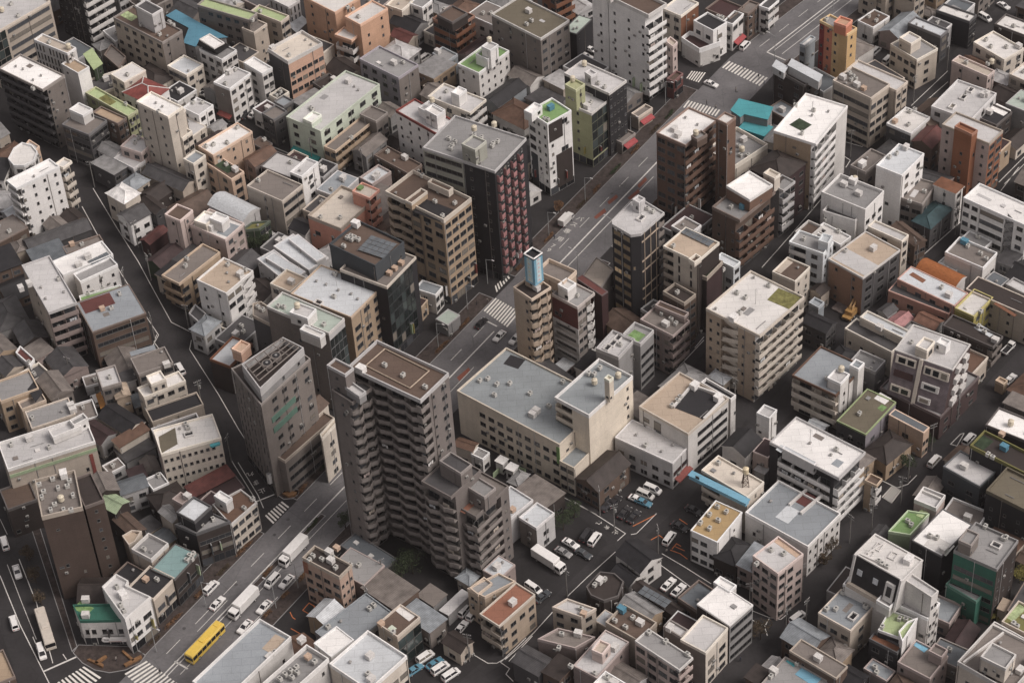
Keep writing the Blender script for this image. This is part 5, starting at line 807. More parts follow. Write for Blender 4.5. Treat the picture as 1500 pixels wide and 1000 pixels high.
# ---------------------------------------------------------------- buildings: name, label, x, y, rotation, blocks, tapered roofs, roof items, extras (metres)
BUILDINGS = [
('office_building','dark banded block with big white flat roof at the left edge, top',-134.09,107.43,-0.72,[([(4.3,-9.5),(10.0,-3.0),(-4.3,9.5),(-10.0,3.0)],0,22.3,'taupe','white','s2;-;-;k',[None,None,None,'char'],{'bc':'dgray'})],[],[('vent',(-2.7,1.9),21.7,None),('vent',(0.9,-4.0),21.7,None),('vent',(3.0,-2.0),21.7,None),('ac',(1.4,-8.6),21.7,None)],{}),
('office_building','beige office with ribbon window bands in the top left corner',-148.12,146.7,-2.34,[([(2.0,14.7),(-14.6,-2.4),(-2.0,-14.7),(14.6,2.4)],0,19.2,'beige','lgray','-;_;0.25:g3|r;-',0,{})],[],[('ac',(2.6,2.4),18.6,None),('tank',(0.3,-1.3),18.6,None)],{}),
('apartment_building','charcoal tiled tower with white balconies beside the top left crossing',-124.44,158.34,-0.8,[([(-8.9,1.7),(1.5,-9.0),(8.9,-1.7),(-1.5,9.0)],0,22.3,'char','gray','s6;b3;-;-',0,{'bc':'offw'})],[],[],{}),
('shop_building','narrow pale grey house front at the top edge near bare yard',-114.75,167.93,0.68,[([(-3.9,0.0),(-0.8,-3.8),(3.9,-0.0),(0.8,3.8)],0,9.9,'lgray','gray','_;w3;-;-',0,{})],[],[],{}),
('apartment_building','brown walk-up with planted roof garden and square lift tower',-103.3,137.46,-0.77,[([(-10.8,4.9),(5.2,-10.6),(10.8,-4.9),(-5.2,10.6)],0,16.1,'taupe','brown','w6;s2;-;-',['beige',None,None,None],{}),([(2.7,-4.8),(5.7,-1.9),(0.1,3.8),(-2.8,0.8)],15.55,22.3,'lgray','dgray','_;-;-;_',0,{})],[],[('patch',[(-5.2,2.7),(-3.2,4.7),(-6.8,8.5),(-8.9,6.4)],15.5,'lgreen'),('patch',[(-1.2,1.1),(2.7,2.5),(0.4,8.7),(-3.4,7.2)],15.5,'tan'),('ac',(-1.9,-0.3),15.5,None),('ac',(6.7,0.1),15.5,None),('ac',(7.9,-1.5),15.5,None)],{}),
('market_hall','bright blue sheet roof behind the brown roof garden building',-90.59,141.39,2.36,[([(-1.1,1.3),(-2.4,-6.4),(1.1,-8.8),(5.4,-5.4),(10.4,-5.1),(1.2,4.0),(-6.0,11.6),(-8.6,8.9)],0,9.9,'gray','blue','-;_;_;_;-;-;-;_',0,{'par':0})],[],[],{}),
('office_building','long grey-brown block with pale green roof at the top edge',-79.41,142.54,2.58,[([(7.0,-7.0),(9.3,-3.4),(-7.0,7.0),(-9.3,3.4)],0,16.1,'taupe','lgreen','s2;-;-;w6',0,{}),([(8.2,-9.4),(12.0,-5.0),(8.1,-1.7),(4.4,-6.2)],0.0,13.0,'beige','taupe','s1;-;-;_',0,{})],[],[('ac',(2.4,2.9),15.5,None),('ac',(8.1,-7.2),15.5,None)],{}),
('apartment_building','slim white block with striped side seen behind the dark banded office',-128.62,121.1,2.47,[([(4.3,-5.7),(6.5,-2.9),(-4.3,5.7),(-6.5,2.9)],0,22.3,'offw','beige','_;-;-;t10',0,{}),([(7.4,-11.7),(10.4,-8.8),(4.9,-3.3),(2.0,-6.2)],0.0,19.2,'white','tan','_;-;-;_',0,{})],[],[('tank',(4.3,-2.6),21.7,None),('ac',(6.0,-6.5),21.7,None)],{}),
('shed','small green sheet roof beside the zebra crossing, top left',-120.27,129.72,2.0,[([(0.8,-5.4),(3.0,-2.8),(-0.8,5.4),(-3.0,2.8)],0,9.9,'dgreen2','lgreen','_;-;-;_',0,{'par':0})],[],[],{}),
('house','cluttered low brown house beside the green sheet roof',-114.63,135.38,2.17,[([(1.7,-6.5),(3.4,-0.9),(-1.7,6.5),(-3.4,0.9)],0,6.8,'brown','taupe','w2;-;-;w2',0,{})],[],[],{}),
('shop_building','cream building with long pale rounded roof next to red pyramid roof',-108.13,117.16,0.73,[([(-0.8,-5.1),(5.2,0.3),(0.8,5.1),(-5.2,-0.3)],0,13.0,'cream','offw','_;-;-;w2',0,{'par':0.2})],[],[],{}),
('pavilion','red pyramid roof with white ribs',-102.53,109.69,2.44,[([(1.2,-6.6),(6.7,-0.0),(-1.2,6.6),(-6.7,0.0)],0,12.4,'white','red2','w3;-;-;w3',0,{'rt':'hip','ribs':1})],[],[],{}),
('apartment_building','olive green terrace building behind the cream tower, upper left',-111.88,102.91,2.37,[([(5.4,-8.0),(8.1,-5.3),(-5.4,8.0),(-8.1,5.3)],0,13.0,'lime','lgreen','w3;-;-;w3',0,{})],[],[('patch',[(-0.6,-1.5),(1.3,0.2),(-2.1,4.3),(-4.1,2.7)],12.4,'olive'),('ac',(4.3,-1.9),12.4,None)],{}),
('apartment_building','tall cream tower with white roof and stepped annex, upper left',-94.48,82.37,2.41,[([(2.8,-6.4),(6.7,-2.1),(-2.8,6.4),(-6.7,2.1)],0,25.4,'cream','white','_;-;-;s2',0,{}),([(3.8,-2.0),(6.9,0.8),(4.5,3.4),(1.4,0.6)],0.0,22.3,'cream','offw','_;-;-;_',0,{}),([(5.3,-4.2),(7.9,-1.1),(2.9,3.2),(0.3,0.2)],0.0,16.1,'cream','gray','w2;-;-;s1',0,{})],[],[('vent',(-1.1,1.0),24.8,None),('vent',(0.9,-1.0),24.8,None),('ac',(-0.0,-3.5),24.8,None)],{}),
('house','white cube house beside the stepped annex of cream tower',-86.95,101.63,2.43,[([(0.5,-4.5),(4.5,0.1),(-0.5,4.5),(-4.5,-0.1)],0,9.9,'white','lgray','w2;-;-;s2',0,{})],[],[('ac',(-1.5,2.2),9.3,None),('ac',(1.2,1.9),9.3,None)],{}),
('house','small pale house with dark balcony band below blue roof',-91.92,123.23,2.39,[([(0.7,-5.3),(5.4,-0.3),(-0.7,5.3),(-5.4,0.3)],0,9.9,'cream','lbgray','w2;-;-;r',0,{})],[],[],{}),
('apartment_building','white house with black mansard cap below the blue roof',-81.79,125.71,2.38,[([(1.4,-5.6),(5.7,-1.1),(-1.4,5.6),(-5.7,1.1)],0,13.0,'offw','gray','w3;-;-;w3',0,{})],[([(0.0,-2.2),(3.7,2.0),(-2.9,7.8),(-6.6,3.6)],12.5,[(-0.1,-6.7),(2.8,-4.2),(-1.8,1.1),(-4.7,-1.4)],17.96,'char','white')],[],{}),
('office_building','grey-white block over the small car park, red awning at its foot',-76.86,110.51,0.88,[([(-0.5,-5.6),(5.4,1.6),(0.5,5.6),(-5.4,-1.6)],0,13.0,'offw','lgray','w3;-;-;_',[None,None,None,'taupe'],{})],[],[('ac',(-1.9,2.5),12.4,None),('ac',(0.8,4.1),12.4,None),('box',(-0.8,2.9),12.4,None)],{'awn':[(3,'red2')]}),
('office_building','pale block with white bent roof left of the pink fenced-roof building',-69.38,115.97,2.31,[([(1.4,-4.5),(4.3,-1.8),(-1.4,4.5),(-4.3,1.8)],0,13.0,'offw','white','w2;-;-;w1',0,{})],[],[],{}),
('apartment_building','dark four storey block with white roof hut, upper left street corner',-118.99,93.45,2.51,[([(1.8,-6.2),(6.5,0.2),(-1.8,6.2),(-6.5,-0.2)],0,13.0,'dgray','taupe','r;-;-;r',0,{}),([(0.2,-0.9),(2.7,2.0),(-1.6,5.6),(-4.1,2.6)],12.45,16.1,'offw','white','_;-;-;_',0,{})],[],[('ac',(-0.2,6.3),12.4,None),('ac',(1.8,2.5),12.4,None)],{}),
('house','small reddish brown box house between dark block and olive terrace',-111.95,96.16,2.44,[([(2.8,-4.6),(5.1,-2.0),(-2.8,4.6),(-5.1,2.0)],0,13.0,'brown','tan','w2;-;-;w2',0,{})],[],[],{}),
('house','pinkish house with rounded roof edge in front of cream tower',-103.55,85.43,2.58,[([(1.5,-4.6),(4.8,0.6),(-1.5,4.6),(-4.8,-0.6)],0,9.9,'pink','lgray','w2;-;-;w2',0,{})],[],[('ac',(-0.7,0.7),9.3,None),('ac',(0.2,2.8),9.3,None)],{}),
('house','low house with grey ribbed roof panels by the left street',-111.86,80.76,2.4,[([(1.9,-4.9),(5.1,-1.4),(-1.9,4.9),(-5.1,1.4)],0,6.8,'dgray','gray','w2;-;-;_',0,{'rt':'mono'})],[],[],{}),
('house','small white sheet-metal house touching the ribbed roof panels',-106.08,82.45,2.4,[([(1.5,-4.5),(4.6,-1.1),(-1.5,4.5),(-4.6,1.1)],0,6.8,'lgray','lgray','w2;-;-;w2',0,{})],[],[],{}),
('house','long dark tiled gable house, left block',-94.23,73.79,2.48,[([(4.3,-6.9),(7.7,-2.5),(-4.3,6.9),(-7.7,2.5)],0,6.8,'beige','dgray','w2;-;-;w3',0,{'rt':'gable'})],[],[],{}),
('house','narrow beige tower house with grey flat roof beside long white roof',-85.91,73.02,0.86,[([(-0.1,-3.2),(3.1,0.5),(0.1,3.2),(-3.1,-0.5)],0,13.0,'cream','bgray','w1;-;-;W1',0,{})],[],[],{}),
('apartment_building','long peach building with narrow white roof, left block',-77.49,80.61,0.75,[([(-3.1,-7.4),(7.6,2.5),(3.1,7.4),(-7.6,-2.5)],0,13.0,'peach2','white','s3;-;-;w2',0,{})],[],[('ac',(-5.4,-2.8),12.4,None),('ac',(-3.3,-2.2),12.4,None),('ac',(0.6,-1.8),12.4,None)],{}),
('house','peach house with messy planted roof garden',-78.09,71.91,2.3,[([(2.6,-6.4),(6.0,-3.3),(-2.6,6.4),(-6.0,3.3)],0,9.9,'peach2','brown','W1;-;-;w2',0,{})],[],[('patch',[(1.3,-2.9),(3.8,-0.6),(-2.7,6.3),(-5.1,4.0)],9.3,'dgreen2'),('ac',(0.8,0.7),9.3,None),('ac',(-1.4,2.7),9.3,None),('box',(3.5,-2.1),9.3,None)],{}),
('house','small octagonal white house at the far left street',-136.36,84.19,-1.76,[([(-2.1,-4.8),(0.8,-5.1),(3.4,-3.3),(4.0,1.0),(2.1,4.2),(-1.0,5.9),(-3.1,3.5),(-4.1,-1.5)],0,9.9,'offw','offw','w1;W1;w1;-;-;-;-;w1',0,{})],[],[],{}),
('house','orange and white corner house behind the octagonal one',-135.42,92.23,2.33,[([(1.0,-3.2),(2.3,-0.3),(-1.0,3.2),(-2.3,0.3)],0,6.8,'peach2','lgray','_;-;-;_',0,{})],[],[],{}),
('office_building','small tan block with lime green roof at top edge',-66.67,143.07,2.47,[([(3.5,-5.2),(5.9,-2.1),(-3.5,5.2),(-5.9,2.1)],0,13.0,'beige','lgreen','r;-;-;w2',0,{})],[],[('ac',(-3.1,1.6),12.4,None)],{}),
('house','pale grey house with arched windows at top edge',-63.03,155.32,2.37,[([(1.5,-4.9),(4.9,-1.3),(-1.5,4.9),(-4.9,1.3)],0,9.9,'lgray','offw','t3;-;-;t4',0,{})],[],[],{}),
('shed','low striped metal roof between orange blocks',-59.74,150.86,-0.96,[([(0.1,-5.1),(3.4,0.1),(-0.1,5.1),(-3.4,-0.1)],0,4.3,'gray','lbgray','_;-;-;_',0,{'rt':'mono'})],[],[],{}),
('apartment_building','large orange tiled apartment house with white roof, top edge',-36.81,135.1,0.75,[([(-6.5,-1.4),(-1.8,-6.4),(6.5,1.4),(1.8,6.4)],0,16.1,'orange','offw','_;s2;-;-',0,{'bc':'orange'}),([(-19.4,11.2),(-9.5,1.1),(-2.0,8.4),(-11.9,18.6)],0.0,16.1,'orange','offw','s2;s1;-;-',0,{}),([(-4.9,-7.4),(-2.2,-3.6),(-7.3,0.2),(-10.1,-3.6)],0.0,11.4,'orange','offw','b1;-;-;b1',0,{})],[],[('ac',(-5.7,3.4),15.5,None),('ac',(-4.1,2.2),15.5,None),('ac',(-2.4,-1.9),15.5,None),('vent',(3.7,5.2),15.5,None)],{}),
('office_building','salmon pink building with railed cream roof, upper left',-58.08,120.15,0.7,[([(-1.9,-7.9),(8.1,0.5),(1.9,7.9),(-8.1,-0.5)],0,16.1,'salmon','cream','w6;-;-;s1',[None,None,None,'dgray'],{'par':1.0,'pc':'offw'})],[],[('vent',(3.0,3.5),15.1,None),('vent',(4.7,0.9),15.1,None),('box',(-6.7,-0.0),15.1,None)],{}),
('house','tiny blue-grey roof house below the salmon building',-62.21,105.62,2.35,[([(0.1,-2.9),(2.9,-0.1),(-0.1,2.9),(-2.9,0.1)],0,6.8,'dgray','bgray','w1;-;-;w1',0,{})],[],[],{}),
('house','dark house with pale side beside the mint building',-64.24,95.96,0.76,[([(-0.2,-3.7),(3.7,0.0),(0.2,3.7),(-3.7,-0.0)],0,9.9,'dgray','taupe','w1;-;-;w2',0,{})],[],[],{}),
('office_building','long mint green building with white roof and roof cabin',-46.77,95.48,0.89,[([(-3.5,-14.5),(13.5,6.4),(3.5,14.5),(-13.5,-6.4)],0,13.0,'mint','lgray','W5;-;-;w2',0,{'pc':'mint'}),([(-5.9,-12.6),(-3.1,-9.2),(-5.6,-7.1),(-8.4,-10.5)],12.45,14.9,'mint','white','_;-;-;_',0,{})],[],[('box',(4.4,8.9),12.4,None),('ac',(-6.4,-2.9),12.4,None),('ac',(-5.9,-3.8),12.4,None),('vent',(6.2,6.4),12.4,None)],{'awn':[(3,'teal')]}),
('apartment_building','lavender grey block with railed roof, top centre-left',-30.45,112.91,2.37,[([(2.8,-8.6),(8.7,-2.6),(-2.8,8.6),(-8.7,2.6)],0,13.0,'lav','gray','_;-;-;w4',['taupe',None,None,None],{})],[],[('box',(1.5,-0.9),12.4,None),('ac',(4.2,-0.8),12.4,None)],{}),
('house','small red tin roof house under the orange apartments',-26.2,136.03,2.44,[([(1.2,-4.0),(4.1,-0.5),(-1.2,4.0),(-4.1,0.5)],0,6.8,'beige','maroon2','_;-;-;w2',0,{'rt':'gable'})],[],[],{}),
('house','black tiled house with skylight, top centre',-24.7,143.36,-0.73,[([(1.4,-5.8),(5.9,-0.8),(-1.4,5.8),(-5.9,0.8)],0,6.8,'gray','char','w3;-;-;w3',0,{'rt':'gable'})],[],[],{}),
('house','plain beige gable wall house at top edge centre',-27.18,148.42,2.52,[([(0.7,-4.2),(4.2,0.6),(-0.7,4.2),(-4.2,-0.6)],0,9.9,'cream','beige','_;-;-;_',0,{})],[],[],{}),
('house','white-grey narrow house at top edge beside beige gable',-20.65,148.34,2.48,[([(0.5,-3.6),(3.6,0.4),(-0.5,3.6),(-3.6,-0.4)],0,9.9,'offw','gray','w2;-;-;w1',0,{})],[],[],{}),
('restaurant','brown stepped building with dark mansard roof, top centre',-10.61,133.92,2.39,[([(0.5,-6.4),(6.4,-0.1),(-0.5,6.4),(-6.4,0.1)],0,13.0,'rust','dkbrown','b3;-;-;r',0,{'bc':'rust'}),([(-0.4,-7.4),(4.3,-3.0),(-0.1,1.7),(-4.8,-2.8)],12.45,16.1,'dkbrown','brown','_;-;-;_',0,{})],[],[('ac',(-2.8,4.6),12.4,None)],{}),
('house','low blue-grey house behind white vans, top centre',-13.91,123.82,2.34,[([(0.7,-3.8),(3.8,-0.8),(-0.7,3.8),(-3.8,0.8)],0,6.8,'bgray','gray','w1;-;-;w2',0,{})],[],[('box',(-2.2,1.2),6.2,None)],{}),
('apartment_building','white building with bright green roof and stepped cabins',-2.41,111.68,0.83,[([(-1.7,-7.9),(7.7,2.4),(1.7,7.9),(-7.7,-2.4)],0,13.0,'offw','green','s5;-;-;s2',0,{}),([(1.2,-5.7),(3.8,-2.9),(0.4,0.3),(-2.2,-2.5)],12.45,16.1,'white','green','_;-;-;_',0,{}),([(2.2,-5.7),(4.6,-3.1),(2.1,-0.8),(-0.3,-3.4)],12.45,19.2,'white','lgray','_;-;-;_',0,{})],[],[('tank',(2.1,-0.9),18.6,None)],{}),
('house','blue-grey house with long dark tiled roof below white green-roof block',3.08,102.84,0.79,[([(-2.2,-6.6),(6.5,2.3),(2.2,6.6),(-6.5,-2.3)],0,6.8,'bgray','char','w4;-;-;w4',0,{'rt':'gable'})],[],[],{}),
('apartment_building','white block with red roof line, centre-left',-19.28,79.67,2.31,[([(3.6,-9.5),(9.1,-4.4),(-3.6,9.5),(-9.1,4.4)],0,16.1,'white','lgray','w2;-;-;s5',0,{'pc':'red2'}),([(2.1,-3.2),(5.1,-0.4),(0.5,4.4),(-2.5,1.6)],15.55,18.6,'white','lgray','_;-;-;_',0,{}),([(2.7,-5.6),(4.9,-3.6),(1.6,-0.0),(-0.6,-2.1)],15.55,20.4,'white','offw','_;-;-;_',0,{})],[],[('tank',(1.6,1.5),19.84,None)],{}),
('apartment_building','cream block with roof hut behind the red-lined white block',-10.86,92.26,2.47,[([(3.6,-7.8),(8.4,-1.8),(-3.6,7.8),(-8.4,1.8)],0,13.0,'cream','lgray','b2;-;-;w3',['brown',None,None,None],{'bc':'offw'}),([(0.7,-4.0),(3.0,-1.4),(0.8,0.5),(-1.5,-2.2)],12.45,16.7,'white','white','_;-;-;_',0,{})],[],[],{}),
('shed','tiny flat beige kiosk roof on the lane, upper centre',-19.23,111.43,2.36,[([(0.3,-1.8),(1.8,-0.3),(-0.3,1.8),(-1.8,0.3)],0,4.3,'beige','taupe','_;-;-;_',0,{})],[],[],{}),
('apartment_building','tan three storey gallery block on the lane, left of centre',-42.56,82.99,0.88,[([(-3.7,-7.9),(7.0,5.2),(3.7,7.9),(-7.0,-5.2)],0,9.9,'tan','taupe','b6;-;-;w2',0,{'bc':'tan'}),([(8.1,2.4),(11.5,6.3),(6.7,10.4),(3.4,6.5)],0.0,11.8,'taupe','taupe','w2;-;-;w2',0,{})],[],[('ac',(0.8,-2.1),9.3,None)],{}),
('house','grey pitched roof beside lavender block',-30.82,98.4,2.32,[([(0.1,-3.7),(3.7,-0.4),(-0.1,3.7),(-3.7,0.4)],0,6.8,'gray','taupe','w2;-;-;w2',0,{'rt':'gable'})],[],[],{}),
('apartment_tower','tall black and olive tower with pink balconies at the avenue',-6.11,37.25,-0.59,[([(-13.7,-0.4),(4.8,-12.8),(13.7,0.4),(-4.8,12.8)],0,37.8,'olivegray','gray','0.56:r|0.44:s2;B4;-;-',[None,'char',None,None],{'pc':'lgray','bc':'pinkred','sf':1,'stripes':(0,['olivegray','char'])}),([(0.1,-9.7),(3.2,-6.2),(-0.2,-3.2),(-3.3,-6.7)],37.25,42.8,'olivegray','gray','_;-;-;_',0,{})],[],[('tank',(0.2,-1.0),42.16,None),('ac',(-5.9,-0.3),37.2,None),('ac',(-5.2,1.2),37.2,None),('ac',(-6.4,-1.8),37.2,None),('ac',(1.2,-4.3),37.2,None),('ac',(2.1,-5.6),37.2,None),('ac',(4.9,-0.8),37.2,None),('ac',(6.1,-0.1),37.2,None),('ac',(4.6,-1.9),37.2,None),('tank',(5.5,6.8),37.2,None)],{}),
('house','low brown roofed workshop with white roof box, centre-left',-28.71,73.12,2.35,[([(2.9,-6.8),(6.8,-3.0),(-2.9,6.8),(-6.8,3.0)],0,6.8,'brown','brown','w2;-;-;w3',0,{})],[],[('box',(2.0,0.6),6.2,None),('ac',(-2.9,4.2),6.2,None)],{}),
('office_building','big grey block with brown roof and white rim, top centre',12.32,121.76,2.33,[([(2.4,-11.6),(11.4,-3.1),(-2.4,11.6),(-11.4,3.1)],0,19.2,'taupe','olive2','w4;-;-;s4',0,{'pc':'offw'})],[],[('box',(-0.3,3.0),18.6,None),('ac',(0.3,-1.9),18.6,None),('ac',(-1.3,-3.6),18.6,None)],{}),
('warehouse','narrow black-walled building with pale tin roof, top centre',26.66,129.62,-2.18,[([(-0.7,-5.1),(4.5,2.4),(0.7,5.1),(-4.5,-2.4)],0,9.9,'char','lmint','_;-;-;_',0,{'par':0.1})],[],[('vent',(-1.4,-2.5),9.8,None),('vent',(-0.3,-2.2),9.8,None)],{}),
('apartment_building','orange-brown balcony block at the top edge, centre',21.8,144.96,0.63,[([(-5.0,0.6),(-0.9,-4.9),(5.0,-0.6),(0.9,4.9)],0,13.0,'rust','taupe','w2;b2;-;-',0,{'bc':'rust'})],[],[],{}),
('apartment_tower','tall white tower with stepped balconies at the top of the avenue',40.97,110.7,-0.82,[([(-10.4,5.5),(4.7,-10.7),(10.4,-5.5),(-4.7,10.7)],0,31.6,'white','brown','0.3:s1|0.2:s1|0.3:s1|0.2:s1;b2;-;-',0,{'par':1.0,'pc':'offw','bc':'white','sf':1})],[],[('box',(-5.6,-1.1),30.6,None)],{}),
('shop_building','white eight-sided corner shop with dark roof at the upper crossing',63.48,121.78,2.68,[([(-1.3,-4.9),(5.3,-1.9),(5.3,0.5),(-3.3,4.7),(-6.0,1.7)],0,6.8,'offw','maroon','_;-;-;-;_',0,{'par':1.4,'sf':1})],[],[],{}),
('house','white modern house with black tilted roof near upper crossing',66.27,124.59,2.28,[([(0.3,-5.0),(4.9,-1.1),(-0.3,5.0),(-4.9,1.1)],0,11.1,'white','char','w1;-;-;w2',0,{})],[],[('ac',(2.7,2.2),10.54,None),('ac',(3.8,1.6),10.54,None)],{}),
('apartment_building','beige house with red-brown chimney wall, top edge near crossing',58.06,131.29,-2.33,[([(-0.5,-5.6),(5.5,0.8),(0.5,5.6),(-5.5,-0.8)],0,13.0,'cream','lgray','_;-;-;w2',['rust',None,None,None],{})],[],[],{}),
('shop_building','white shop with red awning by upper crossing',73.65,127.55,0.91,[([(-0.7,-3.6),(3.3,1.6),(0.7,3.6),(-3.3,-1.6)],0,9.9,'offw','dgray','W2;-;-;w1',0,{})],[],[],{'awn':[(0,'red')]}),
('house','dark maroon roof house behind upper crossing shops',71.65,132.87,-0.76,[([(0.7,-5.8),(5.9,-0.4),(-0.7,5.8),(-5.9,0.4)],0,9.9,'brown','maroon','w2;-;-;w2',0,{})],[],[],{}),
('shop_building','row shop of brown brick at the top of avenue',78.82,132.55,-2.28,[([(-0.7,-3.6),(3.5,1.3),(0.7,3.6),(-3.5,-1.3)],0,9.9,'brown','taupe','w2;-;-;w2',0,{})],[],[],{}),
('shop_building','pale galleried shop at top edge of the avenue',85.24,133.96,0.85,[([(-0.6,-3.3),(3.2,1.1),(0.6,3.3),(-3.2,-1.1)],0,9.9,'offw','dgray','b2;-;-;w1',0,{})],[],[],{}),
('shop_building','slim pink-brown house squeezed against the white tower',53.44,112.78,-1.03,[([(0.1,-2.6),(1.7,-0.5),(-0.1,2.6),(-1.7,0.5)],0,13.0,'pink','beige','s1;-;-;s1',0,{})],[],[],{}),
('shop_building','low brick shop with plants between white tower and crossing',53.52,104.01,0.86,[([(-0.6,-2.6),(2.5,1.0),(0.6,2.6),(-2.5,-1.0)],0,6.8,'maroon2','brown','W1;-;-;W1',0,{'sf':1})],[],[],{}),
('office_building','lime green walled office with black tiled rear and white rims',25.63,77.75,2.42,[([(1.2,-6.1),(6.2,-0.5),(-1.2,6.1),(-6.2,0.5)],0,19.2,'lime','lgray','g3;-;-;s1',0,{'pc':'offw','sf':1}),([(6.6,-1.4),(12.0,4.2),(0.1,15.5),(-5.3,9.9)],0.0,22.3,'char','lgray','s5;-;-;_',0,{'pc':'offw'}),([(-2.8,-3.9),(-0.1,-1.3),(-2.9,1.8),(-5.7,-0.8)],18.65,26.0,'lime','lime','s1;-;-;_',0,{}),([(1.9,3.1),(3.8,4.4),(2.1,6.6),(0.3,5.3)],21.75,25.4,'lgray','lgray','_;-;-;_',0,{})],[],[('tank',(-3.4,0.9),25.42,None),('tank',(0.7,13.2),21.7,None),('ac',(3.9,3.9),21.7,None),('ac',(5.6,1.9),21.7,None),('ac',(1.4,-0.7),18.6,None)],{}),
('office_building','slim white building with green roof and blue roof tank',14.95,65.95,0.65,[([(-1.0,-6.0),(6.0,-0.6),(1.0,6.0),(-6.0,0.6)],0,25.4,'white','green','0.35:s1|0.65:W1;-;-;0.4:W1|s2',0,{'sf':1}),([(-5.1,-4.2),(-2.0,-0.9),(-4.0,1.0),(-7.1,-2.4)],24.85,27.9,'white','white','_;-;-;_',0,{})],[],[('boxblue',(0.4,1.2),24.8,None),('ac',(-1.6,-3.5),24.8,None),('ac',(-0.7,-4.0),24.8,None),('tank',(-3.5,-1.1),24.8,None)],{'clad':[(0,18.6,24.8,0.05,0.6,'dkbrown'),(0,1.55,13.020000000000001,0.3,0.95,'dkbrown'),(3,0.6200000000000001,11.78,0.1,0.4,'slate')]}),
('shop_building','low shop with bright red awning under black tiled office',36.54,79.88,0.79,[([(-1.0,-3.2),(3.2,1.0),(1.0,3.2),(-3.2,-1.0)],0,4.3,'taupe','taupe','W2;-;-;_',0,{})],[],[],{'awn':[(0,'red')]}),
('shop_building','little pale signboard building at foot of the white tower',42.53,90.72,-2.41,[([(-1.3,-3.1),(3.2,1.0),(1.3,3.1),(-3.2,-1.0)],0,4.9,'beige','taupe','W1;-;-;_',0,{})],[],[],{'awn':[(0,'red')]}),
('apartment_building','red-brown tiled apartment with white roof and lift tower on the avenue',51.5,50.33,0.82,[([(-1.3,-8.6),(8.5,1.9),(1.3,8.6),(-8.5,-1.9)],0,28.5,'rbrown','white','k;-;-;W3',0,{'bc':'rbrown','sf':1}),([(10.0,-6.1),(12.8,-3.3),(10.1,-0.6),(7.4,-3.5)],0.0,32.8,'rbrown','offw','_;-;-;_',0,{}),([(1.7,-9.7),(4.6,-7.7),(3.2,-5.7),(0.3,-7.8)],27.95,31.0,'brown','gray','_;-;-;_',0,{})],[],[('vent',(0.0,4.1),27.9,None),('vent',(2.9,0.5),27.9,None),('tank',(1.6,-7.2),30.38,None)],{}),
('shop_building','low turquoise sheet roof behind the red-brown apartment',72.72,82.39,2.62,[([(-2.8,-2.3),(-1.6,-1.1),(4.7,-4.5),(6.8,0.9),(-2.1,6.0),(-5.0,1.0)],0,8.0,'gray','teal2','_;_;_;-;-;_',0,{'par':0}),([(3.2,-8.6),(6.1,-4.7),(-0.4,0.0),(-3.2,-3.9)],0.0,5.2,'teal2','teal2','_;-;-;_',0,{'par':0})],[],[],{}),
('office_building','beige parapet building with machinery roof beside turquoise roof',65.63,56.08,0.7,[([(-8.8,0.2),(-1.3,-8.7),(8.8,-0.2),(1.3,8.7)],0,16.1,'cream','gray','_;w2;-;-',0,{'par':1.2})],[],[('tank',(1.5,-1.5),14.9,None),('ac',(0.8,0.7),14.9,None),('ac',(2.8,-3.7),14.9,None),('ac',(0.8,-3.5),14.9,None)],{}),
('house','large dark hipped roof beside the beige parapet building',75.89,45.39,0.79,[([(-0.4,-7.6),(7.6,0.4),(0.4,7.6),(-7.6,-0.4)],0,18.0,'maroon3','dkbrown','w3;-;-;w3',0,{'rt':'hip'})],[],[],{}),
('apartment_building','beige slab at the top edge right of avenue',119.05,137.6,-0.84,[([(-5.3,2.1),(1.5,-5.5),(5.3,-2.1),(-1.5,5.5)],0,9.9,'beige','gray','w2;w1;-;-',0,{})],[],[],{}),
('apartment_building','beige four storey block with paired windows, top edge right',127.83,132.46,-0.81,[([(-4.5,0.8),(0.6,-4.6),(4.5,-0.8),(-0.6,4.6)],0,13.0,'beige','gray','w2;w2;-;-',0,{})],[],[],{}),
('warehouse','black-walled hall with white roof, top edge right',139.96,121.72,2.43,[([(2.9,-5.3),(5.7,-2.0),(-2.9,5.3),(-5.7,2.0)],0,9.9,'char','offw','w2;-;-;_',0,{})],[],[('patch',[(0.5,1.3),(1.9,2.5),(-0.0,4.9),(-1.5,3.8)],9.3,'gray')],{}),
('warehouse','dark hall with long blue-white roof, upper right',130.34,115.63,2.37,[([(2.7,-5.6),(5.6,-2.5),(-2.7,5.6),(-5.6,2.5)],0,9.9,'dgray','lbgray','W1;-;-;_',0,{})],[],[('vent',(-3.1,1.7),9.3,None),('vent',(-1.5,0.0),9.3,None)],{}),
('apartment_building','cream block with roof cabin beside car park, upper right',124.1,104.7,2.18,[([(-0.4,-6.9),(6.6,-2.0),(0.4,6.9),(-6.6,2.0)],0,10.8,'cream','gray','w1;-;-;w4',['beige',None,None,None],{}),([(-1.7,-3.5),(1.7,-0.7),(-1.1,2.8),(-4.5,0.1)],10.28,14.2,'cream','lgray','_;-;-;_',0,{})],[],[('ac',(1.4,0.5),10.23,None)],{}),
('office_building','red orange and yellow striped tower, upper right',100.88,102.08,2.26,[([(1.6,-5.4),(5.0,-2.6),(-1.6,5.4),(-5.0,2.6)],0,22.3,'ylw','gray','s1;-;-;0.18:s1|0.3:s1|0.25:s1|-',0,{'stripes':(3,['dred','salmon2','ylw2'])}),([(1.2,-5.7),(3.5,-2.9),(0.4,-0.4),(-1.9,-3.3)],21.75,25.4,'salmon2','orange','_;-;-;_',0,{})],[],[('ac',(-3.0,3.0),21.7,None)],{}),
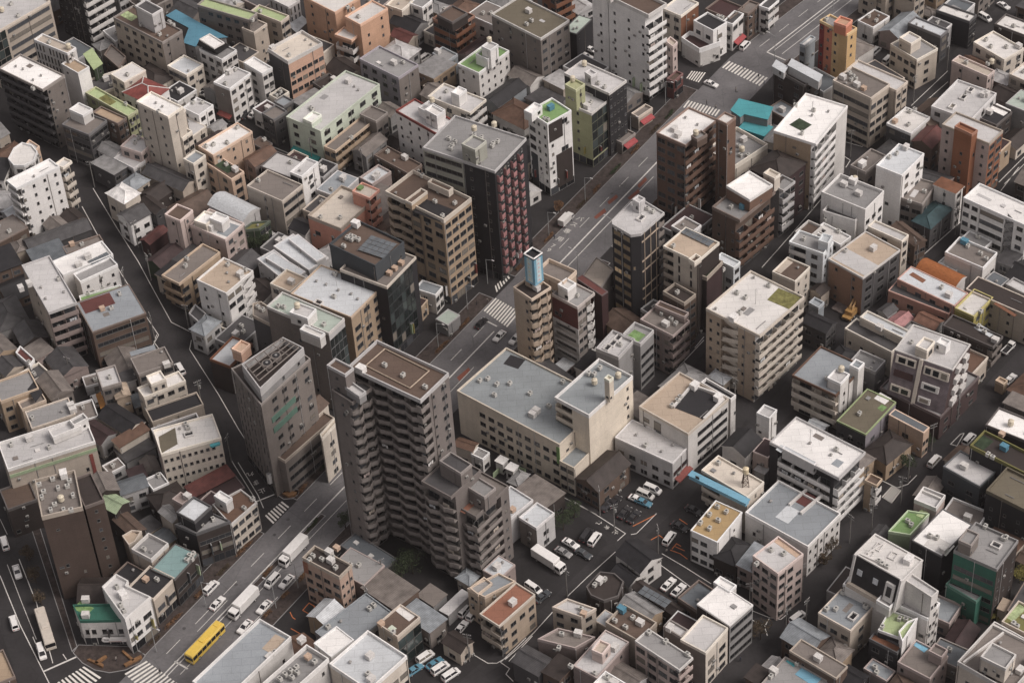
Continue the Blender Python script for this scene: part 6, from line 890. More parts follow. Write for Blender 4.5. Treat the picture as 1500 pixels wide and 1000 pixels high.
('house','blue-grey narrow house left of the striped tower',93.63,111.0,0.84,[([(-1.2,-2.6),(2.5,1.4),(1.2,2.6),(-2.5,-1.4)],0,11.1,'bgray','offw','_;-;-;w1',0,{})],[],[],{}),
('shop_building','dark brown shop with twin pale curved roofs by crossing',87.91,93.15,2.26,[([(1.2,-6.9),(6.5,-2.6),(-1.2,6.9),(-6.5,2.6)],0,13.0,'dkbrown','dkbrown','w2;-;-;w2',0,{}),([(-4.3,-2.8),(-2.9,-0.2),(-5.6,3.3),(-7.0,0.7)],12.45,14.9,'lgray','lbgray','_;-;-;_',0,{'par':0}),([(4.8,-9.1),(6.2,-6.3),(-1.2,2.5),(-2.6,-0.2)],12.45,15.5,'lgray','lbgray','_;-;-;_',0,{'par':0})],[],[('ac',(1.5,0.5),12.4,None)],{}),
('office_building','beige office with dark ribbon windows and machines on roof',104.09,79.34,2.32,[([(1.4,-7.9),(7.8,-1.9),(-1.4,7.9),(-7.8,1.9)],0,17.7,'beige','taupe','W3;-;-;r',0,{}),([(9.4,-3.8),(13.3,0.2),(1.1,12.3),(-2.8,8.3)],0.0,16.7,'beige','lgray','w2;-;-;_',0,{})],[],[('ac',(-2.6,4.9),17.05,None),('ac',(-1.8,3.4),17.05,None),('ac',(-1.3,2.0),17.05,None),('ac',(-2.6,1.7),17.05,None),('box',(-1.5,-1.1),17.05,None),('boxp',(0.2,-3.0),17.05,None),('box',(-4.8,2.9),17.05,None)],{}),
('apartment_building','white roofed apartment with brown flank and banded balconies, right of avenue',86.18,56.44,0.97,[([(-0.3,-11.7),(10.8,4.4),(0.3,11.7),(-10.8,-4.4)],0,23.5,'offw','white','0.65:k|0.35:-;-;-;_',[None,None,None,'tan'],{'pc':'white','bc':'white'})],[],[('patch',[(-3.1,-5.0),(-0.1,-2.4),(-3.0,1.0),(-6.1,-1.6)],22.94,'dgreen2'),('vent',(0.6,1.5),22.94,None),('ant',(0.6,1.5),22.94,None),('ac',(-3.3,6.5),22.94,None)],{}),
('house','small peach and white house with broken roof, upper right lane',116.35,70.34,0.8,[([(-0.4,-6.3),(6.3,0.7),(0.4,6.3),(-6.3,-0.7)],0,9.9,'offw','offw','_;-;-;w2',[None,None,None,'dgray'],{})],[],[('boxp',(-3.8,-0.1),9.3,None),('ac',(2.7,4.8),9.3,None),('ac',(1.1,4.1),9.3,None)],{}),
('apartment_building','pinkish plastered house with cluttered roof, upper right',139.5,94.14,2.35,[([(3.0,-5.7),(5.6,-3.2),(-3.0,5.7),(-5.6,3.2)],0,9.9,'pink','beige','s2;-;-;s2',0,{})],[],[('ac',(4.3,0.4),9.3,None),('ac',(-1.7,2.0),9.3,None),('tank',(5.5,0.7),9.3,None)],{}),
('house','wide pale house with patched yellowish roof, upper right edge',148.86,103.41,2.19,[([(0.1,-7.4),(6.9,-2.5),(-0.1,7.4),(-6.9,2.5)],0,9.9,'cream','offw','w2;-;-;w3',0,{})],[],[('ac',(-3.0,3.4),9.3,None),('box',(5.6,-1.4),9.3,None),('ac',(2.0,-1.0),9.3,None)],{}),
('warehouse','white flat roof hall at the upper right edge',156.61,112.63,2.39,[([(2.3,-6.6),(6.7,-1.8),(-2.3,6.6),(-6.7,1.8)],0,9.9,'dkbrown','offw','_;-;-;_',0,{})],[],[],{}),
('apartment_building','pale grey terraces with two roof wells, right of the beige ribbon office',132.59,73.95,0.88,[([(-0.1,-9.8),(9.6,1.9),(0.1,9.8),(-9.6,-1.9)],0,13.0,'lgray','lgray','w3;-;-;w3',0,{})],[],[('well',(-3.8,-2.5),12.4,None),('well',(0.1,1.4),12.4,None),('well',(2.8,4.6),12.4,None)],{}),
('house','green-grey tin roof house at right edge, upper right',150.37,75.49,0.81,[([(-0.2,-5.4),(5.4,0.5),(0.2,5.4),(-5.4,-0.5)],0,9.9,'gray','lmint','w2;-;-;_',0,{'par':0.1})],[],[],{}),
('house','dark roofed house with white terrace, right of grey terraces',139.95,70.97,2.36,[([(0.3,-5.9),(5.9,-0.3),(-0.3,5.9),(-5.9,0.3)],0,9.9,'dkbrown','char','w2;-;-;w2',0,{})],[],[('patch',[(3.3,-1.2),(6.0,1.2),(2.7,4.9),(0.0,2.5)],9.3,'white')],{}),
('house','beige house at right edge below patched roof',153.85,89.16,0.76,[([(-0.5,-4.9),(4.9,0.3),(0.5,4.9),(-4.9,-0.3)],0,9.9,'beige','offw','w2;-;-;w2',0,{})],[],[],{}),
('apartment_building','grey and orange-brown apartment with tall brown stair tower, upper right',130.27,52.7,2.4,[([(3.1,-7.7),(7.9,-2.4),(-3.1,7.7),(-7.9,2.4)],0,19.2,'pink','lgray','W2;-;-;s4',['rorange',None,None,None],{'pc':'beige'}),([(-1.7,-6.7),(0.2,-5.0),(-3.8,-0.8),(-5.6,-2.5)],0.0,22.0,'rorange','rorange','_;-;-;s1',0,{})],[],[],{}),
('house','stepped brown tin house left of the brown stair tower',120.85,62.8,0.87,[([(-0.3,-5.0),(4.8,1.1),(0.3,5.0),(-4.8,-1.1)],0,9.9,'brown','maroon2','w2;-;-;w2',0,{'rt':'gable'})],[],[],{}),
('house','small brown gable house above stepped tin house',123.62,72.3,0.8,[([(-0.3,-3.9),(3.9,0.4),(0.3,3.9),(-3.9,-0.4)],0,8.3,'brown','brown','_;-;-;w2',0,{'rt':'gable'})],[],[],{}),
('apartment_building','white and pale grey house with jagged roof terraces, right',108.33,40.89,0.85,[([(-0.8,-7.0),(6.8,1.8),(0.8,7.0),(-6.8,-1.8)],0,19.2,'white','lbgray','w2;-;-;_',0,{}),([(-1.6,-4.8),(1.5,-1.1),(-3.3,3.0),(-6.4,-0.6)],0.0,16.7,'white','lgray','_;-;-;_',0,{})],[],[('box',(2.4,4.9),18.6,None),('ac',(-2.7,1.4),18.6,None),('ac',(-0.5,2.8),18.6,None)],{}),
('house','dark flat roof with big white roof box, right',100.88,47.03,0.78,[([(-1.6,-5.1),(5.1,1.6),(1.6,5.1),(-5.1,-1.6)],0,14.9,'taupe','taupe','w2;-;-;w2',0,{})],[],[('boxw',(-2.0,-1.9),14.26,None)],{}),
('apartment_building','white apartment house standing alone at the far left street',-129.35,62.52,0.67,[([(-7.1,-2.4),(-3.9,-6.3),(7.1,2.4),(3.9,6.3)],0,19.2,'white','white','b1;s4;-;-',0,{'bc':'white'}),([(5.1,6.2),(7.6,4.2),(9.8,6.9),(7.4,8.9)],0.0,17.3,'cream','offw','_;b2;-;-',0,{'bc':'cream'})],[],[('vent',(0.4,-1.1),18.6,None)],{}),
('house','long dark tiled roof in front of lone white apartment house',-123.95,51.25,0.46,[([(-9.2,-1.3),(-6.6,-6.5),(9.2,1.3),(6.6,6.5)],0,6.8,'dgray','dgray','_;w4;-;-',0,{'rt':'gable'})],[],[],{}),
('house','brown house with cluttered orange yard, left street',-116.03,45.18,0.42,[([(-5.6,-0.6),(-4.2,-3.7),(5.6,0.6),(4.2,3.7)],0,6.8,'brown','taupe','_;w3;-;-',0,{})],[],[('boxp',(-3.1,0.3),6.2,None),('ac',(-0.3,0.0),6.2,None)],{}),
('shop_building','white L-shaped block with grey lined terrace, left street',-114.69,35.43,0.52,[([(-8.2,-0.6),(-4.7,-6.7),(8.2,0.6),(4.7,6.7)],0,9.9,'white','white','_;w2;-;-',0,{}),([(-1.7,-7.3),(0.5,-10.8),(10.0,-4.7),(7.7,-1.2)],0.0,10.5,'white','gray','_;s3;-;-',0,{})],[],[('box',(-0.8,-3.0),9.3,None),('solar',[(4.9,-6.4),(9.8,-3.1),(6.4,2.0),(1.5,-1.4)],9.3,None)],{}),
('apartment_building','wide flat grey-roofed apartment with brown balcony bands, left',-119.88,14.33,2.0,[([(1.1,-11.6),(8.1,-8.4),(-1.1,11.6),(-8.1,8.4)],0,19.2,'beige','lgray','b2;-;-;s1',['pink2',None,None,None],{'pc':'lgray','bc':'pink2'})],[],[('box',(-5.2,0.3),18.6,None),('ac',(2.3,1.7),18.6,None),('vent',(-2.0,-1.1),18.6,None),('vent',(-0.3,-5.7),18.6,None),('box',(-7.2,-1.3),18.6,None)],{}),
('house','small green roof terrace behind maroon roofed building',-108.59,21.01,0.31,[([(-5.9,-0.1),(-4.9,-3.3),(5.9,0.1),(4.9,3.3)],0,8.7,'offw','green','_;w2;-;-',0,{})],[],[('ac',(-3.7,0.8),8.06,None),('ac',(0.0,2.6),8.06,None)],{}),
('shop_building','brown walled shop house with blue-grey awning roof and maroon terrace',-104.39,10.03,-2.72,[([(-9.5,3.1),(-4.0,-9.2),(9.5,-3.1),(4.0,9.2)],0,13.0,'brown','bgray','w1;r;-;-',0,{'par':0.2})],[],[('patch',[(-6.5,-1.5),(1.1,1.8),(-0.9,6.4),(-8.5,3.1)],12.8,'maroon2'),('boxp',(-2.1,-0.6),12.8,None),('ac',(0.3,-0.5),12.8,None)],{}),
('house','cream house with white pyramid roof, left block',-106.03,63.65,2.38,[([(0.7,-4.7),(4.7,-0.6),(-0.7,4.7),(-4.7,0.6)],0,9.9,'cream','white','w4;-;-;w2',0,{'rt':'hip'})],[],[],{}),
('house','white walled house with dark gable below the pyramid roof',-102.62,55.59,0.69,[([(-0.6,-4.6),(4.6,-0.3),(0.6,4.6),(-4.6,0.3)],0,8.7,'white','dgray','w2;-;-;w1',0,{'rt':'gable'})],[],[],{}),
('house','dark weathered gable house right of pyramid roof',-97.89,61.06,-0.89,[([(1.1,-4.2),(3.9,-2.0),(-1.1,4.2),(-3.9,2.0)],0,6.8,'dgray','dkbrown','_;-;-;w2',0,{'rt':'gable'})],[],[],{}),
('house','small dark hip roof house by long gable house',-97.72,69.04,0.83,[([(0.1,-4.7),(4.7,0.3),(-0.1,4.7),(-4.7,-0.3)],0,5.6,'dkbrown','dkbrown','_;-;-;_',0,{'rt':'gable'})],[],[],{}),
('shed','narrow maroon tin roof, left block',-97.05,49.8,0.88,[([(-1.0,-3.8),(3.6,1.7),(1.0,3.8),(-3.6,-1.7)],0,4.9,'maroon','maroon2','_;-;-;_',0,{'rt':'gable'})],[],[],{}),
('warehouse','wide brown-maroon shed with green gutter, left block',-92.95,39.4,0.87,[([(-0.9,-5.4),(5.2,1.7),(0.9,5.4),(-5.2,-1.7)],0,6.2,'dgreen2','maroon3','_;-;-;_',0,{'rt':'gable'})],[],[],{}),
('apartment_building','pink stucco building with roof terrace and square tower, left block',-77.94,41.98,-0.64,[([(2.5,-7.0),(7.4,-0.5),(-2.5,7.0),(-7.4,0.5)],0,13.0,'pink','offw','w2;-;-;s2',0,{}),([(-9.6,-1.3),(-6.4,2.9),(-10.9,6.2),(-14.0,2.0)],0.0,16.1,'pink','brown','s1;-;-;s1',0,{}),([(-2.6,-2.7),(-0.0,1.2),(-3.3,3.4),(-6.0,-0.5)],12.45,15.2,'cream','white','_;-;-;_',0,{}),([(1.8,-3.5),(3.6,-1.0),(0.1,1.5),(-1.7,-1.0)],12.45,16.1,'offw','white','_;-;-;_',0,{})],[],[('patch',[(3.3,-5.5),(6.2,-1.1),(2.8,1.1),(-0.1,-3.2)],12.4,'bgray'),('boxw',(-1.7,-1.4),12.4,None)],{}),
('warehouse','silver arched roof hall, left of centre',-74.41,54.17,2.43,[([(2.8,-6.7),(7.1,-1.8),(-2.8,6.7),(-7.1,1.8)],0,9.9,'lgray','lbgray','W2;-;-;_',0,{'rt':'arch'})],[],[],{}),
('shop_building','green pergola shop front before the silver arched hall',-68.47,47.95,-3.1,[([(1.1,-1.5),(4.0,1.7),(-1.1,1.5),(-4.0,-1.7)],0,6.8,'dgreen2','olive','W2;-;-;_',0,{})],[],[],{}),
('apartment_building','tan apartment block with grey roof and corner balconies, left street',-84.62,28.23,0.87,[([(-2.7,-8.1),(7.6,4.0),(2.7,8.1),(-7.6,-4.0)],0,11.1,'tan','taupe','W4;-;-;b1',0,{'bc':'tan'})],[],[('ac',(-1.2,2.1),10.54,None)],{}),
('office_building','white office with tan roof and slanting outside stair, left',-74.2,16.28,0.9,[([(0.7,-7.4),(7.4,1.0),(-0.7,7.4),(-7.4,-1.0)],0,16.1,'white','tan2','0.55:W2|0.45:z;-;-;s2',0,{'pc':'white','bc':'white'})],[],[('vent',(0.5,1.1),15.5,None),('vent',(1.1,-2.6),15.5,None),('ac',(5.3,1.7),15.5,None)],{}),
('house','grey corner house with leaning sign on the left street',-82.63,12.53,2.23,[([(0.8,-3.8),(2.3,-0.3),(-0.8,3.8),(-2.3,0.3)],0,6.8,'gray','dgray','w1;-;-;w1',0,{})],[],[],{}),
('kiosk','tiny cream kiosk below white office',-75.41,9.73,2.49,[([(0.4,-1.6),(1.7,0.1),(-0.4,1.6),(-1.7,-0.1)],0,4.3,'cream','dgray','_;-;-;_',0,{})],[],[],{}),
('office_building','beige office with horizontal window slots, left of coral building',-62.66,57.35,2.47,[([(2.3,-7.4),(7.8,-0.7),(-2.3,7.4),(-7.8,0.7)],0,13.0,'beige2','taupe','r;-;-;s1',0,{})],[],[('ac',(-4.7,2.8),12.4,None)],{}),
('house','slim white house with sloping black side, above coral building',-54.56,63.89,0.94,[([(-0.6,-4.3),(3.9,1.8),(0.6,4.3),(-3.9,-1.8)],0,13.6,'white','lgray','w1;-;-;_',[None,None,None,'char'],{})],[],[],{}),
('apartment_building','coral pink building with railed cream roof',-44.06,45.68,0.93,[([(0.0,-9.5),(9.1,2.7),(-0.0,9.5),(-9.1,-2.7)],0,13.0,'coral','cream','s2;-;-;w2',0,{'par':0.9,'pc':'beige'}),([(8.2,-1.9),(10.9,1.6),(6.1,5.4),(3.4,1.8)],0.0,16.7,'coral','cream','b2;-;-;_',0,{'bc':'coral'})],[],[('ac',(-2.9,8.4),12.1,None),('ac',(3.7,3.6),12.1,None),('boxg',(5.6,3.1),16.12,None)],{}),
('office_building','black glass office with solar panels on the roof',-32.94,5.61,2.54,[([(-9.8,-1.4),(2.2,-9.7),(9.8,1.4),(-2.2,9.7)],0,25.4,'char','taupe','_;0.85:g6|-;-;-',0,{'pc':'cream','sf':1}),([(-0.3,-6.6),(7.1,2.1),(-4.6,12.2),(-12.1,3.5)],0.0,30.1,'slate','brown','_;-;-;_',0,{'pc':'slate','par':0.8})],[],[('solar',[(1.8,-3.8),(5.4,1.7),(-1.3,6.0),(-4.9,0.5)],29.45,None),('boxw',(-5.3,10.4),29.45,None),('ac',(-7.5,5.5),29.45,None),('ac',(-6.5,4.6),29.45,None),('ac',(-5.6,5.2),29.45,None),('ac',(-4.6,4.4),29.45,None),('ac',(-6.5,6.1),29.45,None),('ac',(-8.4,2.2),29.45,None),('boxp',(2.9,-4.4),24.8,None),('boxp',(4.3,-2.7),24.8,None),('boxp',(6.0,-0.7),24.8,None)],{}),
('apartment_tower','tall tan apartment tower with cream roof frames beside the avenue',-19.26,27.43,2.4,[([(3.8,-11.0),(11.3,-2.7),(-3.8,11.0),(-11.3,2.7)],0,29.4,'tan','brown','W4;-;-;0.22:v1|0.2:k|0.58:W3',0,{'par':1.1,'pc':'cream','bc':'tan2','sf':1}),([(5.5,-1.3),(6.7,0.1),(1.3,4.7),(0.1,3.3)],28.88,31.0,'cream','brown','_;-;-;_',0,{'par':0.7,'pc':'cream'}),([(-4.3,-5.6),(-0.1,-1.1),(-1.7,0.4),(-6.0,-4.1)],28.88,31.3,'tan','brown','_;-;-;_',0,{'pc':'cream'})],[],[('patch',[(2.9,-10.6),(6.4,-5.9),(-0.7,-0.7),(-4.2,-5.5)],28.33,'char'),('ac',(1.7,-2.5),28.33,None),('ac',(6.9,-3.8),28.33,None),('ac',(3.5,-8.8),28.33,None),('ac',(2.8,1.7),28.33,None),('ac',(-1.4,8.8),28.33,None)],{}),
('shop_building','low white shop with blue-grey roof between glass office and tan tower',-21.09,16.27,2.59,[([(1.7,-3.3),(3.7,0.0),(-1.7,3.3),(-3.7,-0.0)],0,6.8,'offw','bgray','W2;-;-;_',0,{})],[],[],{}),
('shed','pale flat canopy on the avenue pavement, centre-left',-16.42,6.69,0.83,[([(-0.1,-3.2),(3.2,0.4),(0.1,3.2),(-3.2,-0.4)],0,4.3,'gray','lmint','_;-;-;_',0,{'par':0.1})],[],[],{}),
('warehouse','stepped pale grey metal roof strip behind the white-roofed office',-55.14,31.27,2.29,[([(2.3,-7.9),(7.5,-3.3),(-2.3,7.9),(-7.5,3.3)],0,9.9,'lgray','lbgray','_;-;-;_',0,{'par':0.2}),([(4.5,-6.0),(6.9,-4.2),(-0.8,6.1),(-3.3,4.3)],0.0,11.1,'lgray','lbgray','_;-;-;_',0,{'par':0.1})],[],[],{}),
('warehouse','long pale grey roof hall with stepped end, left of centre',-59.92,25.11,2.23,[([(2.6,-7.9),(7.0,-4.5),(-2.6,7.9),(-7.0,4.5)],0,9.9,'lgray','lbgray','_;-;-;_',0,{'par':0.2}),([(4.1,-5.8),(6.3,-3.7),(-2.4,5.3),(-4.6,3.2)],0.0,11.1,'lgray','lbgray','_;-;-;_',0,{'par':0.1})],[],[],{}),
('office_building','office with broad pale blue-grey roof and tan window wall',-44.11,-0.44,2.53,[([(4.0,-10.8),(11.5,-0.1),(-4.0,10.8),(-11.5,0.1)],0,22.3,'tan','lbgray','W3;-;-;s3',0,{'par':0.4,'sf':1})],[],[('vent',(-5.0,4.3),21.9,None),('vent',(-2.5,2.7),21.9,None),('vent',(0.7,0.1),21.9,None),('vent',(4.0,-1.7),21.9,None),('vent',(5.7,-3.9),21.9,None),('well',(-4.4,-4.2),21.9,None),('ant',(0.2,2.3),21.9,None)],{}),
('office_building','tall office with white machinery and stairs on its roof, left of main tower',-51.09,-13.84,2.5,[([(6.0,-8.5),(9.8,-3.4),(-6.0,8.5),(-9.8,3.4)],0,27.3,'taupe','lmint','g4;-;-;_',['lgray',None,None,None],{'pc':'offw'}),([(1.0,-5.9),(3.1,-2.6),(-1.4,0.3),(-3.5,-3.1)],26.71,30.4,'offw','lgray','_;-;-;_',0,{}),([(4.2,-13.4),(5.4,-11.8),(0.4,-8.1),(-0.8,-9.8)],26.71,30.4,'offw','offw','_;-;-;_',0,{})],[],[('tank',(-1.6,-1.3),29.76,None),('ac',(-5.5,2.7),26.66,None),('ac',(-6.9,3.2),26.66,None),('box',(0.6,-3.2),26.66,None),('ac',(4.7,-5.0),26.66,None)],{}),
('office_building','dark house with white side panel and cluttered tan roof',-61.78,-4.26,2.32,[([(-3.9,0.1),(3.7,-6.3),(6.3,-3.8),(-2.0,5.3),(-4.1,4.8)],0,19.2,'dgray','taupe','_;_;-;-;-',0,{'par':0.7,'pc':'beige'})],[],[('ac',(-2.7,3.3),18.5,None),('ac',(-1.4,2.1),18.5,None),('boxp',(2.4,-1.5),18.5,None),('boxp',(1.7,-0.7),18.5,None)],{}),
('house','beige cube with square tan roof left of broad pale roof',-57.8,15.94,-0.65,[([(0.6,-4.8),(4.8,0.6),(-0.6,4.8),(-4.8,-0.6)],0,13.0,'cream','tan2','w1;-;-;w2',0,{})],[],[('box',(0.8,-0.7),12.4,None)],{}),
('house','small black roofed white house left of coral building',-55.17,45.5,2.49,[([(0.6,-3.8),(3.8,0.4),(-0.6,3.8),(-3.8,-0.4)],0,8.0,'offw','char','_;-;-;w2',0,{'rt':'gable'})],[],[],{}),
('office_building','slim tan tower carrying a sky blue rooftop sign',6.02,-11.76,-0.88,[([(-4.7,0.5),(-0.4,-4.7),(4.7,-0.5),(0.4,4.7)],0,28.5,'tan2','dkbrown','0.62:-|0.18:s1|-;v2;-;-',0,{'bc':'tan2'}),([(8.0,3.0),(11.6,7.3),(4.9,12.9),(1.3,8.6)],0.0,26.6,'tan2','taupe','_;-;-;_',0,{'par':1.2}),([(0.5,-0.8),(2.7,1.4),(0.5,3.7),(-1.7,1.5)],27.95,30.4,'tan2','taupe','_;-;-;_',0,{})],[],[],{'sign':([(0.8,-1.9),(3.0,0.2),(0.7,2.6),(-1.5,0.4)],30.36,39.04)}),
('apartment_building','pale balcony block with maroon upper face and roof tank, centre',16.35,-8.88,2.39,[([(0.7,-5.4),(5.4,-0.4),(-0.7,5.4),(-5.4,0.4)],0,22.9,'pinkgray','gray','0.5:w2|v1;-;-;_',[None,None,None,'maroon2'],{'bc':'offw'}),([(-1.5,-2.7),(0.8,-0.5),(-1.5,1.8),(-3.8,-0.4)],22.37,26.6,'offw','offw','_;-;-;_',0,{})],[],[('ac',(0.9,-0.8),22.32,None)],{'clad':[(3,0.0,15.190000000000001,0,1,'lgray'),(3,0.9299999999999999,1.922,0.12,0.9,'char'),(3,4.03,5.022,0.12,0.9,'char'),(3,7.13,8.122,0.12,0.9,'char'),(3,10.23,11.222000000000001,0.12,0.9,'char'),(3,13.33,14.322000000000001,0.12,0.9,'char'),(3,2.728,3.9680000000000004,0.06,1.0,'offw'),(3,5.827999999999999,7.068000000000001,0.06,1.0,'offw'),(3,8.927999999999999,10.168000000000001,0.06,1.0,'offw'),(3,12.028,13.268,0.06,1.0,'offw')]}),  # char bands paint the shaded gaps between the balconies
('house','long maroon tin roof behind white balcony block',21.66,1.71,2.25,[([(2.2,-4.5),(3.9,-3.1),(-2.2,4.5),(-3.9,3.1)],0,16.1,'maroon','maroon2','_;-;-;_',0,{'par':0.1})],[],[],{}),
('house','flat mottled grey-beige roof building beside the black tower',23.75,9.88,1.05,[([(-0.1,-6.7),(4.3,1.0),(0.1,6.7),(-4.3,-1.0)],0,13.0,'taupe','beige','_;-;-;_',0,{'par':0.3})],[],[],{}),
('apartment_tower','black tower with tan window panels and chamfered corner',33.39,8.7,0.86,[([(-5.6,-1.8),(-1.3,-6.6),(1.3,-6.3),(8.0,1.4),(3.4,6.9),(-0.1,6.7),(-5.6,-0.2)],0,31.6,'char','lgray','W2;_;0.75:-|0.25:b1;-;-;-;_',0,{'pc':'lgray','bc':'taupe','glz':'tanp'}),([(1.6,2.3),(3.3,3.9),(1.7,5.5),(0.1,3.9)],31.05,34.7,'lgray','lgray','_;-;-;_',0,{})],[],[('ant',(1.9,0.8),31.0,None),('ac',(5.1,2.3),31.0,None),('ac',(3.8,3.6),31.0,None),('well',(1.9,0.1),31.0,None),('vent',(2.1,5.7),31.0,None)],{'clad':[(2,3.1,3.4720000000000004,0.02,0.72,'tan2'),(2,8.99,9.362,0.02,0.72,'tan2'),(2,12.4,12.772,0.02,0.72,'tan2'),(2,18.290000000000003,18.662000000000003,0.02,0.72,'tan2'),(2,21.7,22.072000000000003,0.02,0.72,'tan2'),(2,28.21,28.581999999999997,0.02,0.72,'tan2'),(2,1.55,31.0,0.12,0.13999999999999999,'tan2'),(2,1.55,31.0,0.38,0.4,'tan2'),(2,1.55,31.0,0.62,0.64,'tan2')]}),
('office_building','grey flat building behind the beige panelled block, centre right',47.61,15.57,2.32,[([(-0.0,-3.9),(3.9,-0.3),(0.0,3.9),(-3.9,0.3)],0,22.3,'lgray','taupe','w1;-;-;w2',0,{})],[],[],{}),
('apartment_building','beige panelled block with plank-like tan roof and solar strip',47.7,4.12,2.4,[([(0.7,-7.1),(7.2,-0.1),(-0.7,7.1),(-7.2,0.1)],0,25.4,'cream','tan2','_;-;-;0.3:b1|t2',['dkbrown',None,None,None],{'bc':'beige'}),([(-0.1,-8.6),(1.9,-6.8),(0.6,-5.3),(-1.4,-7.1)],24.85,26.6,'cream','brown','_;-;-;_',0,{'par':0.8})],[],[('solar',[(4.4,-1.2),(6.5,1.0),(-0.3,7.5),(-2.4,5.3)],24.8,None)],{}),
('house','dark brown walled terrace with small garden, right of beige panelled block',52.63,1.47,0.9,[([(-1.6,-3.6),(3.2,2.4),(1.6,3.6),(-3.2,-2.4)],0,19.2,'dkbrown','dgreen2','_;-;-;_',['maroon3',None,None,None],{'par':1.0,'pc':'beige'})],[],[],{}),
('house','pale blue narrow house behind garden terrace, centre right',57.57,7.8,2.37,[([(1.2,-3.2),(3.2,-1.1),(-1.2,3.2),(-3.2,1.1)],0,16.1,'lbgray','lbgray','w1;-;-;w2',0,{})],[],[('ac',(-1.6,-3.7),15.5,None)],{}),
('house','brown walled roof terrace in front of the beige panelled block',43.67,-5.13,-0.81,[([(0.8,-4.1),(4.1,-1.0),(-0.8,4.1),(-4.1,1.0)],0,17.3,'brown','dkbrown','w2;-;-;w2',0,{'par':0.9,'pc':'beige'})],[],[],{}),
('apartment_building','pinkish grey block with cluttered terraces right of black tower',39.27,-11.75,2.39,[([(1.4,-6.2),(6.2,-1.0),(-1.4,6.2),(-6.2,1.0)],0,14.2,'pink2','taupe','b2;-;-;w3',0,{'bc':'pink2'}),([(4.8,-1.5),(6.1,0.0),(-0.8,5.5),(-2.1,3.9)],13.69,16.1,'pink2','brown','_;-;-;_',0,{})],[],[('ac',(-0.5,2.6),13.64,None),('ac',(1.6,0.2),13.64,None),('ac',(2.6,-1.6),13.64,None),('box',(0.0,-1.7),13.64,None)],{}),
('apartment_building','dark brown tiled block with white penthouse roof, centre right',64.37,28.76,-2.34,[([(-2.1,-8.7),(8.7,2.3),(2.1,8.7),(-8.7,-2.3)],0,19.2,'brown','gray','b4;-;-;s2',0,{'par':0.8,'bc':'rbrown'}),([(0.9,-5.1),(7.7,0.5),(2.3,7.1),(-4.5,1.5)],18.65,22.9,'rbrown','white','_;-;-;_',0,{'pc':'white'})],[],[('boxblue',(-0.6,-3.0),18.4,None),('ac',(-3.7,-2.7),18.4,None)],{}),
('house','grey galleried house with cream roof cabin beside white penthouse block',75.93,36.89,0.77,[([(-0.3,-3.4),(3.4,0.2),(0.3,3.4),(-3.4,-0.2)],0,17.3,'gray','gray','b2;-;-;_',0,{'bc':'lgray'}),([(-2.8,-3.5),(-1.0,-1.7),(-3.5,1.0),(-5.4,-0.8)],16.79,21.7,'cream','cream','_;-;-;_',0,{})],[],[],{}),
('office_building','grey concrete building with framed open roof and small lawn',25.89,-21.34,0.93,[([(0.3,-5.1),(5.0,1.2),(-0.3,5.1),(-5.0,-1.2)],0,16.1,'gray','lgray','_;-;-;_',0,{'par':0.9,'pc':'lgray'}),([(6.2,-0.7),(10.0,4.0),(5.5,7.6),(1.7,2.9)],0.0,16.1,'gray','gray','r;-;-;_',0,{'par':0.9,'pc':'lgray'})],[],[('patch',[(5.3,0.4),(7.9,3.3),(5.3,5.6),(2.7,2.8)],15.2,'green'),('well',(-0.6,0.7),15.2,None),('well',(0.9,2.6),15.2,None),('well',(-2.1,-0.8),15.2,None),('ac',(1.1,-0.1),15.2,None)],{}),
('apartment_building','large beige apartment with zigzag balconies and brown roof patch',61.37,-18.05,0.8,[([(-0.4,-12.4),(12.4,0.8),(0.4,12.4),(-12.4,-0.8)],0,23.5,'tan2','offw','k;-;-;0.18:s1|0.1:s1|0.32:z|0.4:s2',['offw',None,None,None],{'pc':'cream','bc':'cream'})],[],[('patch',[(8.2,-2.9),(11.7,1.2),(6.6,5.4),(3.2,1.3)],22.94,'olive'),('vent',(0.9,9.8),22.94,None),('ac',(-4.1,4.3),22.94,None),('ac',(-2.1,2.3),22.94,None),('ac',(-4.4,-3.3),22.94,None),('boxw',(-6.1,-5.6),22.94,None),('ac',(4.2,6.2),22.94,None),('ant',(0.1,-0.0),22.94,None),('vent',(-10.0,-1.0),22.94,None)],{}),
('house','white modernist house with grey framed roof, right',94.23,32.49,2.43,[([(2.1,-8.1),(8.3,-0.8),(-2.1,8.1),(-8.3,0.8)],0,16.1,'white','gray','w3;-;-;_',0,{'par':0.9,'pc':'white'}),([(-0.4,-7.9),(1.8,-4.5),(-6.0,0.7),(-8.3,-2.7)],0.0,12.4,'white','dgray','_;-;-;_',0,{'par':1.0,'pc':'white'})],[],[('boxw',(0.8,4.4),15.2,None),('tank',(1.4,5.1),15.2,None),('box',(-1.8,3.5),15.2,None)],{}),
('house','low brown framed roof left of white modernist house',81.28,24.13,0.8,[([(-0.5,-3.7),(3.7,0.7),(0.5,3.7),(-3.7,-0.7)],0,11.1,'offw','brown','w1;-;-;_',0,{'par':0.8,'pc':'offw'})],[],[],{}),
('house','white stepped terraces in front of white modernist house',87.44,22.9,2.32,[([(1.5,-4.9),(4.8,-1.8),(-1.5,4.9),(-4.8,1.8)],0,9.9,'offw','offw','w2;-;-;w2',0,{})],[],[('ac',(-0.8,6.1),9.3,None),('ac',(1.8,0.8),9.3,None),('well',(-2.4,1.6),9.3,None)],{}),
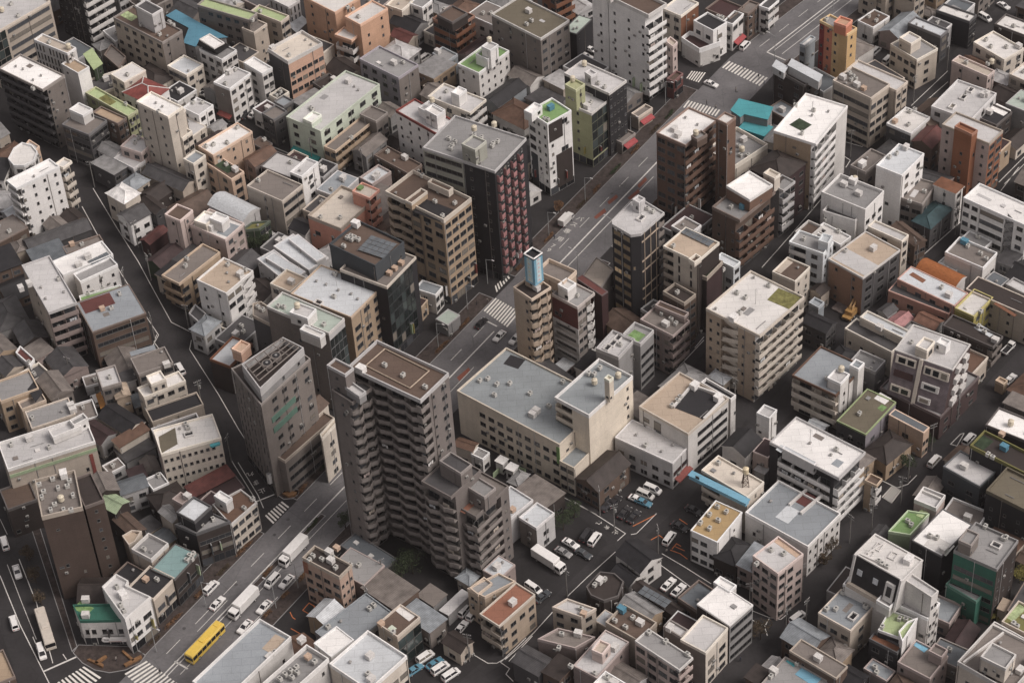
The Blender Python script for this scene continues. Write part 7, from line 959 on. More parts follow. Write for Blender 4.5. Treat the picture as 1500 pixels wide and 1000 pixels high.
('apartment_building','bluish white slim house with grey roof cabin, right',80.17,12.74,2.51,[([(2.4,-5.2),(5.7,-0.7),(-2.4,5.2),(-5.7,0.7)],0,16.1,'lbgray','gray','s2;-;-;0.5:b1|w1',0,{'bc':'offw'}),([(3.7,-4.0),(5.3,-1.2),(3.0,0.2),(1.4,-2.6)],15.55,18.6,'lbgray','lbgray','_;-;-;_',0,{})],[],[('ac',(-1.7,1.5),15.5,None)],{}),
('warehouse','brown flat building with pale mossy apron roof, right',93.79,9.81,0.72,[([(-1.9,-9.4),(9.6,0.7),(1.9,9.4),(-9.6,-0.7)],0,13.0,'tan','tan2','W3;-;-;s2',['dgray',None,None,'pbrown'],{'par':0.4,'pc':'offw'})],[],[('box',(2.7,1.8),12.6,None),('patch',[(-1.0,-8.4),(3.1,-4.7),(-4.3,3.4),(-8.4,-0.3)],12.6,'lgray'),('ac',(-4.6,1.8),12.6,None)],{}),
('house','beige house with long grey roof behind the brown flat building',101.62,18.77,-0.75,[([(2.8,-4.8),(5.0,-2.4),(-2.8,4.8),(-5.0,2.4)],0,13.0,'cream','lgray','w1;-;-;w1',0,{})],[],[],{}),
('house','small brown gabled houses cluster roof, right lane',108.17,23.42,2.11,[([(0.8,-5.1),(4.1,-3.2),(-0.8,5.1),(-4.1,3.2)],0,8.0,'brown','brown','w2;-;-;w2',0,{'rt':'gable'})],[],[],{}),
('house','taupe flat roof house with large white windows, right',113.17,37.09,1.0,[([(-0.1,-6.0),(5.4,2.5),(0.1,6.0),(-5.4,-2.5)],0,11.1,'taupe','taupe','W2;-;-;W2',0,{})],[],[('ac',(-3.3,-4.4),10.54,None),('ac',(1.4,-0.6),10.54,None)],{}),
('house','narrow white house with rust red roof, right',121.08,36.19,2.41,[([(1.1,-3.7),(3.8,-0.7),(-1.1,3.7),(-3.8,0.7)],0,13.0,'offw','rust','w1;-;-;s1',0,{'rt':'mono'})],[],[],{}),
('house','dark teal glazed-tile house below rust roof house',116.11,31.02,-2.33,[([(-1.7,-5.8),(5.7,2.0),(1.7,5.8),(-5.7,-2.0)],0,8.0,'dgray','dteal','w2;-;-;w2',0,{'rt':'hip'})],[],[],{}),
('apartment_building','wide white building with ribbon windows at the right edge',132.63,22.46,2.37,[([(4.3,-9.6),(9.7,-4.0),(-4.3,9.6),(-9.7,4.0)],0,16.1,'white','white','w3;-;-;0.12:w1|0.14:w1|0.4:r|0.14:z|0.2:w1',0,{'bc':'gray'})],[],[('patch',[(-2.9,2.2),(-2.3,2.9),(-5.3,6.1),(-6.0,5.4)],15.5,'lgray')],{}),
('house','pale house with open steel roof frames, right',122.42,11.14,2.42,[([(1.8,-6.6),(6.7,-0.9),(-1.8,6.6),(-6.7,0.9)],0,9.9,'offw','taupe','w2;-;-;_',0,{'par':0.8})],[],[('boxblue',(-0.9,4.5),9.1,None),('ac',(-0.3,2.9),9.1,None),('ac',(2.4,-0.4),9.1,None),('ac',(3.4,-2.8),9.1,None)],{}),
('warehouse','orange arched roof hall, right',114.09,7.55,2.36,[([(2.6,-5.8),(5.9,-2.5),(-2.6,5.8),(-5.9,2.5)],0,7.4,'offw','orange2','_;-;-;_',0,{'rt':'arch'})],[],[],{}),
('shed','white water tanks beside the orange arched roof',117.34,12.01,-0.78,[([(1.0,-3.0),(3.0,-1.0),(-1.0,3.0),(-3.0,1.0)],0,5.6,'white','white','_;-;-;_',0,{})],[],[],{}),
('apartment_building','long pink house with stained white roof, right',109.94,-1.16,2.37,[([(4.1,-8.4),(8.5,-3.8),(-4.1,8.4),(-8.5,3.8)],0,9.9,'salmon3','lbgray','_;-;-;w4',0,{'par':0.2}),([(2.8,-8.5),(5.6,-5.0),(-8.2,5.8),(-11.0,2.3)],0.0,7.4,'salmon3','dgray','_;-;-;w4',0,{'par':0.1})],[],[('ac',(2.1,-1.1),9.7,None),('box',(3.3,-4.5),9.7,None),('patch',[(-2.3,1.6),(-1.2,2.6),(-4.0,6.1),(-5.2,5.2)],9.7,'rust')],{}),
('house','mustard yellow house with white roof, end of long pink house',119.22,-8.76,0.82,[([(-1.1,-5.3),(5.2,1.5),(1.1,5.3),(-5.2,-1.5)],0,9.9,'mustard','offw','w2;-;-;_',0,{})],[],[('ac',(1.0,-3.6),9.3,None)],{}),
('warehouse','long beige hall with white strip roof, right of centre',95.53,-16.36,2.38,[([(4.1,-6.2),(6.4,-3.9),(-4.1,6.2),(-6.4,3.9)],0,11.1,'cream','lbgray','_;-;-;w3',0,{}),([(-0.1,-7.5),(3.4,-4.1),(-6.8,6.2),(-10.3,2.7)],0.0,8.7,'cream','dgray','_;-;-;s4',0,{'par':0.4})],[],[('box',(-2.2,-0.8),10.54,None)],{}),
('house','little pink tin roof between pink house and beige hall',101.01,-7.38,-2.45,[([(-0.4,-3.6),(3.6,-0.3),(0.4,3.6),(-3.6,0.3)],0,4.9,'pink','pinkred2','_;-;-;_',0,{'rt':'gable'})],[],[],{}),
('house','rusty corrugated gable roof beside little pink tin roof',107.78,-9.7,2.38,[([(0.7,-3.6),(3.6,-0.5),(-0.7,3.6),(-3.6,0.5)],0,6.2,'gray','rust2','_;-;-;_',0,{'rt':'gable'})],[],[],{}),
('house','dark flat building with small terraces right of mauve mansard',116.76,-19.36,-0.73,[([(3.8,-6.7),(7.1,-2.9),(-3.8,6.7),(-7.1,2.9)],0,9.9,'dkbrown','dkbrown','b2;-;-;w2',0,{'bc':'taupe'})],[],[('patch',[(3.9,-2.3),(5.5,-1.0),(2.2,3.0),(0.6,1.7)],9.3,'lbgray'),('ac',(1.8,1.5),9.3,None),('ac',(2.8,-0.7),9.3,None),('box',(4.8,-4.3),9.3,None)],{}),
('warehouse','brown tin roof hall with red strip at the right edge',127.85,-7.82,2.41,[([(5.6,-9.1),(9.6,-4.6),(-5.6,9.1),(-9.6,4.6)],0,9.9,'beige','dkbrown','_;-;-;s4',0,{'par':0.2})],[],[('patch',[(0.4,-7.3),(1.2,-6.7),(-3.0,-1.2),(-3.8,-1.9)],9.7,'rust')],{}),
('shed','small pale roof sheds at the right edge above brown hall',133.27,-0.13,2.33,[([(1.0,-3.6),(3.5,-1.2),(-1.0,3.6),(-3.5,1.2)],0,6.8,'gray','lgray','_;-;-;_',0,{})],[],[],{}),
('house','dark gable house beside the building site, right of centre',79.36,-9.25,2.41,[([(1.1,-4.1),(4.2,-0.6),(-1.1,4.1),(-4.2,0.6)],0,8.0,'dgray','char','w2;-;-;w2',0,{'rt':'gable'})],[],[],{}),
('house','brown house with beige awning roof left of bluish white slim house',74.05,5.95,0.85,[([(0.3,-5.0),(5.0,0.4),(-0.3,5.0),(-5.0,-0.4)],0,13.0,'cream','brown','s2;-;-;_',0,{})],[],[('patch',[(-2.9,-0.9),(1.0,3.3),(-0.7,5.0),(-4.6,0.7)],12.4,'beige')],{}),
('house','low blue sheet lean-to by the building site',80.15,0.57,2.35,[([(0.2,-2.1),(2.0,-0.2),(-0.2,2.1),(-2.0,0.2)],0,5.6,'bgray','bgray','_;-;-;_',0,{})],[],[],{}),
('house','small maroon and grey hut between balcony blocks at left edge',-126.93,0.04,-0.9,[([(1.7,-3.9),(2.6,-1.5),(-1.7,3.9),(-2.6,1.5)],0,7.4,'offw','maroon2','_;-;-;_',0,{})],[],[('ac',(1.4,-2.8),6.82,None)],{}),
('shop_building','grey flat roofed block with tan front at left edge',-126.99,-15.43,0.41,[([(-6.2,1.6),(-3.0,-5.6),(6.2,-1.6),(3.0,5.6)],0,11.1,'tan','gray','_;w3;-;-',0,{}),([(0.8,-4.3),(2.2,-7.1),(8.0,-4.2),(6.6,-1.4)],0.0,9.3,'tan2','taupe','_;w2;-;-',0,{})],[],[('patch',[(5.8,-6.3),(7.3,-3.0),(4.7,2.0),(3.2,-1.2)],10.54,'char')],{}),
('house','taupe tiled gable house beside the left grey block',-117.97,-12.03,-1.03,[([(-0.2,-5.4),(4.8,-2.4),(0.2,5.4),(-4.8,2.4)],0,8.0,'taupe','taupe','w2;-;-;_',0,{'rt':'gable'})],[],[],{}),
('house','grey flat roof with white boiler box, left edge',-116.33,-28.55,0.37,[([(-6.4,1.1),(-4.0,-5.2),(6.4,-1.1),(4.0,5.2)],0,13.0,'beige','gray','_;_;-;-',0,{'par':0.4})],[],[('box',(5.1,1.7),12.6,None),('box',(5.8,0.0),12.6,None),('ac',(-4.2,-1.6),12.6,None)],{}),
('apartment_building','long beige building with white roof rims and green trim, left edge',-115.23,-42.22,0.35,[([(-12.0,1.0),(-8.5,-8.5),(12.0,-1.0),(8.5,8.5)],0,16.1,'beige','lgray','-;_;-;-',0,{'par':0.7,'pc':'white','bc':'beige'}),([(0.5,2.4),(2.0,-0.5),(8.5,2.8),(6.9,5.7)],15.55,18.0,'offw','lgray','_;_;-;-',0,{'pc':'white','par':0.8}),([(5.7,4.2),(7.0,2.3),(10.2,4.5),(8.9,6.4)],15.55,18.9,'white','gray','_;_;-;-',0,{'pc':'white'})],[],[('box',(-4.4,1.7),15.4,None),('ac',(-8.7,0.2),15.4,None),('ac',(0.8,-1.7),15.4,None)],{'clad':[(1,13.020000000000001,13.950000000000001,0,1,'lgreen2'),(1,0.0,12.4,0.9,0.94,'red2')]}),
('office_building','tall brown tower with machinery roof by the left avenue',-106.95,-72.47,1.81,[([(-3.1,-7.2),(6.0,-5.0),(3.1,7.2),(-6.0,5.0)],0,28.5,'brown_shaded','taupe','_;-;-;-',0,{'par':1.0,'pc':'beige'}),([(2.1,6.8),(5.9,-2.6),(10.2,-0.8),(6.3,8.5)],0.0,26.0,'brown_shaded','dkbrown','_;s1;-;-',0,{})],[],[('boxw',(0.6,6.1),27.5,None),('ac',(-1.9,5.1),27.5,None),('ac',(-4.9,3.6),27.5,None),('ac',(-0.3,2.0),27.5,None),('ac',(1.8,2.4),27.5,None),('tank',(0.8,-1.9),27.5,None),('ac',(-3.8,-0.6),27.5,None),('ac',(-0.6,-3.2),27.5,None),('ac',(3.4,-0.7),27.5,None),('ac',(-1.3,-4.9),27.5,None),('ac',(1.7,-5.2),27.5,None),('ac',(3.4,-5.4),27.5,None),('ac',(2.1,4.1),27.5,None),('ac',(-3.6,1.2),27.5,None)],{}),  # walls use a darkened copy of brown, shade put into the colour
('house','grey ribbed gable roof right of tall brown tower',-101.57,-52.62,1.96,[([(-1.6,-4.2),(4.1,-1.9),(1.6,4.2),(-4.1,1.9)],0,11.1,'dkbrown','taupe','_;-;-;_',0,{'rt':'gable'})],[],[],{}),
('house','pale green and beige gable shed roof beside brown tower',-100.1,-56.79,2.48,[([(2.3,-4.6),(5.1,-1.1),(-2.3,4.6),(-5.1,1.1)],0,9.9,'dkbrown','lgreen2','w2;-;-;_',0,{'rt':'gable'})],[],[],{}),
('house','black gable house with cream gable end, lower left block',-99.95,-25.29,2.39,[([(1.9,-5.9),(6.0,-1.5),(-1.9,5.9),(-6.0,1.5)],0,6.8,'cream','char','_;-;-;_',0,{'rt':'gable'})],[],[],{}),
('house','rusty brown tiled roof house, lower left block',-96.93,-31.93,0.67,[([(-2.5,-4.0),(4.4,1.5),(2.5,4.0),(-4.4,-1.5)],0,6.8,'cream','rust3','_;-;-;_',0,{'rt':'mono'})],[],[],{}),
('house','grey low roof in front of rusty brown tiled house',-96.11,-34.0,0.6,[([(-5.0,-0.1),(-1.9,-4.6),(5.0,0.1),(1.9,4.6)],0,4.3,'gray','dgray','_;_;-;-',0,{'rt':'mono'})],[],[],{}),
('house','white roofed cream house with little roof cabin, lower left block',-89.69,-17.52,0.47,[([(-6.1,-0.7),(-4.1,-4.5),(6.1,0.7),(4.1,4.5)],0,9.9,'cream','offw','_;w4;-;-',0,{}),([(-3.4,0.1),(-1.9,-3.2),(1.7,-1.5),(0.1,1.8)],9.35,13.0,'cream','white','_;s2;-;-',0,{})],[],[],{}),
('warehouse','black flat roof between white cabin house and dotted cream block',-86.32,-23.68,0.39,[([(-7.3,-0.2),(-5.3,-5.0),(7.3,0.2),(5.3,5.0)],0,7.4,'beige','char','_;_;-;-',0,{'par':0.5,'pc':'beige'})],[],[],{}),
('house','taupe roof terrace house with blue edge by left street bend',-92.8,-8.24,0.39,[([(-5.6,1.4),(-3.0,-5.0),(5.6,-1.4),(3.0,5.0)],0,9.9,'taupe','taupe','_;r;-;-',0,{})],[],[('box',(4.0,-2.2),9.3,None),('patch',[(-5.6,2.7),(0.7,4.8),(0.1,6.6),(-6.2,4.4)],9.3,'bgray')],{}),
('house','grey cluttered roof house with orange awning, lower left block',-103.55,-13.14,-1.25,[([(-3.5,2.6),(-1.3,-4.2),(3.5,-2.6),(1.3,4.2)],0,9.9,'taupe','lgray','_;w2;-;-',0,{})],[],[('ac',(0.3,-0.2),9.3,None)],{'awn':[(0,'orange3')]}),
('house','tan gable house next to black gable house',-100.76,-15.09,-1.23,[([(-2.4,1.6),(-0.9,-2.8),(2.4,-1.6),(0.9,2.8)],0,6.8,'tan2','tan2','_;_;-;-',0,{'rt':'gable'})],[],[],{}),
('apartment_building','cream block dotted with tiny square windows, lower left',-81.27,-40.29,0.29,[([(-8.5,2.2),(-5.9,-6.5),(8.5,-2.2),(5.9,6.5)],0,13.6,'cream','offw','_;s10;-;-',['pink',None,None,None],{})],[],[('patch',[(-6.1,-5.7),(-2.2,-2.8),(-3.2,3.0),(-7.1,0.2)],13.02,'olive2'),('well',(0.4,0.1),13.02,None),('ac',(-0.5,3.4),13.02,None),('ac',(0.1,2.1),13.02,None),('boxb',(7.1,-4.4),13.02,None)],{}),
('house','long maroon roof below dotted cream block',-76.52,-48.27,0.59,[([(-5.9,-1.5),(-3.7,-4.9),(5.9,1.5),(3.7,4.9)],0,4.9,'maroon3','maroon2','_;_;-;-',0,{'rt':'mono'})],[],[],{}),
('house','wide dark maroon flat roof behind brown corner roof',-74.54,-51.01,0.51,[([(-6.6,-0.7),(-4.0,-5.3),(6.6,0.7),(4.0,5.3)],0,3.7,'maroon3','maroon3','_;_;-;-',0,{'par':0.1})],[],[],{}),
('house','small dark shed, lower left lane',-94.68,-44.37,-1.21,[([(-2.5,1.3),(-1.1,-2.6),(2.5,-1.3),(1.1,2.6)],0,5.6,'dkbrown','maroon3','_;_;-;-',0,{'rt':'mono'})],[],[],{}),
('house','tiny grey and white house left of maroon roofs',-89.21,-48.98,-1.05,[([(-3.0,0.9),(-0.7,-3.0),(3.0,-0.9),(0.7,3.0)],0,6.8,'offw','gray','_;w2;-;-',0,{})],[],[('ac',(0.3,1.8),6.2,None)],{}),
('house','corner house with brown roof and white roof hut at zebra crossing',-68.97,-62.15,0.85,[([(-0.8,-6.4),(5.2,0.5),(1.1,5.2),(-5.5,0.7)],0,9.9,'cream','rust3','w4;-;-;w2',0,{'pc':'offw'}),([(-1.7,-2.2),(-0.3,-0.6),(-3.3,2.1),(-4.7,0.5)],9.35,13.0,'offw','white','_;-;-;_',0,{})],[],[('ac',(2.2,-1.3),9.3,None),('ac',(4.1,1.5),9.3,None)],{}),
('shop_building','black shop house with pale upper roof and glass terrace by the avenue',-76.11,-69.1,0.4,[([(-1.4,-3.4),(6.6,-0.1),(1.4,3.4),(-6.6,0.1)],0,11.8,'char','gray','r;-;-;_',['dkbrown',None,None,None],{'sf':1}),([(-1.4,-2.5),(2.4,2.2),(-2.1,5.9),(-5.9,1.1)],0.0,14.9,'char','lbgray','_;-;-;_',0,{})],[],[('ac',(1.5,2.2),11.16,None),('ac',(2.4,0.9),11.16,None)],{}),
('house','pink-brown small block behind black shop house',-81.46,-61.65,2.44,[([(0.3,-2.1),(2.2,0.0),(-0.3,2.1),(-2.2,-0.0)],0,13.0,'pink2','pink2','_;-;-;_',0,{})],[],[('box',(1.5,0.2),12.4,None)],{}),
('house','beige cottage with curved eave left of black shop house',-84.73,-62.0,2.28,[([(0.6,-2.9),(2.8,-1.0),(-0.6,2.9),(-2.8,1.0)],0,8.7,'cream','gray','W1;-;-;_',0,{'rt':'gable'})],[],[],{}),
('house','narrow dark red-trimmed house with pale roof at left street',-72.38,-6.92,0.98,[([(-0.1,-5.8),(5.4,2.3),(0.1,5.8),(-5.4,-2.3)],0,9.9,'dkbrown','lbgray','w2;-;-;_',0,{'pc':'rust'}),([(3.7,-7.8),(5.9,-4.7),(3.5,-2.9),(1.2,-6.0)],12.45,16.1,'salmon','peach2','_;-;-;_',0,{})],[],[],{}),
('house','dark brown low building at left edge under beige block',-122.11,-53.36,-1.18,[([(-4.8,2.1),(-2.0,-4.9),(4.8,-2.1),(2.0,4.9)],0,9.9,'dkbrown','brown','_;_;-;-',0,{})],[],[],{}),
('office_building','large dark grey corner office with open roof frame and green window bands',-58.1,-38.35,0.92,[([(-9.9,0.8),(-2.3,-12.6),(9.1,2.4),(3.2,9.3)],0,31.6,'taupe','dkbrown','t8;0.15:-|0.4:w2|0.45:w2;-;-',['taupe2',None,None,None],{'par':0.4,'sf':1}),([(-6.7,-2.6),(-2.0,-11.7),(8.0,1.7),(2.9,6.0)],31.05,35.9,'gray','dkbrown','_;_;-;-',0,{'par':2.2,'pc':'lgray'}),([(-1.8,-9.5),(1.0,-12.0),(12.9,1.9),(10.1,4.4)],0.0,11.8,'taupe','brown','_;r;-;-',0,{'pc':'beige'}),([(9.9,-7.4),(10.4,-9.0),(14.3,-3.1),(13.8,-1.4)],0.0,15.5,'cream','beige','_;w1;-;-',0,{})],[],[('rtank',(-0.6,-3.3),35.34,None),('rtank',(1.5,-0.9),35.34,None),('frame',[(-5.7,-3.4),(-2.3,-9.3),(6.9,1.5),(2.6,5.2)],35.34,None)],{'clad':[(1,23.25,24.955000000000002,0.14,0.62,'gglass'),(1,19.840000000000003,21.545,0.14,0.62,'gglass')]}),
('apartment_tower','tallest grey-brown tower with wavy balconies, centre',-26.01,-66.47,2.47,[([(4.8,-10.5),(11.3,-2.3),(-4.8,10.5),(-11.3,2.3)],0,53.9,'mtaupe','brown','0.28:b1|0.3:s1|0.42:w1;-;-;v4',0,{'par':0.9,'pc':'lgray','bc':'mtaupe2'}),([(-10.7,-6.5),(-6.2,-2.0),(-10.8,2.7),(-15.4,-1.7)],0.0,50.8,'mtaupe','dgray','v2;-;-;s1',0,{'bc':'mtaupe2','pc':'mtaupe'}),([(-11.7,-3.8),(-9.8,-1.7),(-13.9,1.9),(-15.8,-0.2)],0.0,57.0,'mtaupe','brown','_;-;-;s1',0,{'pc':'lgray'}),([(-8.9,-6.9),(-7.4,-5.5),(-10.5,-2.0),(-12.1,-3.4)],50.27,53.0,'gray','lgray','_;-;-;_',0,{}),([(15.0,-18.9),(22.8,-9.9),(11.0,0.4),(3.2,-8.5)],0.0,24.2,'mtaupe','taupe','0.75:b2|0.25:s1;-;-;v3',0,{'bc':'mtaupe2','pc':'mtaupe'}),([(9.7,-18.2),(16.8,-10.3),(10.3,-4.4),(3.1,-12.4)],0.0,30.4,'mtaupe','dgray','_;-;-;v2',0,{'bc':'mtaupe2','pc':'mtaupe'}),([(12.3,-15.2),(14.9,-12.5),(10.2,-8.0),(7.6,-10.6)],29.81,34.7,'mtaupe','dgray','_;-;-;_',0,{}),([(17.2,-17.1),(19.9,-14.4),(16.1,-10.6),(13.4,-13.4)],23.61,28.5,'mtaupe','gray','_;-;-;_',0,{})],[],[('frame2',[(2.5,-5.7),(6.9,-0.5),(-3.0,8.0),(-7.4,2.8)],53.02,None),('ac',(-3.1,2.2),53.02,None),('ac',(1.0,-1.6),53.02,None),('boxw',(-8.4,0.9),53.02,None),('ac',(5.9,-6.0),53.02,None),('patch',[(12.4,-17.2),(16.4,-12.9),(13.4,-10.1),(9.4,-14.5)],23.56,'terra')],{}),
('house','small cottage with red-brown tile roof beside tower',-13.05,-43.07,2.62,[([(1.4,-2.4),(2.8,0.0),(-1.4,2.4),(-2.8,-0.0)],0,6.2,'cream','rust3','w2;-;-;w1',0,{'rt':'gable'})],[],[],{}),
('house','little white terrace house beside red-brown cottage',-9.79,-45.52,2.48,[([(0.5,-2.2),(2.3,0.0),(-0.5,2.2),(-2.3,-0.0)],0,4.9,'offw','gray','w1;-;-;w1',0,{})],[],[],{}),
('shed','white storage container in the green-fenced yard, farther one',-4.63,-47.35,2.45,[([(0.2,-1.5),(1.5,0.1),(-0.2,1.5),(-1.5,-0.1)],0,3.7,'white','white','_;-;-;_',0,{'par':0})],[],[],{}),
('shed','white storage container in the green-fenced yard, nearer one',-2.23,-50.03,2.49,[([(0.2,-1.5),(1.5,0.2),(-0.2,1.5),(-1.5,-0.2)],0,3.7,'white','white','_;-;-;_',0,{'par':0})],[],[],{}),
('office_building','large cream building with broad blue-grey roof and taller wing',4.02,-36.62,2.41,[([(5.6,-18.0),(18.5,-3.5),(-5.6,18.0),(-18.5,3.5)],0,14.9,'cream2','sgray','_;-;-;0.2:-|w9',0,{'pc':'cream2'}),([(13.0,-16.9),(24.6,-4.3),(16.9,2.8),(5.3,-9.8)],0.0,22.9,'cream2','sgray','0.75:-|s1;-;-;0.5:b1|-',0,{'pc':'white','par':0.9,'bc':'cream2'}),([(8.7,-21.3),(13.1,-16.2),(9.8,-13.4),(5.4,-18.5)],0.0,9.9,'cream2','sgray','_;-;-;w2',0,{'pc':'cream2'}),([(18.4,-12.7),(19.5,-11.6),(18.3,-10.5),(17.3,-11.6)],22.37,29.7,'cream2','cream2','_;-;-;_',0,{})],[],[('ac',(-5.3,4.8),14.26,None),('ac',(-0.5,0.7),14.26,None),('ac',(3.9,-4.3),14.26,None),('ac',(-8.5,4.8),14.26,None),('ac',(-10.7,7.1),14.26,None),('ac',(-9.3,1.0),14.26,None),('ac',(-12.7,6.6),14.26,None),('box',(0.7,-5.9),14.26,None),('box',(-0.3,-7.1),14.26,None),('tank',(15.2,-5.9),22.32,None),('tank',(21.1,-4.3),22.32,None),('ac',(14.1,-2.3),22.32,None),('ac',(16.9,-0.6),22.32,None),('ac',(15.4,-2.7),22.32,None),('patch',[(-3.0,10.3),(-1.0,13.5),(-4.6,15.8),(-6.6,12.6)],14.26,'char')],{'clad':[(3,8.06,13.640000000000002,0.97,1.0,'green')]}),
('house','old dark brown house with sagging roofs at foot of cream wing',19.75,-56.19,0.8,[([(-1.6,-6.8),(6.7,1.8),(1.6,6.8),(-6.7,-1.8)],0,7.4,'brown','dkbrown','w2;-;-;w3',0,{'rt':'gable'})],[],[],{}),
('office_building','low light grey office with flat roof and red awning',32.35,-49.82,2.46,[([(4.2,-8.1),(8.9,-2.3),(-4.2,8.1),(-8.9,2.3)],0,9.0,'lgray','lgray','r;-;-;w5',0,{'par':0.25})],[],[('ac',(-1.7,-1.5),8.72,None),('vent',(-3.6,2.5),8.72,None),('vent',(4.9,-1.9),8.72,None),('vent',(2.0,-3.8),8.72,None)],{'awn':[(0,'red2')]}),
('office_building','brown trimmed building with black sunken roof court, centre right',40.9,-42.44,0.79,[([(-0.1,-11.0),(11.0,0.2),(0.1,11.0),(-11.0,-0.2)],0,14.2,'beige','tan2','0.2:-|r;-;-;0.3:w1|0.15:g1|-',['offw',None,None,'offw'],{'pc':'cream'}),([(11.6,0.6),(13.0,1.9),(6.5,8.8),(5.0,7.4)],0.0,13.6,'offw','char','_;-;-;_',0,{'pc':'white','par':0.9})],[],[('patch',[(4.5,-6.1),(9.5,0.9),(2.4,6.0),(-2.6,-1.0)],13.64,'char'),('wallx',[(-2.5,-1.4),(2.5,5.5),(2.1,5.8),(-2.9,-1.1)],13.64,None),('wallx',[(2.2,6.0),(9.5,1.3),(9.8,1.7),(2.5,6.4)],13.64,None),('wallx',[(4.5,-6.4),(10.1,0.1),(9.6,0.5),(4.0,-6.0)],13.64,None),('ac',(-3.0,-0.7),13.64,None),('ac',(-1.5,0.8),13.64,None),('ac',(-0.7,2.0),13.64,None),('boxw',(3.2,5.2),13.64,None),('boxw',(8.5,0.4),13.64,None)],{}),
('house','white house with folded black roof, centre right',53.98,-52.44,0.85,[([(0.1,-4.9),(4.8,0.5),(-0.1,4.9),(-4.8,-0.5)],0,9.9,'offw','char','w1;-;-;w1',0,{'rt':'gable'}),([(7.0,3.0),(9.2,5.7),(6.4,7.9),(4.2,5.2)],0.0,13.6,'white','lgray','_;-;-;_',0,{})],[],[],{}),
('house','small pink house with maroon roof beside the white banded block',59.67,-54.6,0.92,[([(-0.0,-3.5),(3.4,0.9),(0.0,3.5),(-3.4,-0.9)],0,8.7,'pink','maroon3','_;-;-;w1',0,{'par':0.1}),([(-1.1,-5.2),(0.3,-3.5),(-1.8,-1.8),(-3.2,-3.5)],0.0,4.9,'lgray','lgray','_;-;-;_',0,{'par':0})],[],[],{}),
('office_building','cream roofed building with sky blue fascia and rooftop water tower',49.88,-67.43,2.35,[([(2.6,-7.2),(7.1,-2.7),(-2.6,7.2),(-7.1,2.7)],0,13.0,'cream','cream','_;-;-;0.4:b1|-',0,{'bc':'cream'}),([(2.0,-9.0),(2.9,-7.9),(-9.3,2.6),(-10.2,1.5)],11.52,12.7,'sky','sky','_;-;-;_',0,{'par':0})],[],[('wtower',(2.7,-2.8),12.4,None)],{}),
('office_building','wide grey roof hall with white court walls, lower right of centre',62.77,-78.38,2.38,[([(1.9,-10.9),(11.0,-1.3),(-1.9,10.9),(-11.0,1.3)],0,10.5,'offw','bgray','s6;-;-;_',0,{'par':0.7,'pc':'white'})],[],[('patch',[(3.9,1.5),(6.8,4.5),(3.7,7.4),(0.8,4.4)],9.82,'maroon2'),('wallx',[(-0.3,2.6),(4.4,7.1),(4.0,7.5),(-0.7,3.0)],9.82,None),('wallx',[(2.0,-0.4),(7.9,5.0),(7.5,5.4),(1.6,0.1)],9.82,None),('patch',[(-1.6,-2.8),(1.8,0.8),(-0.8,3.2),(-4.2,-0.4)],9.82,'lbgray')],{}),
('apartment_building','cream block with brick red roof trim and window bands, right',77.76,-33.46,0.85,[([(0.5,-9.1),(9.1,0.7),(-0.5,9.1),(-9.1,-0.7)],0,13.0,'cream','bgray','_;-;-;b2',['offw',None,None,None],{'par':0.5,'pc':'rust3','bc':'cream'}),([(1.7,-8.0),(4.4,-4.8),(1.5,-2.4),(-1.2,-5.5)],0.0,15.8,'offw','lgray','s1;-;-;_',0,{}),([(6.8,-3.6),(8.6,-1.6),(6.7,0.1),(4.9,-1.9)],0.0,16.1,'offw','bgray','_;-;-;_',0,{})],[],[('tank',(2.6,-3.3),15.19,None),('ac',(-0.7,-3.0),12.5,None)],{}),
('house','grey flat roof behind brick trimmed cream block',88.98,-26.39,-0.69,[([(1.2,-4.3),(4.4,-0.4),(-1.2,4.3),(-4.4,0.4)],0,8.7,'gray','gray','_;-;-;_',0,{'par':0.8,'pc':'lgray'})],[],[('ac',(0.2,-3.0),7.86,None)],{}),
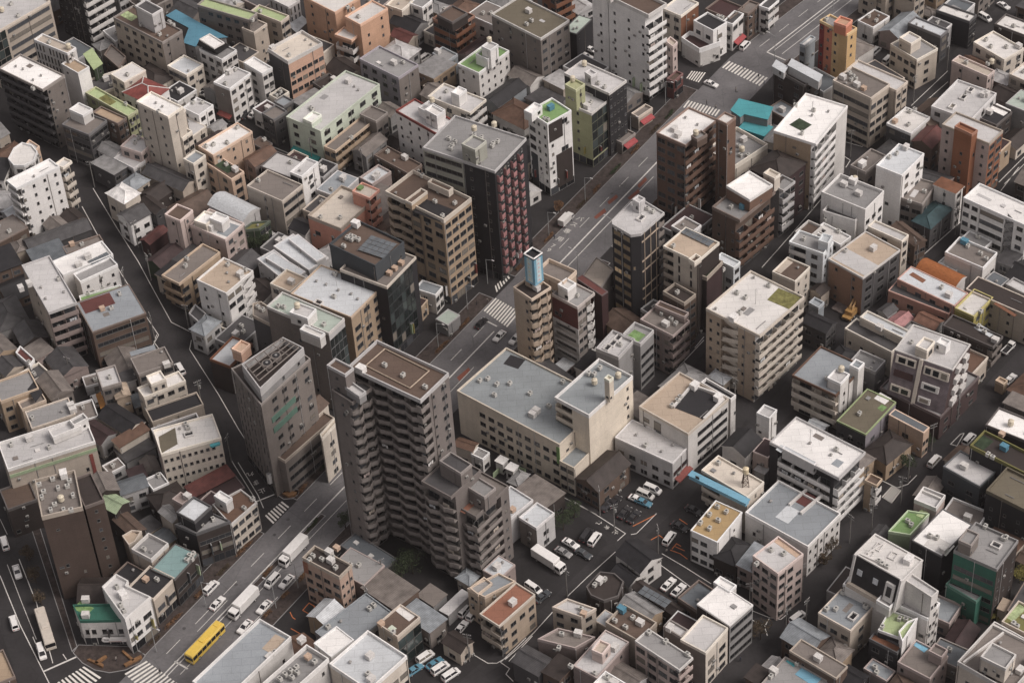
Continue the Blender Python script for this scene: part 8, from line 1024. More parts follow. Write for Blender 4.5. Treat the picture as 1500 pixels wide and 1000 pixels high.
('apartment_building','mauve mansard building with dark red brick side, right',103.04,-34.96,0.83,[([(-12.5,-0.7),(0.3,-12.6),(12.5,0.7),(-0.3,12.6)],0,8.0,'brick','gray','_;w3;-;-',0,{}),([(-2.5,-4.5),(0.0,-1.4),(-2.3,0.5),(-4.9,-2.5)],19.27,22.9,'cream','lgray','w1;-;-;w1',0,{}),([(2.5,-2.9),(4.0,-1.1),(2.0,0.7),(0.5,-1.1)],19.27,22.3,'white','white','_;-;-;_',0,{})],[([(-11.2,-2.7),(1.3,-11.5),(9.2,-0.2),(-3.3,8.6)],7.54,[(-9.4,-0.1),(3.2,-8.8),(9.2,-0.2),(-3.3,8.6)],19.82,'mauve','lgray',[(0,0.44,0.5,0,1,'cream',0.5),(0,0.05,0.4,0.76,0.93,'cream',0.4),(0,0.1,0.22,0.79,0.9,'pane',0.45),(0,0.26,0.37,0.79,0.9,'pane',0.45),(0,0.06,0.38,0.46,0.6,'maroon',0.3),(0,0.05,0.4,0.12,0.27,'cream',0.4),(0,0.08,0.2,0.14,0.24,'pane',0.45),(0,0.24,0.36,0.14,0.24,'pane',0.45),(0,0.54,0.97,0.72,0.9,'cream',0.4),(0,0.57,0.66,0.75,0.87,'pane',0.45),(0,0.7,0.8,0.75,0.87,'pane',0.45),(0,0.84,0.94,0.75,0.87,'pane',0.45),(0,0.55,0.85,0.4,0.54,'offw',0.5),(0,0.6,0.8,0.43,0.51,'pane',0.55),(0,0.54,0.75,0.1,0.22,'offw',0.5),(0,0.57,0.72,0.12,0.2,'pane',0.55),(1,0.2,0.4,0.05,0.16999999999999998,'offw',0.9),(1,0.2,0.4,0.3,0.42,'offw',0.9),(1,0.2,0.4,0.55,0.67,'offw',0.9),(1,0.2,0.4,0.8,0.92,'offw',0.9),(1,0.6,0.8,0.05,0.16999999999999998,'offw',0.9),(1,0.6,0.8,0.3,0.42,'offw',0.9),(1,0.6,0.8,0.55,0.67,'offw',0.9),(1,0.6,0.8,0.8,0.92,'offw',0.9)],0,'brick')],[('ac',(-4.9,2.2),19.22,None)],{}),
('house','olive brown roof with lime green edge and white tarpaulin, right',85.69,-44.49,0.85,[([(-1.5,-8.0),(7.7,2.5),(1.5,8.0),(-7.7,-2.5)],0,8.7,'dgray','olive2','w2;-;-;w3',['lav',None,None,None],{'par':0.3,'pc':'lgreen'})],[],[('patch',[(4.9,2.2),(6.9,4.1),(4.5,6.6),(2.6,4.6)],8.36,'white'),('patch',[(3.9,-0.2),(5.3,1.1),(4.2,2.3),(2.8,1.0)],8.36,'green'),('ac',(-1.9,-0.8),8.36,None)],{}),
('house','dark brown hip roofed house with garden, right',89.44,-54.56,0.71,[([(-1.4,-5.7),(5.8,0.5),(1.4,5.7),(-5.8,-0.5)],0,6.8,'tan','dkbrown','w2;-;-;w2',0,{'rt':'hip'})],[],[],{}),
('house','peach house with slate grey roof behind brown hip roof',95.42,-48.89,2.36,[([(2.7,-4.5),(4.5,-2.7),(-2.7,4.5),(-4.5,2.7)],0,8.7,'peach2','slate2','w2;-;-;w1',0,{'par':0.1})],[],[],{}),
('apartment_building','white banded apartment with black walls and white roof, right',70.14,-65.39,2.39,[([(3.5,-10.7),(10.9,-2.8),(-3.5,10.7),(-10.9,2.8)],0,18.6,'char','white','b3;-;-;0.12:-|0.76:k|-',0,{'pc':'lgray','bc':'white'}),([(-1.7,-6.1),(-0.9,-5.3),(-7.5,1.0),(-8.3,0.1)],15.55,18.9,'lgray','lbgray','_;-;-;_',0,{'par':0.1})],[],[('ant',(-1.5,1.7),17.98,None),('vent',(-1.5,1.7),17.98,None),('vent',(2.8,-2.7),17.98,None),('patch',[(3.9,-6.8),(5.5,-5.1),(4.0,-3.8),(2.4,-5.4)],17.98,'bgray'),('patch',[(-8.7,-0.5),(-7.2,1.0),(-8.3,2.2),(-9.8,0.7)],17.98,'lbgray')],{}),
('house','narrow brown house at the crossing right of banded apartment',83.28,-68.9,2.45,[([(0.4,-2.1),(2.1,0.0),(-0.4,2.1),(-2.1,-0.0)],0,9.9,'tan','brown','b1;-;-;_',0,{})],[],[],{}),
('house','dark slate house with grey flat roof on the right street',106.02,-69.38,2.34,[([(1.1,-6.2),(6.1,-1.3),(-1.1,6.2),(-6.1,1.3)],0,11.8,'slate','lgray','w2;-;-;w2',0,{'par':0.4})],[],[('boxw',(4.9,1.3),11.36,None),('boxw',(5.6,0.6),11.36,None),('ac',(4.2,2.0),11.36,None),('patch',[(3.1,-3.7),(5.8,-0.9),(4.0,0.8),(1.3,-2.0)],11.36,'lgray')],{}),
('apartment_building','black building with mossy roof and olive rim at the right edge',115.58,-82.24,2.4,[([(2.1,-8.3),(8.4,-1.4),(-2.1,8.3),(-8.4,1.4)],0,16.1,'char','olive2','_;-;-;s4',0,{'par':0.8,'pc':'olive2'})],[],[],{}),
('apartment_building','black building with weedy roof and olive rim, behind slate house',114.92,-69.73,2.37,[([(4.2,-8.4),(8.5,-3.8),(-4.2,8.4),(-8.5,3.8)],0,16.1,'char','dkbrown','_;-;-;s3',0,{'par':0.8,'pc':'olive'})],[],[('patch',[(-5.6,2.5),(-2.6,5.2),(-4.6,7.5),(-7.6,4.8)],15.3,'dgreen2'),('ac',(-5.0,0.5),15.3,None),('ac',(-4.1,-0.5),15.3,None),('boxblue',(-0.8,2.2),15.3,None),('boxp',(-0.4,6.8),15.3,None)],{}),
('warehouse','white roof hall with yellow roof tank at the right edge',119.39,-58.88,2.48,[([(3.1,-6.9),(7.5,-1.3),(-3.1,6.9),(-7.5,1.3)],0,14.2,'dkbrown','white','_;-;-;_',0,{'par':0.5})],[],[('tank',(-1.6,0.7),13.74,None)],{}),
('warehouse','taupe pitched roof at the right edge behind white roof hall',123.43,-50.38,-0.7,[([(2.2,-4.9),(5.2,-1.3),(-2.2,4.9),(-5.2,1.3)],0,13.0,'taupe','taupe','_;-;-;_',0,{'rt':'mono'})],[],[],{}),
('house','small white rimmed roof with pink wall at the crossing, right',95.38,-75.98,2.51,[([(0.8,-3.6),(3.7,0.3),(-0.8,3.6),(-3.7,-0.3)],0,9.9,'pink','lgray','_;-;-;_',0,{'par':1.0,'pc':'white'})],[],[('wallx',[(-1.7,2.8),(2.7,-0.7),(3.0,-0.3),(-1.4,3.1)],8.9,None)],{}),
('kiosk','tan awning shelter on the pavement at the right edge',122.07,-31.8,2.35,[([(0.2,-1.5),(1.5,-0.2),(-0.2,1.5),(-1.5,0.2)],0,3.7,'tan','tan2','_;-;-;_',0,{})],[],[],{}),
('shop_building','white corner building with L-shaped roof at the lower left junction',-93.02,-89.36,-1.04,[([(0.8,-8.8),(6.2,-2.6),(0.2,1.5),(0.6,2.9),(-2.4,5.3),(-5.3,1.6)],0,12.4,'white','lgray','0.5:w2|W1;-;s2;-;-;_',0,{'par':0.8,'pc':'white','sf':1})],[],[('boxw',(-0.2,-1.5),11.58,None),('ac',(-0.6,-4.2),11.58,None),('ac',(0.3,-6.0),11.58,None),('ac',(-1.9,1.5),11.58,None)],{}),
('shop_building','white shop with green roof and rounded sign at the lower left junction',-98.81,-92.22,-0.07,[([(-6.8,2.9),(-4.7,-2.1),(6.8,-2.9),(4.7,2.1)],0,8.7,'offw','dgreen','_;W3;-;-',0,{'sf':1,'pc':'dgreen'})],[],[('patch',[(-3.4,-0.2),(-1.9,1.9),(-5.4,4.3),(-6.8,2.2)],8.06,'green'),('box',(-3.9,4.0),8.06,None)],{'signr':1}),
('shop_building','black roofed shop with weathered front on the avenue, lower left',-87.64,-84.63,0.94,[([(-5.3,-0.9),(0.8,-5.3),(5.3,0.9),(-0.8,5.3)],0,9.3,'beige','char','_;W2;-;-',0,{'sf':1})],[],[('boxp',(-1.4,1.0),8.68,None),('ac',(1.2,0.8),8.68,None)],{}),
('shop_building','faded teal roofed dark shop with pipework, lower left',-82.55,-78.67,0.98,[([(0.3,-5.8),(5.5,1.9),(-0.3,5.8),(-5.5,-1.9)],0,9.3,'dkbrown','tealgray','r;-;-;_',0,{'par':0.15,'sf':1})],[],[('ac',(3.5,1.2),9.13,None),('ac',(4.3,1.7),9.13,None),('ac',(4.0,-0.0),9.13,None),('ac',(2.9,-0.2),9.13,None)],{}),
('house','small beige house with deep white roof parapet, lower left',-88.57,-74.2,2.48,[([(0.6,-4.3),(4.3,0.5),(-0.6,4.3),(-4.3,-0.5)],0,10.5,'beige','gray','w1;-;-;_',0,{'par':1.0,'pc':'offw'})],[],[('ac',(-1.4,-0.5),9.52,None)],{}),
('house','brown gable sheds with beige end, lower left block',-94.84,-63.14,2.25,[([(1.1,-4.3),(4.0,-2.0),(-1.1,4.3),(-4.0,2.0)],0,7.4,'dkbrown','brown','_;-;-;_',0,{'rt':'gable'})],[],[],{}),
('house','beige curved roof hut, lower left block',-93.69,-68.32,-1.06,[([(-0.5,-2.6),(0.9,-1.6),(2.2,1.6),(-0.2,2.1),(-2.3,0.5)],0,8.0,'beige','tan2','_;_;-;-;_',0,{})],[],[],{}),
('shop_building','brown low shop front at the bottom left edge',-121.05,-105.91,1.99,[([(-0.5,-5.2),(4.2,-3.1),(0.5,5.2),(-4.2,3.1)],0,8.0,'brown','tan','W2;-;-;_',0,{})],[],[],{}),
('office_building','peach office with cluttered dark roof beside lorries on the avenue',-46.1,-87.11,2.46,[([(2.9,-5.2),(5.7,-1.7),(-2.9,5.2),(-5.7,1.7)],0,14.9,'peach3','dkbrown','s3;-;-;w4',0,{'par':0.8,'pc':'beige'})],[],[('ac',(-4.1,0.9),14.06,None),('ac',(-3.3,2.2),14.06,None),('box',(0.9,0.1),14.06,None),('ac',(2.0,-2.0),14.06,None),('ac',(1.3,1.2),14.06,None),('box',(0.5,2.7),14.06,None),('ac',(-1.2,0.9),14.06,None),('boxp',(2.2,4.0),14.06,None)],{'clad':[(3,9.920000000000002,13.640000000000002,0,0.12,'terra')]}),
('warehouse','low L-shaped blue-grey flat roof, bottom centre-left',-40.6,-99.59,0.74,[([(-2.8,-8.6),(8.8,2.1),(2.8,8.6),(-8.8,-2.1)],0,7.4,'gray','bgray','_;-;-;_',0,{'par':0.4,'pc':'bgray'})],[],[('ac',(3.6,3.5),7.02,None),('ac',(4.6,4.5),7.02,None),('ac',(-5.8,-1.1),7.02,None)],{}),
('office_building','small office with brown slatted roof and green window, bottom centre-left',-30.02,-103.26,0.79,[([(-0.4,-4.8),(4.8,0.5),(0.4,4.8),(-4.8,-0.5)],0,11.1,'beige','brown','g3;-;-;s1',0,{})],[],[('patch',[(2.3,-0.1),(3.9,1.4),(0.6,5.0),(-1.0,3.6)],10.54,'offw'),('patch',[(-1.6,-2.9),(-0.5,-2.0),(-1.6,-0.8),(-2.6,-1.8)],10.54,'mint'),('boxp',(-4.0,-0.8),10.54,None),('ac',(-1.3,-3.5),10.54,None)],{}),
('office_building','large white rimmed building cut by the bottom edge',-36.49,-118.41,0.8,[([(0.1,-8.5),(8.5,0.3),(-0.1,8.5),(-8.5,-0.3)],0,16.1,'cream','lbgray','W4;-;-;_',0,{'par':0.9,'pc':'white'}),([(-31.3,-8.5),(-17.2,8.2),(-24.4,14.2),(-38.5,-2.5)],0.0,16.1,'offw','bgray','_;-;-;_',0,{'pc':'white','par':0.9}),([(-18.4,-10.4),(-8.6,0.2),(-13.5,4.6),(-23.3,-5.9)],0.0,17.3,'offw','gray','_;-;-;_',0,{'pc':'white','par':1.2}),([(-8.3,2.6),(-3.3,7.1),(-7.2,11.4),(-12.2,6.9)],0.0,14.9,'white','white','_;-;-;_',0,{'par':0.3})],[],[('boxp',(-13.1,0.9),16.74,None),('ac',(-18.0,-3.5),16.74,None),('ac',(-16.8,-2.6),16.74,None),('ac',(-19.1,-4.7),16.74,None),('ac',(-15.6,-1.7),16.74,None),('ac',(-16.5,-4.4),16.74,None),('ac',(-15.4,-3.2),16.74,None),('ac',(-11.6,-0.5),16.74,None),('box',(-21.9,3.6),14.26,None),('ac',(-20.9,5.1),14.26,None),('patch',[(-21.5,4.4),(-18.5,8.3),(-20.8,10.0),(-23.7,6.1)],15.2,'tan2'),('vent',(-4.0,0.1),15.2,None),('box',(-14.8,7.1),15.2,None)],{}),
('shed','brown-grey carport roof at foot of the tower',-22.78,-90.18,2.36,[([(0.3,-3.4),(3.4,-0.2),(-0.3,3.4),(-3.4,0.2)],0,4.0,'gray','taupe','_;-;-;_',0,{'par':0})],[],[],{}),
('shed','pale carport canopy beside the brown-grey one',-17.44,-92.93,0.83,[([(-1.7,-3.6),(3.5,2.1),(1.7,3.6),(-3.5,-2.1)],0,4.0,'gray','lgray','_;-;-;_',0,{'par':0})],[],[],{}),
('apartment_building','tan building with terracotta tiled roof terrace, bottom centre',-5.29,-100.79,0.8,[([(-2.2,-6.4),(6.4,2.3),(2.2,6.4),(-6.4,-2.3)],0,11.1,'tan2','terra','w4;-;-;b2',0,{'par':0.5,'pc':'cream','bc':'beige'}),([(-5.1,3.2),(2.1,7.3),(-1.6,10.2),(-8.9,6.1)],0.0,10.5,'tan2','bgray','_;-;-;s2',0,{}),([(-6.6,3.9),(-3.2,7.0),(-5.0,9.0),(-8.4,6.0)],0.0,10.8,'tan2','gray','_;-;-;_',0,{})],[],[],{}),
('shed','low slate grey podium roof at foot of the tallest tower',-37.44,-75.37,2.38,[([(3.2,-6.6),(6.8,-2.9),(-3.2,6.6),(-6.8,2.9)],0,4.3,'dgray','slate2','_;-;-;_',0,{'par':0.3})],[],[],{}),
('house','pale grey house with two stepped flat roofs beside the tower, centre',2.88,-71.48,0.78,[([(-0.3,-4.2),(4.2,0.3),(0.3,4.2),(-4.2,-0.3)],0,8.7,'lgray','lbgray','w1;-;-;s1',[None,None,None,'taupe'],{}),([(-6.2,-0.6),(-0.6,4.8),(-5.7,10.0),(-11.3,4.6)],0.0,9.0,'lgray','lbgray','_;-;-;_',0,{})],[],[('boxp',(-5.6,2.0),8.37,None),('vent',(-2.3,-1.1),8.06,None)],{}),
('house','black gabled house with white gable wall, lower centre',25.86,-84.6,2.25,[([(-0.1,-5.3),(5.2,-1.0),(0.1,5.3),(-5.2,1.0)],0,7.4,'offw','char','w1;-;-;_',0,{'rt':'gable'}),([(-3.0,-7.3),(0.7,-4.2),(-3.1,0.2),(-6.8,-2.9)],0.0,4.9,'offw','char','_;-;-;_',0,{'rt':'gable'})],[],[],{}),
('house','round dark brown tiled house with laundry roof, lower centre',17.35,-94.79,-2.25,[([(-3.5,-2.3),(-0.7,-4.3),(2.7,-3.2),(4.3,1.1),(2.4,3.8),(-0.9,4.6),(-4.4,0.3)],0,8.0,'dkbrown','dkbrown','_;_;_;-;-;-;_',0,{})],[],[('box',(-1.1,1.6),7.44,None),('ac',(-2.4,0.6),7.44,None),('ac',(-0.0,2.1),7.44,None)],{}),
('warehouse','dark shed with solar panels on its roof, lower centre',29.22,-97.61,2.32,[([(3.4,-5.7),(5.5,-3.8),(-3.4,5.7),(-5.5,3.8)],0,6.2,'dkbrown','dkbrown','_;-;-;_',0,{'rt':'gable'})],[],[('solar',[(1.1,-4.7),(2.9,-2.7),(-2.9,2.6),(-4.7,0.6)],7.13,None)],{}),
('office_building','white flat roofed block with brown side, lower right of centre',43.38,-107.21,2.32,[([(0.3,-6.3),(6.2,-0.7),(-0.3,6.3),(-6.2,0.7)],0,13.0,'dkbrown','white','r;-;-;_',['gray',None,None,None],{'par':0.25,'pc':'white'}),([(1.5,3.4),(3.2,5.2),(-0.1,8.3),(-1.8,6.6)],0.0,13.3,'offw','white','_;-;-;_',0,{})],[],[],{}),
('apartment_building','cream block with grey notched roof, lower right of centre',37.89,-114.72,0.87,[([(-0.3,-5.5),(5.4,1.2),(0.3,5.5),(-5.4,-1.2)],0,12.4,'cream','lgray','W2;-;-;_',[None,None,None,'taupe'],{}),([(-5.2,-0.5),(-3.4,1.4),(-7.1,4.8),(-8.8,2.9)],0.0,12.4,'taupe','lgray','_;-;-;_',0,{})],[],[('box',(-7.4,2.2),11.78,None)],{}),
('house','pale grey flat roofed house on the lower centre lane',9.73,-102.23,-0.52,[([(1.4,-2.9),(4.9,-0.7),(-1.4,2.9),(-4.9,0.7)],0,9.9,'beige','lgray','w1;-;-;w2',0,{})],[],[('boxp',(2.0,-2.1),9.3,None),('ac',(1.5,-0.4),9.3,None)],{}),
('house','building with bare steel roof terrace and clutter, lower centre',22.19,-107.76,2.41,[([(1.2,-5.6),(5.7,-0.6),(-1.2,5.6),(-5.7,0.6)],0,9.9,'beige','brown','_;-;-;_',0,{'par':0.9,'pc':'beige'})],[],[('boxblue',(-1.8,4.0),9.0,None),('ac',(-3.6,1.1),9.0,None),('ac',(-1.4,-1.0),9.0,None),('box',(2.0,-0.2),9.0,None),('ac',(0.5,1.6),9.0,None)],{}),
('apartment_building','pink tiled block with grey gravel roof and window ledges, bottom right of centre',28.52,-118.84,2.34,[([(2.8,-6.2),(6.1,-3.0),(-2.8,6.2),(-6.1,3.0)],0,13.0,'pink','gray','b2;-;-;W4',0,{'par':0.5,'pc':'offw','bc':'pink'})],[],[('ac',(0.6,2.1),12.5,None),('ac',(-2.8,5.0),12.5,None),('ac',(5.0,-2.0),12.5,None)],{}),
('house','taupe roof terrace house, bottom lane corner',7.44,-109.34,2.74,[([(1.7,-3.1),(6.4,-0.3),(-1.7,3.1),(-6.4,0.3)],0,8.0,'pink2','taupe','_;-;-;_',0,{'par':0.6})],[],[('ac',(-1.9,-2.8),7.44,None),('box',(2.7,0.8),7.44,None),('ac',(-1.0,1.2),7.44,None)],{}),
('apartment_building','brown-pink block with mossy grey terrace and stair hut, bottom centre',14.79,-116.25,0.88,[([(-1.5,-6.8),(6.4,2.8),(1.5,6.8),(-6.4,-2.8)],0,9.9,'pink2','lgray','s2;-;-;_',0,{'par':0.4}),([(0.1,-2.8),(2.1,-0.1),(-0.1,1.5),(-2.1,-1.3)],9.35,13.0,'pink','beige','s1;-;-;_',0,{})],[],[('ac',(-7.0,-3.1),9.5,None),('ac',(-1.9,-5.6),9.5,None)],{}),
('house','dark grey gable house at the bottom lane',-0.49,-114.07,2.44,[([(1.0,-4.3),(4.4,-0.2),(-1.0,4.3),(-4.4,0.2)],0,7.4,'dgray','dgray','_;-;-;_',0,{'rt':'gable'})],[],[],{}),
('house','white flat roof at the bottom edge, centre right',16.06,-124.82,-0.74,[([(0.7,-3.6),(3.6,-0.4),(-0.7,3.6),(-3.6,0.4)],0,9.9,'offw','offw','_;-;-;_',0,{})],[],[('ac',(-0.5,1.8),9.3,None)],{}),
('office_building','white office with tan roof and skylights by the orange-lined car park',44.69,-79.3,0.91,[([(-0.6,-6.7),(6.3,2.3),(0.6,6.7),(-6.3,-2.3)],0,10.5,'white','ochre','_;-;-;w3',0,{'par':0.3})],[],[('ac',(0.7,4.4),10.22,None),('ac',(2.6,2.5),10.22,None),('ac',(-1.4,2.0),10.22,None),('ac',(0.4,0.0),10.22,None),('ac',(-3.8,-0.4),10.22,None),('ac',(-1.9,-2.4),10.22,None)],{}),
('house','black hip roofed house beside tan roofed office',48.0,-84.88,0.92,[([(0.1,-4.8),(4.7,1.2),(-0.1,4.8),(-4.7,-1.2)],0,6.8,'dkbrown','char','w2;-;-;w2',0,{'rt':'hip'})],[],[],{}),
('apartment_building','pinkish beige apartment with peach roof strip, lower right',56.71,-96.26,0.69,[([(-0.8,-5.7),(5.7,-0.3),(0.8,5.7),(-5.7,0.3)],0,16.1,'pink','lgray','w3;-;-;w3',0,{'par':0.6})],[],[('patch',[(4.0,-0.8),(5.5,0.4),(1.2,5.7),(-0.3,4.5)],15.5,'peach2'),('ac',(-5.2,-2.3),15.5,None)],{}),
('apartment_building','white framed building with steep black roof faces, lower right',79.6,-102.19,0.9,[([(-9.3,-2.5),(-0.4,-9.7),(9.3,2.5),(0.4,9.7)],0,14.2,'offw','gray','s1;s2;-;-',0,{}),([(7.5,-14.4),(11.0,-10.1),(4.8,-5.0),(1.2,-9.4)],0.0,14.2,'offw','lgray','s3;-;-;_',0,{}),([(7.9,-14.2),(9.7,-12.6),(4.8,-6.9),(3.0,-8.6)],0.0,21.1,'offw','lgray','s2;-;-;_',0,{'pc':'offw'}),([(-0.6,-11.8),(1.5,-9.6),(-1.0,-7.2),(-3.1,-9.4)],12.45,15.8,'offw','offw','_;-;-;_',0,{'par':0.8})],[([(-8.2,-2.5),(0.9,-11.4),(7.7,-4.4),(-1.4,4.5)],13.74,[(-6.8,-1.0),(2.3,-9.9),(7.7,-4.4),(-1.4,4.5)],22.3,'char','offw',[(0,0.12,0.22,0.45,0.62,'lbgray',0.15),(0,0.45,0.55,0.45,0.62,'lbgray',0.15),(0,0.72,0.9,0.2,0.75,'offw',0.6),(0,0.76,0.86,0.35,0.65,'pane',0.65),(0,0,0.7,0,0.12,'beige',0.9),(0,0.0,0.04,0,1,'offw',0.5),(0,0.96,1,0,1,'offw',0.5)],0,'offw')],[('well',(-1.3,0.6),21.7,None),('well',(1.4,-2.4),21.7,None),('well',(-3.7,-1.4),21.7,None),('boxw',(4.5,-4.4),21.7,None),('ac',(-2.0,-3.7),21.7,None),('ac',(-1.4,-4.6),21.7,None),('ac',(-0.5,-5.5),21.7,None),('wallx',[(-5.8,-1.4),(-0.9,-5.2),(-0.6,-4.9),(-5.5,-1.0)],21.7,None),('wallx',[(0.4,1.9),(-4.2,-1.1),(-4.0,-1.4),(0.5,1.6)],21.7,None)],{}),
('office_building','grey office with brown framed skylight, lower right',70.2,-109.66,-2.33,[([(0.1,-6.2),(6.2,0.3),(-0.1,6.2),(-6.2,-0.3)],0,11.1,'beige','bgray','w1;-;-;w3',0,{'par':0.4})],[],[('well',(1.3,-2.1),10.74,None),('ac',(0.2,5.0),10.74,None),('ac',(4.5,0.3),10.74,None),('ac',(-4.2,0.5),10.74,None)],{}),
('house','white house with lime green roof and dark brick front, lower right',80.43,-116.04,1.02,[([(0.8,-4.4),(4.3,1.2),(-0.8,4.4),(-4.3,-1.2)],0,12.4,'white','lgreen','_;-;-;_',[None,None,None,'char'],{'par':0.5}),([(0.1,-6.2),(4.6,0.2),(2.2,-0.7),(-0.2,-3.3)],0.0,13.9,'white','lgreen','_;-;-;_',0,{}),([(-0.9,-6.5),(0.6,-4.7),(-4.8,-0.1),(-6.3,-1.9)],0.0,10.5,'char','rust','_;-;-;w2',0,{})],[],[('ac',(0.9,1.5),11.88,None),('ac',(2.2,1.1),11.88,None),('ac',(-3.3,-0.5),11.88,None)],{}),
('house','taupe roofed house with blue tarpaulin, bottom right',84.93,-124.27,2.43,[([(0.5,-5.6),(5.6,0.3),(-0.5,5.6),(-5.6,-0.3)],0,9.9,'pink2','taupe','s2;-;-;_',0,{}),([(3.5,-2.2),(5.2,-0.2),(2.8,1.9),(1.1,-0.1)],9.35,12.7,'pink2','taupe','_;-;-;_',0,{})],[],[('patch',[(0.7,2.2),(1.9,3.3),(-0.1,5.6),(-1.3,4.6)],9.3,'sky')],{}),
('house','pale green house with grass-green roof by the crossing, right',89.55,-81.75,0.84,[([(-0.4,-3.9),(5.2,2.3),(0.4,3.9),(-5.2,-2.3)],0,8.0,'lgreen2','green','_;-;-;_',['offw',None,None,None],{})],[],[('ac',(-0.2,0.5),7.44,None),('ac',(0.4,-0.8),7.44,None),('patch',[(3.4,1.4),(5.3,3.4),(3.9,4.6),(2.1,2.5)],7.44,'lgreen')],{}),
('warehouse','building with shining white metal roofs, right',95.37,-90.26,0.8,[([(-1.5,-7.4),(7.3,1.7),(1.5,7.4),(-7.3,-1.7)],0,13.0,'char','white','_;-;-;_',0,{'par':0.15})],[],[('patch',[(-0.5,-7.2),(2.1,-4.3),(-2.1,-0.4),(-4.8,-3.3)],12.85,'offw'),('box',(-0.7,-5.8),12.85,None),('ac',(-3.1,-1.1),12.85,None),('ac',(-1.6,-1.8),12.85,None)],{}),
('office_building','teal green walled building with grey roof and hut, right',102.81,-100.73,2.47,[([(0.9,-7.3),(7.4,0.8),(-0.9,7.3),(-7.4,-0.8)],0,19.2,'dgreen','gray','s3;-;-;r',['dkbrown',None,None,None],{'par':0.7,'pc':'gray'}),([(-4.3,-3.1),(-1.8,0.2),(-4.2,2.1),(-6.7,-1.2)],18.65,22.9,'taupe','gray','_;-;-;_',0,{}),([(-2.8,-7.2),(-0.4,-4.8),(-6.1,1.0),(-8.5,-1.3)],0.0,8.7,'dgreen','gray','_;-;-;_',0,{})],[],[('ac',(1.0,5.8),18.5,None),('ac',(4.3,1.8),18.5,None),('ac',(4.9,2.0),18.5,None),('well',(2.3,0.1),18.5,None)],{}),
('apartment_building','beige stepped apartment with inner roof walls, bottom right corner',100.65,-130.13,0.8,[([(-0.3,-9.8),(9.8,0.6),(0.3,9.8),(-9.8,-0.6)],0,16.1,'cream','taupe','_;-;-;w2',0,{'par':1.0,'pc':'offw'}),([(-1.2,-7.0),(1.8,-3.4),(-2.6,0.4),(-5.7,-3.2)],15.55,20.4,'cream','gray','_;-;-;s2',0,{'pc':'offw','par':0.6})],[],[('wallx',[(-8.5,-0.9),(1.8,6.7),(1.6,7.0),(-8.7,-0.5)],15.1,None),('wallx',[(-0.4,9.1),(9.0,1.1),(9.3,1.4),(-0.1,9.5)],15.1,None),('patch',[(-3.1,-6.0),(-0.9,-4.2),(-3.6,-0.8),(-5.9,-2.7)],15.1,'char')],{}),
('house','overgrown green terrace at the right edge, bottom right',108.63,-117.55,2.42,[([(0.4,-5.3),(5.3,0.3),(-0.4,5.3),(-5.3,-0.3)],0,13.0,'beige','olive','_;-;-;_',0,{})],[],[('patch',[(-2.7,-0.2),(1.0,3.3),(-0.3,4.8),(-4.1,1.2)],12.4,'lgreen'),('ac',(-2.9,-1.1),12.4,None),('ac',(-2.3,-1.9),12.4,None)],{}),
('shed','dark rust red low roof, bottom right yard',96.2,-113.0,0.94,[([(0.0,-4.4),(4.2,1.3),(-0.0,4.4),(-4.2,-1.3)],0,4.3,'maroon3','maroon3','_;-;-;_',0,{'rt':'gable'})],[],[],{}),
('house','black gable house at the bottom edge, lower right',69.6,-124.87,2.39,[([(0.3,-3.3),(3.3,-0.0),(-0.3,3.3),(-3.3,0.0)],0,6.8,'char','char','_;-;-;_',0,{'rt':'gable'})],[],[],{}),
('shop_building','long brown flat roof with turquoise tarpaulin annex, bottom right',62.28,-122.03,2.37,[([(3.0,-5.9),(6.0,-2.8),(-3.0,5.9),(-6.0,2.8)],0,9.9,'brown','taupe','_;-;-;_',0,{'par':0.4,'pc':'beige'}),([(-3.7,-12.8),(2.9,-5.4),(-6.8,3.3),(-13.4,-4.2)],0.0,7.4,'taupe','gray','_;-;-;_',0,{})],[],[('patch',[(-1.7,-5.2),(0.6,-3.0),(-3.0,0.8),(-5.3,-1.5)],6.82,'sky'),('box',(-9.9,-0.7),6.82,None),('ac',(-10.7,-2.0),6.82,None),('ac',(-3.9,1.6),6.82,None),('ac',(-4.4,1.1),6.82,None),('patch',[(-5.3,0.6),(-4.2,1.6),(-5.7,3.3),(-6.8,2.4)],6.82,'teal2')],{}),
('shed','small beige shed right of teal green building',107.16,-106.44,0.96,[([(-0.1,-2.0),(1.8,0.8),(0.1,2.0),(-1.8,-0.8)],0,4.9,'beige','tan2','_;-;-;_',0,{'par':0})],[],[],{})]
def front_sign(root, a, b, L, ang):
    # rounded white name board over the shop front
    w, h = 6.0, 1.3; k = MB(); N = 8; pts = []
    for c, s in ((w / 2 - h / 2, -1), (-w / 2 + h / 2, 1)):
        for i in range(N + 1):
            t = -math.pi / 2 + math.pi * i / N
            x = c + (h / 2) * math.cos(t) * -s; z = (h / 2) * math.sin(t) * -s; pts.append((x, z))
    f = [(x, -1.0, 2.7 + z) for x, z in pts]; r = [(x, -.6, 2.7 + z) for x, z in pts]; m = mat('paint', 'white')
    k.face(f, m); k.face(r[::-1], m)
    for i in range(len(f)): j = (i + 1) % len(f); k.face([f[j], f[i], r[i], r[j]], m)
    o = build(k, 'name_board', root, (*lerp(a, b, .62), 0), ang)
    s = MB(); s.box(-1.4, 1.6, -1.02, -1.0, 2.15, 2.3, mat('paint', 'red2'))
    for i, x in enumerate((-2.3, -2.0, -1.72, -1.4)): s.box(x, x + (.12 if i % 2 else .18), -1.02, -1.0, 2.6, 3.05, mat('paint', 'char'))
    build(s, 'lettering', o)

